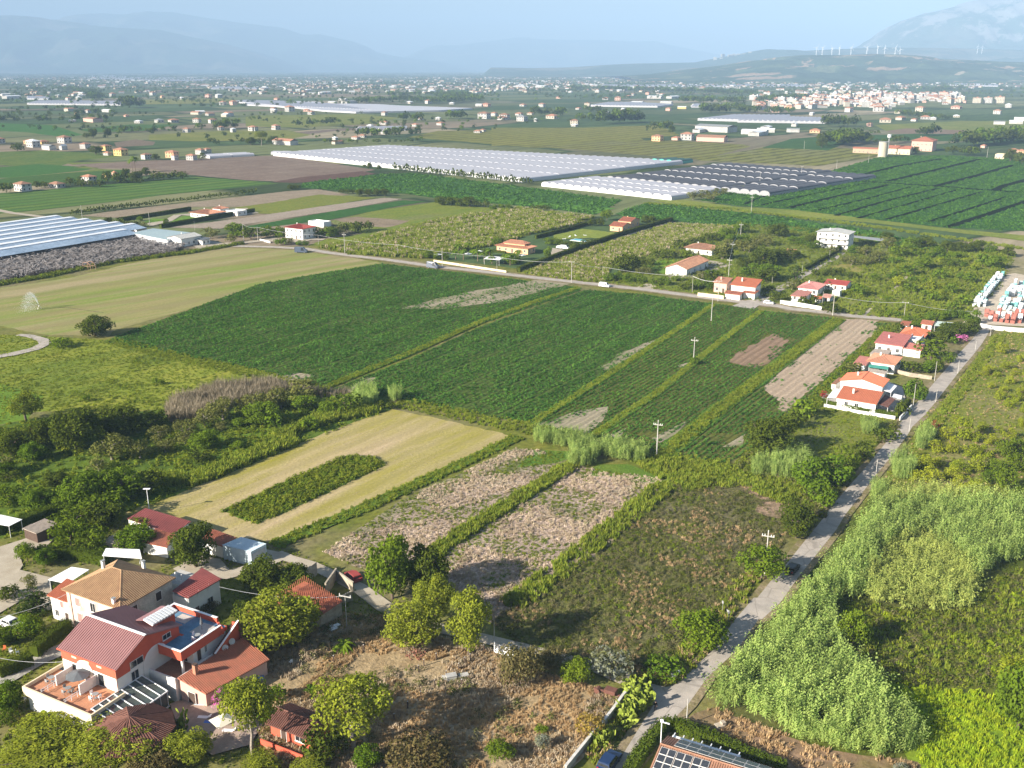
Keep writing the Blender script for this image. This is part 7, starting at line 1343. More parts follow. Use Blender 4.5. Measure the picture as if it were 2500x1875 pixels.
palm('tall palm rising above the dark trees by the ploughed field',at('C1',1046,225),13,2.3);palm('second tall palm beside the ploughed field',at('C1',1025,228),11,2.2)
for i,(x,y) in enumerate(((1620,895),(1680,900),(1760,880),(1790,910),(1840,915),(1880,885),(1640,860),(1900,930),(2000,930),(2040,940),(2100,900),(1720,845))):palm('palm in the palm garden, '+('left' if x<1700 else 'middle' if x<1900 else 'right')+' part',at('C2',x,y),RNG.uniform(3,5.5),1.3,group='palms in the %s part of the palm garden' % ('left' if x<1700 else 'middle' if x<1900 else 'right'))
cz=[('prickly pear thicket at the end of the grey wall',('A3',880,1150,960,1130,1030,1190,1020,1290,960,1330,900,1290)),('prickly pear thicket halfway along the grey wall',('A3',820,1290,900,1270,950,1330,900,1410,840,1400)),('small prickly pear lower down along the grey wall',('A3',670,1490,740,1440,770,1480,710,1550))]
for l,c in cz:P=scatter_pts(pts(*c),2.4,RNG);sow('prickly_pear','pad',P,.9,1.5,.1,label=l,cat='cactus')
P=scatter_pts(pts('A1',1150,1400,1180,1390,1210,1420,1180,1440),3,RNG);sow('cactus','pad',P,.8,1.3,.1,1.6,label='tall cactus beside the pavilion roof',cat='cactus')
g2='trees on the left side'
T('oak','C1',620,1330,860,1505,0,None,g2,'lone round dark tree between the mown field and the crop')
TL=[('willow',(70,600,340,815)),('oak',(420,690,780,1045)),('oak',(230,770,440,1015)),('oak',(750,670,1080,930)),('oak',(-40,860,230,1070)),('green',(170,940,360,1110)),('olive',(-40,1030,100,1200)),('dbush',(0,1180,160,1260)),('olive',(730,920,1010,1120)),('olive',(990,930,1180,1095)),('olive',(1150,860,1330,965)),('olive',(1200,940,1360,1045)),('olive',(1360,890,1500,975)),('olive',(1330,820,1530,935)),('olive',(1480,750,1690,860)),('olive',(1600,690,1850,805)),('olive',(1830,640,2050,760)),('olive',(1980,590,2230,725)),
      ('green',(1480,860,1700,1025)),('dbush',(1460,1010,1630,1130)),('bright',(1800,760,1920,840)),('green',(1900,720,2150,835)),('bright',(1780,940,1880,1010)),('olive',(690,1080,840,1190)),('olive',(1660,800,1760,870)),('green',(510,1170,850,1495)),('green',(790,1130,1110,1430)),('dbush',(1060,1180,1300,1370)),('green',(190,1290,430,1500)),('oak',(350,1170,540,1330)),('citrus',(-20,1280,190,1460)),('citrus',(660,1460,970,1600)),('citrus',(460,1550,740,1680)),('dbush',(1060,720,1300,870)),('bush',(640,580,710,640)),('bush',(1180,460,1270,510)),('bush',(400,150,560,230)),('green',(-40,1100,120,1220)),('citrus',(440,1420,640,1520))]
KINDS['willow']=('willow_tree','willow_leaves',7.5,6.2,.3,46,1.0,120,.18,'dome',.28,.6)
for k,b in TL:T(k,'B1',*b,lod=0 if b[2]-b[0]>150 else 1,group=g2)
for k,b in (('green',(380,620,550,725)),('green',(560,640,700,745)),('citrus',(680,610,880,745)),('bush',(150,730,300,860)),('bush',(400,760,560,880)),('olive',(330,500,560,640)),('olive',(60,590,330,700)),('dbush',(1000,640,1150,700))):T(k,'B2',*b,lod=1,group=g2)
T('oak','B4',50,750,440,1095,0,None,'trees left of the narrow road','large dark tree below the crop strips');T('bush','B3',1520,285,1590,355,1,None,'trees left of the narrow road','bush at the foot of the field pole');T('oak','B4',340,1370,560,1660,0,None,'trees left of the narrow road','dark leafy tree by the road bend')
for k,b in (('green',(440,1080,700,1330)),('green',(600,1060,860,1300)),('green',(520,1250,740,1460)),('citrus',(700,1000,900,1180)),('dbush',(880,960,1060,1100)),('dbush',(1060,850,1240,960)),('bush',(400,640,600,790)),('dbush',(330,700,480,860))):T(k,'B4',*b,lod=1,group='trees left of the narrow road')
# orchard right of the road
OL=[(1990,180,2080,270),(2150,270,2230,340),(2030,320,2110,390),(1890,350,1990,430),(1870,385,1930,440),(2100,380,2180,440),(1970,400,2030,450),(2060,430,2130,510),(2190,400,2260,480),(1920,480,1980,540),(2020,510,2090,570),(2150,520,2230,600),(1980,550,2060,630),(2110,560,2190,640),(2050,610,2150,690),(2180,640,2260,740),(1640,740,1720,800),(1650,760,1800,950),(1840,780,1920,870),(1550,830,1660,930),(1980,820,2050,890),(2050,840,2140,930),(1880,880,2000,980),(1780,870,1880,960),(1600,910,1700,1050),(1460,930,1580,1040),(1720,960,1860,1080),(1850,970,1960,1080),(2090,920,2230,1050),(1990,920,2120,1080),(1340,1040,1500,1190),(1640,1080,1760,1190),(1780,1040,1900,1190),(1920,1080,2050,1200),(2060,1040,2200,1190),(1290,1160,1410,1260),(1400,1160,1570,1280),(1590,1130,1700,1260),(1660,1200,1800,1320),(1880,1160,1990,1290),(1990,1150,2130,1340),(1780,1260,1920,1350),(2120,1290,2230,1400),(2180,1050,2300,1200),(2200,1200,2320,1330),(1500,1060,1600,1140),(2160,760,2240,840),(2240,900,2340,1010),(1700,1120,1800,1200)]
for i,b in enumerate(OL):
    k='citrus' if b[0]>1870 and b[1]>880 else 'yellow';T(k,'B4',*b,lod=0,group='fruit trees in the orchard right of the road')
T('redbush','B4',1495,780,1545,850,1,None,'shrubs right of the road','small dark red shrub by the roadside reeds')
# gardens along the road and behind the far road
g3='trees in the roadside gardens'
for k,b in (('oak',(1500,70,1640,180)),('oak',(1600,40,1760,150)),('oak',(1740,0,1860,120)),('dbush',(1450,110,1620,190)),('pink',(1690,130,1790,190)),('bush',(1620,140,1700,200)),('citrus',(1390,210,1600,330)),('citrus',(1570,260,1670,350)),('dbush',(1280,330,1410,420)),('bright',(1470,310,1580,400)),('green',(1400,350,1520,420)),('olive',(820,340,960,440)),('dbush',(780,370,900,450)),('green',(1280,470,1440,640)),('dbush',(1200,30,1280,110)),('bright',(1310,10,1420,60)),('dbush',(1500,330,1590,420)),('citrus',(1480,230,1560,300)),('olive',(1000,180,1080,250)),('redbush',(640,560,690,620)),('dbush',(1230,640,1330,760))):T(k,'B4',*b,lod=1,group=g3)
for k,b in (('green',(1450,0,1860,60)),):pass
g4='trees among the houses beyond the far road'
C3T=[('bright',(850,510,930,600)),('oak',(1160,570,1260,630)),('oak',(1250,590,1310,630)),('dbush',(730,590,860,640)),('green',(410,730,530,790)),('dbush',(530,750,620,800)),('green',(400,800,460,880)),('dbush',(600,770,690,830)),('dbush',(700,740,800,790)),('green',(180,850,220,900)),('oak',(930,890,1140,1010)),('dbush',(1130,880,1260,950)),('dbush',(1250,820,1400,900)),('olive',(1380,825,1460,890)),('bright',(1460,820,1570,890)),('dbush',(1400,755,1520,830)),('dbush',(1510,730,1640,790)),('dbush',(1630,700,1760,760)),('green',(1740,670,1880,750)),('green',(1860,610,1980,700)),
       ('olive',(1700,770,1850,900)),('olive',(1760,740,1980,830)),('olive',(1930,760,2040,850)),('olive',(1980,720,2170,800)),('olive',(2060,700,2160,780)),('olive',(1110,950,1240,1020)),('green',(870,1000,1010,1070)),('green',(1000,1010,1180,1080)),('green',(1230,1030,1370,1100)),('green',(1390,1020,1480,1070)),('olive',(1570,985,1650,1060)),('green',(1530,1050,1700,1130)),('dbush',(1650,1000,1800,1080)),('green',(1640,970,1750,1030)),('oak',(1880,880,2080,960)),('oak',(2050,830,2212,930)),('green',(1920,950,2060,1030)),('oak',(2040,980,2200,1080)),('dbush',(1430,1080,1560,1140)),('green',(1900,1060,2000,1100)),('dbush',(2080,1100,2180,1170)),
       ('olive',(1510,370,1600,440)),('olive',(1580,360,1680,440)),('olive',(1660,380,1760,450)),('olive',(1690,345,1820,400)),('olive',(1850,325,1950,365)),('dbush',(280,480,440,520)),('green',(0,735,80,790)),('oak',(1720,790,1850,900))]
for k,b in C3T:T(k,'C3',*b,lod=1,group=g4)
C4T=[('oak',(100,850,290,960)),('oak',(280,810,460,900)),('green',(150,960,330,1070)),('bright',(310,875,380,935)),('cypress',(390,905,490,1110)),('oak',(520,700,680,790)),('green',(400,720,540,790)),('oak',(230,640,380,730)),('green',(540,760,640,820)),('olive',(690,795,770,860)),('green',(860,780,1010,860)),('olive',(830,870,930,950)),('olive',(910,880,1010,950)),('olive',(980,850,1080,940)),('olive',(1040,820,1150,920)),('olive',(780,860,870,930)),('olive',(930,800,1060,880)),('olive',(1090,730,1220,820)),('oak',(1110,690,1200,750)),('green',(1180,770,1330,880)),('green',(1280,730,1420,820)),('oak',(1380,730,1520,820)),('green',(1500,800,1600,890)),('oak',(1560,750,1680,840)),
       ('oak',(1680,760,1800,850)),('oak',(1790,750,1900,840)),('bright',(1620,830,1760,900)),('green',(1900,790,2000,850)),('oak',(2040,795,2130,880)),('green',(1920,870,2060,980)),('dbush',(1580,900,1680,960)),('green',(1370,870,1500,980)),('bush',(1250,940,1400,1030)),('yellow',(1180,1030,1280,1110)),('bush',(1020,1010,1090,1070)),('yellow',(1410,1060,1520,1140)),('yellow',(1790,925,1870,985)),('yellow',(1745,875,1800,915)),('bush',(1450,1150,1560,1230)),('bush',(1600,1090,1700,1170)),('bush',(1720,1010,1830,1080)),('bush',(1830,870,1950,960)),('bush',(1500,980,1620,1060)),('bush',(1280,1080,1400,1160)),('bush',(880,1100,1000,1190)),
       ('dbush',(560,970,820,1030)),('dbush',(230,1150,380,1220)),('dbush',(460,1190,620,1260)),('dbush',(620,1060,740,1130)),('olive',(360,1070,480,1140)),('dbush',(840,1000,920,1050)),('dbush',(640,1230,760,1300)),('green',(1260,1330,1480,1400)),('bright',(1310,1370,1400,1420)),('green',(1750,1290,1870,1400)),('oak',(1560,1380,1750,1480)),('dbush',(680,1250,800,1320)),('green',(-80,700,100,790)),('olive',(0,760,110,840)),('green',(1430,1300,1600,1370)),('green',(1600,1280,1760,1360)),('bush',(1150,1290,1260,1350)),('bush',(1680,1180,1800,1260))]
for k,b in C4T:T(k,'C4',*b,lod=1,group=g4 if b[0]<860 else 'trees in the rough grassland')
gz=pts('C4',1000,1180,1200,900,1350,850,1600,800,2050,860,1960,1060,1790,1280,1500,1330,900,1300)
for p in scatter_pts(gz,.004,RNG):plant('bush' if RNG.uniform()<.7 else 'yellow',(p[0],p[1],0),RNG.uniform(1.6,3.2),RNG.uniform(3,5.5),1,None,'trees in the rough grassland','low bush in the rough grassland')
g5='trees near the glasshouse and left farms'
for k,b in (('oak',(800,570,870,640)),('dbush',(860,590,950,650)),('dbush',(930,600,1060,650)),('olive',(1040,605,1130,650)),('green',(1060,570,1110,600)),('green',(1260,580,1300,630)),('olive',(1560,670,1680,740)),('green',(1750,640,1900,730)),('dbush',(1880,660,2000,750)),('green',(2000,640,2200,730)),('olive',(1740,710,1830,770)),('bush',(2110,740,2212,790)),('oak',(940,195,1010,290)),('oak',(1095,185,1160,260)),('oak',(1000,215,1100,300)),('dbush',(1150,215,1290,290)),('dbush',(1280,220,1440,280)),('dbush',(780,230,950,310)),('dbush',(500,270,640,330)),('dbush',(0,310,100,390)),('dbush',(250,300,370,350)),('oak',(690,20,790,90)),('dbush',(90,10,180,65)),('oak',(1170,80,1230,130)),('dbush',(1540,80,1590,125)),('dbush',(600,290,800,340)),('dbush',(900,270,1100,310))):T(k,'C1',*b,lod=1,group=g5)
for k,b in (('green',(380,750,480,790)),('green',(520,640,700,740)),('olive',(600,640,760,720)),('dbush',(700,620,880,700)),('dbush',(830,610,980,680)),('olive',(230,730,370,780)),('oak',(330,315,420,360)),('dbush',(720,350,850,395)),('oak',(840,350,1100,410)),('oak',(1460,420,1560,480)),('oak',(1550,410,1700,490)),('oak',(1680,410,1780,495)),('dbush',(1760,440,1870,500)),('green',(1880,470,2050,520)),('oak',(940,150,975,200)),('oak',(1010,168,1045,208)),('dbush',(900,165,935,190)),('green',(1370,830,1450,890)),('oak',(1920,735,1990,780)),('dbush',(1600,790,1800,850)),('green',(1440,850,1560,900)),('dbush',(1820,820,1900,880)),('green',(2000,860,2110,940))):T(k,'C2',*b,lod=1,group=g5 if b[0]<1000 else g4)
for i in range(36):x=1150+i*30;y=205+i*3.35;p=at('C2',x,y);plant('dbush',(p.x,p.y,0),RNG.uniform(3.5,5.5),RNG.uniform(4,6),2,None,'row of small dark trees in front of the greenhouse','dark tree in the greenhouse row')
M_cr=M('pale_cream',(.60,.54,.44),.85);white_old=M('weathered_white',(.58,.56,.53),.9,var=.3,scale=.05);M_gr=M('dull_wall',(.42,.40,.37),.9)
# ---------------------------------------------------------------- far plain: houses, sheds, tree lines, town
FHP={}
def fproto(wc,rc_,typ,var):
    key=(wc,rc_,typ,var)
    if key in FHP:return FHP[key]
    wm={'white':white_old,'cream':M_cr,'yellow':yellowwall,'orange':peach,'pink':pinkwall}[wc];rm={'red':tile_light,'brown':tile_brown,'grey':grey_sheet,'white':white_paint}[rc_]
    w,d,h={'house':(12,9,3.6 if var % 2 else 6.4),'block':(20,12,13),'hall':(40,18,6),'tunnel':(60,30,3.5),'barn':(26,10,4)}[typ]
    R={}
    m=MB();m.box(-w/2,w/2,-d/2,d/2,0,h);R['wall']=(m,wm)
    m=MB();o=.6
    if typ=='house':q=[(-w/2-o,-d/2-o,h),(w/2+o,-d/2-o,h),(w/2+o,d/2+o,h),(-w/2-o,d/2+o,h)];a,b=(-w/2+d/2,0,h+1.9),(w/2-d/2,0,h+1.9);m.slab([q[0],q[1],b,a],.15).slab([q[1],q[2],b],.15).slab([q[2],q[3],a,b],.15).slab([q[3],q[0],a],.15)
    elif typ in ('block',):m.box(-w/2-.2,w/2+.2,-d/2-.2,d/2+.2,h,h+.5);m.box(-2,2,-2,2,h+.5,h+2.8)
    elif typ=='tunnel':
        for i in range(6):m.slab([(-w/2,-d/2+i*5,h),(w/2,-d/2+i*5,h),(w/2,-d/2+i*5+2.5,h+1.4),(-w/2,-d/2+i*5+2.5,h+1.4)],.1);m.slab([(-w/2,-d/2+i*5+2.5,h+1.4),(w/2,-d/2+i*5+2.5,h+1.4),(w/2,-d/2+i*5+5,h),(-w/2,-d/2+i*5+5,h)],.1)
    else:m.slab([(-w/2-.4,-d/2-.4,h),(w/2+.4,-d/2-.4,h),(w/2+.4,0,h+1.8),(-w/2-.4,0,h+1.8)],.15).slab([(-w/2-.4,0,h+1.8),(w/2+.4,0,h+1.8),(w/2+.4,d/2+.4,h),(-w/2-.4,d/2+.4,h)],.15)
    R['roof']=(m,rm);out=[]
    for n_,(mb,mt) in R.items():ob=mb.build(n_,mt);out.append((n_,ob.data));bpy.data.objects.remove(ob)
    wn_=MB();wn_.box(-.6,.6,-.06,.05,0,1.5);ob=wn_.build('window',dark_glass);wme=ob.data;bpy.data.objects.remove(ob);wins=[]
    if typ in ('house','block'):
        for s in range(int(h//3.2)):
            for i in range(3 if typ=='house' else 6):wins.append((-w/2+w*(i+.5)/(3 if typ=='house' else 6),-d/2,1.2+s*3.1,0))
            for i in range(2 if typ=='house' else 3):wins.append((w/2,-d/2+d*(i+.5)/(2 if typ=='house' else 3),1.2+s*3.1,math.pi/2))
    mm_=MB();mm_.v,mm_.f=[],[];mats=[wm,rm,dark_glass]
    for j,(n_,(mb,mt)) in enumerate(R.items()):mm_.mi=j;mm_.add(mb.v,mb.f)
    mm_.mi=2
    for x,y,z,a in wins:mm_.box(x-.55,x+.55,y-.06,y+.05,z,z+1.4) if a==0 else mm_.box(x-.05,x+.06,y-.55,y+.55,z,z+1.4)
    ob=mm_.build('far_house',mats);one=ob.data;bpy.data.objects.remove(ob)
    FHP[key]=(out,wme,wins,one,w);return FHP[key]
FARH=[]
def fhouse(k,x,y,wpx,wc='white',rc_='red',typ='house',var=None,look=None,rz=None,detail=None,group=None):
    b=at(k,x,y);var=int(RNG.integers(0,2)) if var is None else var;out,wme,wins,one,w=fproto(wc,rc_,typ,var);wm=wpx*_sc[k][2]/FPX*math.hypot(b.y,CAMH);s=wm/(w*1.4)
    name={'house':'farm_house','block':'apartment_block','hall':'warehouse','tunnel':'greenhouse','barn':'barn'}[typ];rz=GA+RNG.uniform(-.3,.3)+(0 if RNG.uniform()<.7 else 1.57) if rz is None else rz
    detail=(wpx*_sc[k][2]>13) if detail is None else detail
    if detail:
        R=empty(name,b,rz,None,name.replace('_',' ').replace('farm house','house'),group)
        for n_,me in out:o=bpy.data.objects.new(n_,me);link(o,R)
        for wx,wy,wz,a in wins:o=bpy.data.objects.new('window',wme);link(o,R);o.location=(wx,wy,wz);o.rotation_euler=(0,0,a)
    else:R=bpy.data.objects.new(name,one);link(R);R.location=b;R.rotation_euler=(0,0,rz);tag(R,None,name.replace('_',' ').replace('farm house','house'),group)
    zz=s if typ not in ('tunnel','hall') else min(s,1.3);R.scale=(s,s,max(.75,min(zz,1.5)));FARH.append((R,wc,rc_,typ,look));return R
HL_=[('D1',(0,1105,90,'white','red')),('D1',(235,1110,110,'orange','red')),('D1',(335,1110,90,'yellow','red')),('D1',(260,1135,120,'white','white')),('D1',(500,1105,120,'white','brown')),('D1',(660,1145,90,'white','red')),('D1',(820,1160,90,'yellow','red')),('D1',(830,1198,70,'white','red')),('D1',(935,1200,120,'yellow','red')),('D1',(1132,1228,90,'white','brown')),('D1',(1330,1215,110,'orange','red')),('D1',(1350,1235,60,'white','red')),('D1',(1480,1235,90,'white','red')),('D1',(1545,1190,80,'white','red')),('D1',(1600,1185,70,'white','red')),
       ('D1',(1440,1020,70,'white','red')),('D1',(1520,945,70,'white','red')),('D1',(1705,1005,60,'white','red')),('D1',(1800,1020,50,'white','white')),('D1',(1950,1010,80,'white','red')),('D1',(2125,1000,70,'white','red')),('D1',(1340,945,90,'white','red')),('D1',(1230,945,90,'white','grey')),('D1',(1640,950,70,'white','red')),('D1',(1070,950,70,'white','white')),('D1',(975,900,50,'pink','red')),('D1',(560,940,60,'white','white')),('D1',(600,880,50,'orange','red')),('D1',(680,870,50,'white','red')),('D1',(530,775,50,'white','red')),('D1',(610,775,60,'white','white')),('D1',(1180,735,60,'white','red')),('D1',(870,745,60,'white','red')),('D1',(1255,755,40,'orange','red')),('D1',(1400,765,50,'white','white')),('D1',(1610,755,60,'pink','red')),('D1',(1690,755,60,'white','white')),('D1',(1720,810,60,'white','red')),('D1',(1800,810,70,'pink','red')),
       ('D2',(60,1010,80,'white','red')),('D2',(235,1000,80,'white','red')),('D2',(340,860,90,'white','red')),('D2',(470,860,60,'pink','red')),('D2',(240,770,50,'pink','red')),('D2',(505,885,60,'white','red')),('D2',(850,1075,80,'white','red')),('D2',(900,1060,70,'white','red')),('D2',(690,1078,50,'white','white')),('D2',(960,980,60,'white','white')),('D2',(1070,960,80,'white','red')),('D2',(1070,890,60,'white','red')),('D2',(1070,1035,60,'white','white')),('D2',(1350,925,50,'white','red')),('D2',(1485,930,50,'white','white')),('D2',(1505,965,80,'white','red')),('D2',(1310,975,70,'white','red')),('D2',(1265,800,60,'cream','white')),('D2',(1410,800,60,'white','red')),('D2',(1590,805,50,'white','white')),('D2',(1790,1025,70,'white','red')),('D2',(1830,1015,60,'white','red')),('D2',(1855,820,80,'pink','red')),('D2',(1980,925,90,'white','red')),('D2',(2110,890,70,'white','red')),('D2',(2130,935,90,'white','grey')),('D2',(2140,820,60,'white','red')),('D2',(1840,915,110,'white','brown')),
       ('D3',(20,895,60,'white','red')),('D3',(100,920,90,'white','brown')),('D3',(210,890,60,'white','red')),('D3',(245,932,80,'white','grey')),('D3',(300,885,60,'cream','red')),('D3',(470,915,110,'cream','red')),('D3',(340,940,30,'white','white')),('D3',(640,960,80,'cream','brown')),('D3',(640,975,60,'white','white')),('D3',(240,820,50,'white','white')),('D3',(390,825,60,'white','red')),('D3',(520,760,50,'pink','red')),('D3',(670,845,50,'white','red')),('D3',(880,770,60,'white','red')),('D3',(975,775,60,'pink','red')),('D3',(1060,750,50,'white','red')),('D3',(1015,855,70,'white','white')),('D3',(1365,855,50,'pink','red')),('D3',(1205,730,40,'pink','red')),('D3',(1280,1088,100,'orange','brown')),('D3',(1425,1080,90,'pink','red')),('D3',(1510,1080,120,'white','red')),('D3',(2080,845,90,'white','brown')),('D3',(2170,860,80,'white','red')),('D3',(820,715,50,'cream','white')),('D3',(610,715,40,'white','white')),
       ('D4',(600,1025,100,'orange','red')),('D4',(1020,975,60,'pink','brown')),('D4',(1140,945,110,'cream','red')),('D4',(1260,925,90,'cream','red')),('D4',(1365,935,70,'white','red')),('D4',(1450,920,90,'white','red')),('D4',(1510,925,70,'white','white')),('D4',(1410,860,80,'cream','red')),('D4',(1240,875,80,'cream','red')),('D4',(1690,840,90,'pink','red')),('D4',(1690,905,60,'cream','white')),('D4',(2005,880,70,'white','red')),('D4',(2090,830,60,'white','white')),('D4',(1090,860,110,'white','red')),('D4',(860,865,80,'white','red')),('D4',(575,890,50,'white','white')),('D4',(300,865,90,'pink','red')),('D4',(180,848,70,'white','red')),('D4',(400,840,60,'orange','red')),('D4',(2130,1175,90,'pink','red')),('D4',(2190,1180,60,'orange','red')),('D4',(1900,1140,60,'pink','red')),
       ('C1',(180,368,150,'white','brown')),('C1',(440,340,140,'white','brown')),('C1',(690,305,130,'white','red')),('C1',(820,265,50,'yellow','red')),('C1',(885,250,50,'pink','red'))]
for k,a in HL_:fhouse(k,*a,group='houses scattered over the plain')
for k,a in (('D1',(380,1155,170,'white','grey','hall')),('D1',(490,1155,80,'white','white','hall')),('D1',(720,940,240,'pink','brown','hall')),('D1',(60,740,130,'white','white','hall')),('D1',(90,760,170,'white','white','hall')),('D1',(830,865,120,'white','white','hall')),('D2',(305,1115,280,'white','red','barn')),('D2',(710,1110,130,'cream','red','barn')),('D2',(140,690,100,'white','white','hall')),('D2',(670,800,90,'white','white','hall')),('D2',(800,800,170,'white','grey','hall')),('D2',(610,725,130,'white','white','hall')),('D2',(520,725,90,'white','grey','hall')),('D2',(450,735,50,'white','white','hall')),('D2',(750,775,90,'white','white','hall')),('D2',(1700,760,110,'white','white','hall')),('D2',(1800,755,70,'white','white','hall')),('D2',(1800,820,70,'white','white','hall')),
             ('D3',(1730,1015,400,'white','grey','hall')),('D3',(2030,1035,260,'white','white','hall')),('D3',(2120,1000,200,'white','white','hall')),('D3',(1700,1090,300,'pink','brown','barn')),('D3',(390,675,140,'white','white','hall')),('D3',(1130,800,130,'white','white','hall')),('D3',(1350,800,120,'white','white','hall')),('D3',(1260,760,150,'white','white','hall')),('D3',(1400,760,150,'white','white','hall')),('D3',(1470,840,90,'yellow','white','hall')),('D3',(230,680,160,'cream','white','hall')),('D3',(740,830,60,'cream','brown','block')),('D3',(880,880,70,'white','white','hall')),
             ('D4',(150,1045,250,'white','white','hall')),('D4',(220,1020,180,'white','white','hall')),('D4',(440,975,110,'white','white','hall')),('D4',(430,1020,130,'white','grey','hall')),('D4',(395,625,90,'white','white','hall')),('D4',(2020,960,110,'white','grey','hall')),('D4',(2150,955,130,'white','white','hall')),('D4',(2180,930,110,'white','white','hall')),('D3',(1600,1020,200,'white','white','barn'))):fhouse(k,*a,group='large sheds and halls on the plain')
# sheets of plastic greenhouse far off
def farfilm(k,label,*c,h=3.2):
    q=pts(k,*c);o=q[0];R=empty('greenhouse',(o.x,o.y,0),0,label,'greenhouse','plastic greenhouses far across the plain');m=MB();m.prism([(v.x-o.x,v.y-o.y) for v in q],0,h);b=m.build('tunnel_block',film,R)
    m=MB();cx=[(v.x-o.x,v.y-o.y) for v in q];d=Vector((math.cos(DIR1),math.sin(DIR1)));n=Vector((-d.y,d.x));lo=min(Vector(p).dot(n) for p in cx);hi=max(Vector(p).dot(n) for p in cx);u=lo+4;cnt=0
    ar=sum(cx[i][0]*cx[(i+1) % len(cx)][1]-cx[(i+1) % len(cx)][0]*cx[i][1] for i in range(len(cx)))
    while u<hi and cnt<90:
        r=clip_line(cx,(n.x*u,n.y*u),(d.x,d.y))
        if r:a=n*u+d*r[0];e=n*u+d*r[1];m.add([(a.x-n.x*3,a.y-n.y*3,h+.02),(a.x,a.y,h+1.3),(a.x+n.x*3,a.y+n.y*3,h+.02),(e.x-n.x*3,e.y-n.y*3,h+.02),(e.x,e.y,h+1.3),(e.x+n.x*3,e.y+n.y*3,h+.02)],[(0,1,4,3),(1,2,5,4),(0,2,1),(3,4,5)])
        u+=max(8,(hi-lo)/80);cnt+=1
    if m.v:tag(m.build('tunnel_roofs',film,b),kind='stuff')
for k,l,c in (('D1','long white greenhouse strip at the far left plain',(210,808,930,815,925,790,300,785)),('D1','white greenhouse left of the far water tower trees',(1800,790,2212,835,2212,790,1890,782)),('D2','bent white greenhouse reaching behind the blue white hall',(0,815,330,830,600,862,850,875,1500,862,1750,845,1200,825,1000,812,640,808,540,792,0,782)),('D2','low white greenhouse behind the red gabled farm',(850,1012,1230,1008,1240,992,880,998)),('D3','bright white greenhouse beyond the green fields',(1590,930,2250,948,2300,900,1850,898)),('D4','bright white greenhouse in front of the town',(0,945,700,955,740,925,0,900)),
                ('D3','long white greenhouse strip before the hills',(850,668,2212,672,2212,655,860,658)),('D3','long white greenhouse roofs in front of the factory halls',(760,822,1280,830,1400,815,1100,798,900,800)),('D1','white greenhouse band at the far horizon left',(650,610,1290,628,1640,622,1400,600,700,598)),('D1','thin white greenhouse band on the horizon',(650,598,980,600,960,585,720,583)),('D1','white greenhouse strip near the far orchards',(1630,690,1980,690,1990,675,1650,674)),('D3','small white greenhouse strip near the town edge',(1540,832,1960,832,1850,812,1560,812)),('D4','white greenhouse strip behind the town',(0,672,520,672,520,655,0,655)),('D1','white greenhouse strip near the left warehouses',(210,768,370,770,380,755,215,752)),('D4','pale greenhouse strip at the foot of the hill',(1640,662,2010,668,2000,652,1650,648))):farfilm(k,l,*c)
# farm with silo and villa at the right
SI=empty('silo',at('D4',1118,1213),0,'round concrete silo at the end of the long farm building','silo');m=MB();m.tube((0,0,0),(0,0,15),4.6,n=20);m.build('body',M('silo_concrete',(.62,.55,.42),.9),SI);m=MB();m.tube((0,0,15),(0,0,15.6),4.75,n=20);m.build('rim',concrete,SI)
WT=empty('water_tank',at('D4',1158,1195),0,'small white water tank on a mast behind the silo','water tank');m=MB();m.tube((0,0,0),(0,0,18),.5);m.build('mast',metal,WT);m=MB();m.tube((0,0,18),(0,0,21),1.9,n=10);m.build('tank',white_paint,WT)
house('long low farm building with brown red roof left of the silo','D4',(1095,1150),893,1102,5.0,'x',tile_red,M('farm_stone',(.55,.40,.28),.9),nf=6,nr=1,chim=False,dmax=12,gap=0,group=None);house('L shaped farm building with brown roof right of the silo','D4',(1335,1150),1150,1375,6.0,'x',tile_red,cream,nf=6,nr=2,dmax=14,gap=0);house('tall square pink villa with hip roof and chimney above the farm','D4',(1510,1090),1348,1575,11.0,'hip',tile_red,pinkwall,storeys=2,nf=5,nr=3,gap=0,over=1.2,dmax=24);house('small yellow house at the right edge of the dark field','D4',(2060,1195),1990,2090,4.5,'flat',cream,cream,nf=3,gap=0,dmax=12)
# town
TZ=pts('D4',100,740,300,720,700,715,1100,715,1400,730,1740,725,1770,800,1600,810,1500,790,1300,800,1200,830,1130,855,1000,830,800,820,640,840,400,840,150,850)
P=scatter_pts(TZ,.00052,RNG);P=P[np.argsort(P[:,1])][:250]
for i,p in enumerate(P):
    q=toP((p[0],p[1],0));X=(q[0]-1800)/_sc['D4'][2];Y=q[1]/_sc['D4'][2];big=RNG.uniform()<.38 and Y>725
    fhouse('D4',X,Y,RNG.uniform(55,85) if big else RNG.uniform(38,62),['white','white','cream','white','pink'][int(RNG.integers(0,5))],'white' if big and RNG.uniform()<.5 else 'red','block' if big else 'house',detail=False,group='houses and blocks of the town')
for i,(x,w_) in enumerate(((1848,80),(1932,85),(2022,95))):fhouse('D4',x,795,w_,'cream' if i != 1 else 'white','red','block',look='apartment block at the right end of the town, %s of the row of three' % ('left','middle','right')[i],detail=True,rz=GA)
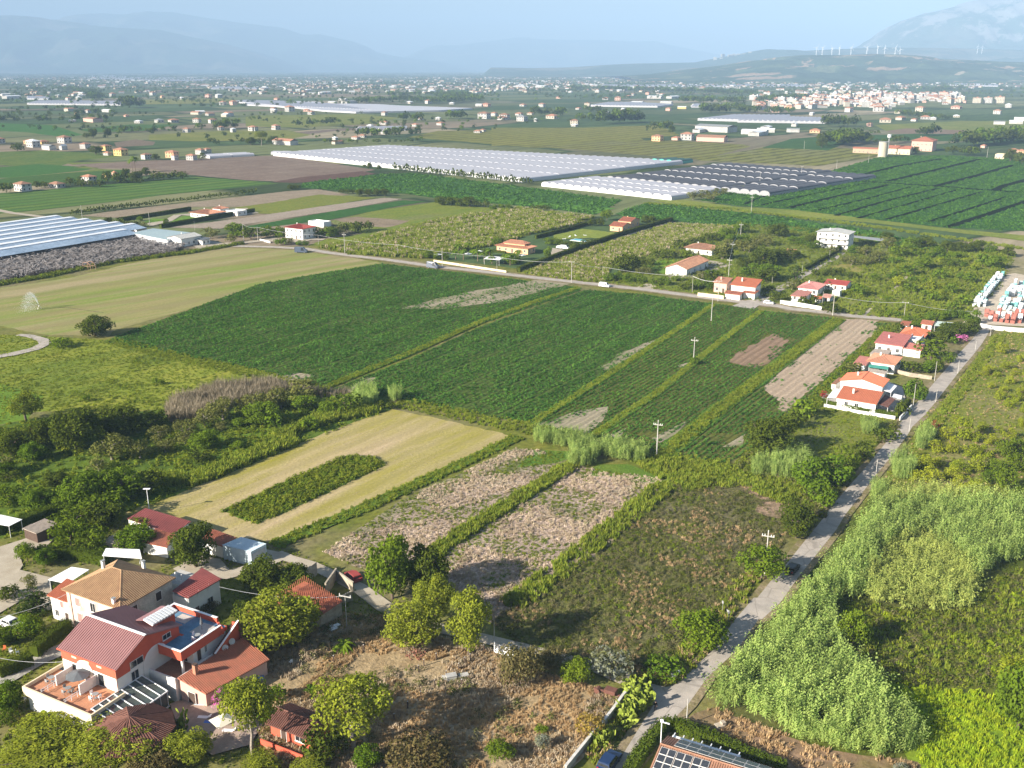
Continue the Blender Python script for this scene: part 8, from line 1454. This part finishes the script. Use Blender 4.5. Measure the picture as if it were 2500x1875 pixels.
# the houses too far to tell apart, and the tree lines between them
def far_scatter(name,zone,dens,mats,cols,seed,wmin,wmax,label,hmin=3,hmax=7):
    m=MB();r=np.random.default_rng(seed);P=scatter_pts(zone,dens,r)
    for p in ns(P,1/900.,.46,seed):
        w,d,h,a=r.uniform(wmin,wmax),r.uniform(8,14),r.uniform(hmin,hmax),r.uniform(0,3.1);c,s=math.cos(a),math.sin(a);f=lambda x,y,z:(p[0]+x*c-y*s,p[1]+x*s+y*c,z)
        m.mi=int(r.integers(0,cols));m.add([f(-w/2,-d/2,0),f(w/2,-d/2,0),f(w/2,d/2,0),f(-w/2,d/2,0),f(-w/2,-d/2,h),f(w/2,-d/2,h),f(w/2,d/2,h),f(-w/2,d/2,h)],[(0,1,5,4),(1,2,6,5),(2,3,7,6),(3,0,4,7)])
        m.mi=cols+int(r.integers(0,len(mats)-cols));m.add([f(-w/2-.5,-d/2-.5,h),f(w/2+.5,-d/2-.5,h),f(w/2+.5,d/2+.5,h),f(-w/2-.5,d/2+.5,h),f(-w/2,0,h+2),f(w/2,0,h+2)],[(0,1,5,4),(1,2,5),(2,3,4,5),(3,0,4)])
    tag(m.build(name,mats,None),label,'houses',kind='stuff')
fm5=[white_old,M_cr,M_gr,tile_light,tile_brown,white_paint]
far_scatter('distant_houses',pts('D1',-300,720,0,600,800,600,2212,600,4200,600,6000,600,7600,640,7600,700,6000,690,4200,700,2212,700,1200,730),5e-5,fm5,3,4,14,34,'countless white and pale houses across the far plain below the mountains')
far_scatter('distant_houses',pts('D3',900,600,1250,570,1500,570,1700,600,1500,630,900,630),5e-5,fm5,3,9,14,30,'dense pale village below the green hills')
far_scatter('distant_houses',pts('D4',100,640,1200,620,2212,600,2212,700,1400,700,200,700),5e-5,fm5,3,12,12,26,'scattered houses between the town and the hill')
far_scatter('distant_houses',pts('D1',0,860,700,840,700,700,0,690),7e-5,fm5,3,15,12,26,'scattered houses on the left far plain');far_scatter('distant_houses',pts('D2',0,700,900,640,2212,640,2212,700,1200,740,0,740),7e-5,fm5,3,18,12,28,'scattered houses in the middle of the far plain');far_scatter('distant_houses',pts('D3',0,640,2212,620,2212,720,1000,740,0,720),5e-5,fm5,3,21,12,26,'scattered houses right of the middle of the far plain');far_scatter('distant_houses',pts('D1',400,860,1500,900,2212,960,2212,840,900,830),3.5e-5,fm5,3,24,11,20,'scattered cottages among the left fields')
far_scatter('town_houses',TZ,3.5e-4,fm5,3,55,9,15,'small infill houses between the blocks of the town',4,11)
hilltown=[WD(*px('D3',x,y),12300) for x,y in ((1840,450),(1900,438),(1960,430),(2020,425),(2080,430),(2150,432),(2000,445),(2060,440),(2120,442))]+[WD(*px('D4',x,y),12300) for x,y in ((20,428),(70,432),(120,440),(180,438),(240,432))]
m=MB();r=np.random.default_rng(3)
for c_ in hilltown:
    for _ in range(12):x,z=c_.x+r.normal()*120,c_.z+r.normal()*12;m.box(x,x+r.uniform(18,40),c_.y-60,c_.y-30,z-25,z+r.uniform(4,12))
tag(m.build('hill_village',M_cr),'pale hilltop village on the far ridge left of the wind turbines','village',kind='stuff')
# tree lines and clumps
def ftree_proto(kind,seed):
    r=np.random.default_rng(seed);bl=[(r.uniform(-.28,.28),r.uniform(-.28,.28),.55+r.uniform(-.2,.25),r.uniform(.2,.32)) for _ in range(5)];return blobs_to_mesh('tree',bl,330,.11,TM[kind],r)
c=bpy.data.collections.new('plants_fartree');[c.objects.link(bpy.data.objects.new('tree',ftree_proto(k,i))) for i,k in enumerate(('dark_leaves','needle_dark','dark_leaves','green_leaves'))];_pc['fartree']=c
def treeline(k,c,w,n,h,label):
    q=pts(k,*c);P=scatter_pts(ribbon(q,w),n,RNG);sow('tree_belt','fartree',P,h*.7,h*1.25,.03,label=label,cat='trees')
r9=np.random.default_rng(99)
for zone,dens,h,lab,th in ((pts('D1',-400,960,0,560,2000,560,4400,560,6200,600,8200,640,8200,760,6000,760,4200,780,2212,820,1200,900,600,900),5e-4,10,'countless dark tree belts across the far plain',.50),(pts('D1',-200,1100,0,820,1000,830,2212,880,4300,900,5200,960,4300,1060,3400,1040,2212,1100,1500,1110,600,1090),6e-4,7,'scattered dark trees and hedges among the middle fields',.54)):
    P=scatter_pts(zone,dens,r9);P=ns(P,1/260.,th,31);
    for k in ('plough','striped','bigdark','darkA','corn'):P=P[~inpoly(P,FP[k])]
    sow('tree_belt','fartree',P,h*.6,h*1.3,.03,label=lab,cat='trees')
for k,c_,w,n,h,l in (('D1',(280,945,560,940,820,930),14,.012,11,'row of poplars at the left middle distance'),('D1',(0,945,150,940),14,.012,11,'clump of trees at the far left'),('D1',(700,770,800,772),40,.01,20,'dark clump of trees left of the grey grove'),('D1',(940,830,1110,835),40,.008,24,'tall pale green poplar grove'),('D1',(1480,1010,1680,1005,1810,990),22,.01,13,'dark trees around the left middle farms'),('D1',(1600,1115,1900,1120,2150,1110),18,.012,8,'dark orchard behind the flat pine'),('D1',(920,1020,1100,1030,1380,1020),16,.01,9,'hedge of trees behind the ochre houses'),('D1',(150,700,500,690,720,725),60,.004,14,'long wood on the left far plain'),('D1',(1350,720,1600,715),60,.004,15,'wood before the small greenhouse strip'),('D2',(880,800,1200,780,1500,800,1700,790,1560,740,1100,745),100,.0035,15,'broad wood in the middle of the far plain'),('D2',(370,985,470,975,640,965,850,955),12,.006,11,'loose row of trees in the middle fields'),('D2',(880,1050,1050,1060,1300,1040),40,.008,11,'dark trees around the gabled farm'),('D2',(600,1110,900,1110,1200,1105,1400,1090),16,.012,6,'olive rows behind the vast greenhouse'),('D2',(1570,920,1700,915),40,.01,14,'clump of trees left of the brown hall'),('D2',(1180,930,1380,935),30,.01,14,'dark trees around the small white tower'),
                       ('D3',(830,955,1000,950,1140,945),26,.02,20,'dense eucalyptus plantation with bare trunks'),('D3',(1610,870,1860,875),30,.02,18,'dark rectangular grove before the white greenhouse'),('D3',(1470,790,1700,800,1940,800),60,.006,17,'large pine wood beside the factory'),('D3',(340,890,560,900),30,.01,15,'dark trees around the red roofed villas'),('D3',(640,930,800,930),26,.01,12,'trees right of the hipped villa'),('D3',(600,690,1000,700,1540,715,2000,735),60,.004,17,'long tree belt in front of the factories'),('D3',(720,865,850,868),26,.012,12,'dark hedge block below the factory'),('D3',(1150,1020,1300,1015,1410,1010),18,.008,13,'small trees in the striped corn'),('D4',(0,840,60,870,450,890),24,.008,14,'dark trees at the lower edge of the town'),('D4',(630,980,760,975,900,980),30,.012,17,'dark pines in front of the town'),('D4',(200,790,420,770,540,765),50,.004,16,'trees inside the town at left'),('D4',(1330,690,1500,695,1700,690),50,.004,15,'trees behind the town'),('D4',(730,1130,830,1110,930,1090),30,.02,15,'thick trees left of the silo'),('D4',(1720,1130,1850,1120,2100,1100,2260,1080),34,.012,16,'thick dark trees right of the pink villa'),('D4',(1600,1190,1800,1200,1930,1200),20,.02,9,'lower bushes right of the farm'),('D4',(1420,1050,1500,1040),18,.02,14,'trees behind the pink villa'),('D4',(1020,1120,1290,1100),16,.01,9,'bushes behind the farm'),('D4',(850,1040,1110,1035),14,.02,5,'vine rows before the town'),('D4',(1250,890,1640,930),30,.006,10,'garden trees around the right villas')):treeline(k,c_,w,n,h,l)
for k,kd,b in (('D1','umbrella',(1970,1015,2065,1125)),('D1','oak',(1900,1060,1970,1120)),('D1','oak',(2070,1050,2150,1110)),('D4','oak',(610,1055,690,1140)),('D4','oak',(1345,1130,1400,1190)),('D1','oak',(690,990,750,1065)),('D1','oak',(805,990,860,1060)),('D1','dbush',(645,1030,690,1070)),('D2','cypress',(1095,975,1120,1040)),('D3','oak',(1365,965,1410,1035)),('D4','cypress',(1450,1095,1475,1160)),('D4','cypress',(1385,1090,1405,1150)),('D4','oak',(2060,1150,2150,1250)),('D4','dbush',(2150,1190,2240,1270)),('D1','dbush',(1740,685,1770,700))):T(kd,k,*b,lod=1,group='single trees on the plain')
# ---------------------------------------------------------------- labels that tell look-alikes apart by what they stand beside
LM=[('the red and white guest house',290,1560),('the old farmhouse',290,1450),('the dark red barn',400,1290),('the rusty barn',745,1450),('the road fork',1620,1690),('the white plank fence',1235,1600),('the black car',1935,1390),('the hay field',800,1150),('the willow',60,1010),('the dead reeds',560,980),('the lone dark tree',235,800),('the white garden canopy',20,1280),
      ('the big orange roof',2110,980),('the pinkish red roof',2180,850),('the green shade cover',2140,900),('the narrow road top',2400,800),('the crate yard',2430,720),('the white cottage',1980,720),('the lane corner house',1820,700),('the long white workshop',1670,660),('the brown hipped bungalow',1720,610),('the peach villa',1260,600),('the turquoise pool',1418,590),('the peach bungalow',1530,550),('the three storey white house',2035,580),('the carport',2110,590),
      ('the dark net greenhouse',1800,430),('the dark red roofed house',730,560),('the glasshouse workshop',460,580),('the low white villa',510,510),('the ploughed field',500,410),('the vast greenhouse',1100,380),('the silo',2153,370),('the pink villa',2262,345),('the town',2100,250),('the factory halls',1600,250),('the blue white hall',850,250),('the far left greenhouse',180,255),('the ochre houses',265,365),('the flat topped pine',640,345),('the eucalyptus plantation',1510,300),('the gabled farm',870,335),('the left warehouses',40,235),('the poplar grove',325,260),('the big halls',1780,325),('the bright greenhouse',1900,290),('the stony bare patch',2290,1000),('the upper reed bed',2300,1180),('the grassland middle',2280,690),('the olive grove',2120,640)]
ADJ={'pine':'yellow green pine','umbrella':'bare trunked pine','oak':'dense dark broadleaf tree','green':'mid green leafy tree','bright':'light green leafy tree','olive':'grey green olive tree','citrus':'deep green fruit tree','yellow':'yellow green fruit tree','brown':'olive brown shrub','silver':'silver grey shrub','rust':'orange yellow shrub','bush':'green shrub','dbush':'dark green shrub','pink':'pink flowering bougainvillea','cypress':'narrow dark conifer','redbush':'dark red shrub','willow':'weeping willow with hanging pale green branches'}
def rel(p,l):
    dx,dy=p[0]-l[1],p[1]-l[2]
    if abs(dx)>abs(dy)*1.6:return 'right of' if dx>0 else 'left of'
    return 'in front of' if dy>0 else 'behind'
items=[]
for o,k,look in TREES:items.append((o,look if look and ('foot of the field pole' in look or 'below the crop strips' in look or ('row' not in (o['group'] or '')) and 'low bush' not in look) else None,look or ADJ[k]))
base_fix={'low bush in the rough grassland':'low grassland bush','dark bush in the dirt strip row':'dark row bush','dark tree in the greenhouse row':'dark row tree'}
for o,wc,rc_,typ,look in FARH:items.append((o,look,'%s %s with %s roof' % (wc,{'house':'house','block':'block of flats','hall':'large hall','barn':'long barn','tunnel':'greenhouse'}[typ],{'red':'terracotta','brown':'brown','grey':'grey','white':'white'}[rc_])))
pend={};order=['nearest','second nearest','third nearest','fourth nearest','fifth nearest','sixth nearest','seventh nearest','eighth nearest','farthest']
for o,fixed,base in items:
    base=base_fix.get(base,base)
    if fixed:o['label']=fixed;continue
    p=toP(o.location);l=min(LM,key=lambda q:math.hypot(p[0]-q[1],(p[1]-q[2])*1.6));pend.setdefault((base,rel(p,l),l[0]),[]).append((math.hypot(p[0]-l[1],p[1]-l[2]),o))
for (base,r_,l),os_ in pend.items():
    os_.sort(key=lambda t:t[0])
    for i,(_,o) in enumerate(os_):
        if len(os_)==1:o['label']='%s %s %s' % (base,r_,l)
        elif len(os_)<= 9:o['label']='%s %s %s %s' % (order[i],base,r_,l)
        else:o['label']='%s %s %s' % (base,r_,l);o['group']='%ss %s %s' % (base,r_,l)
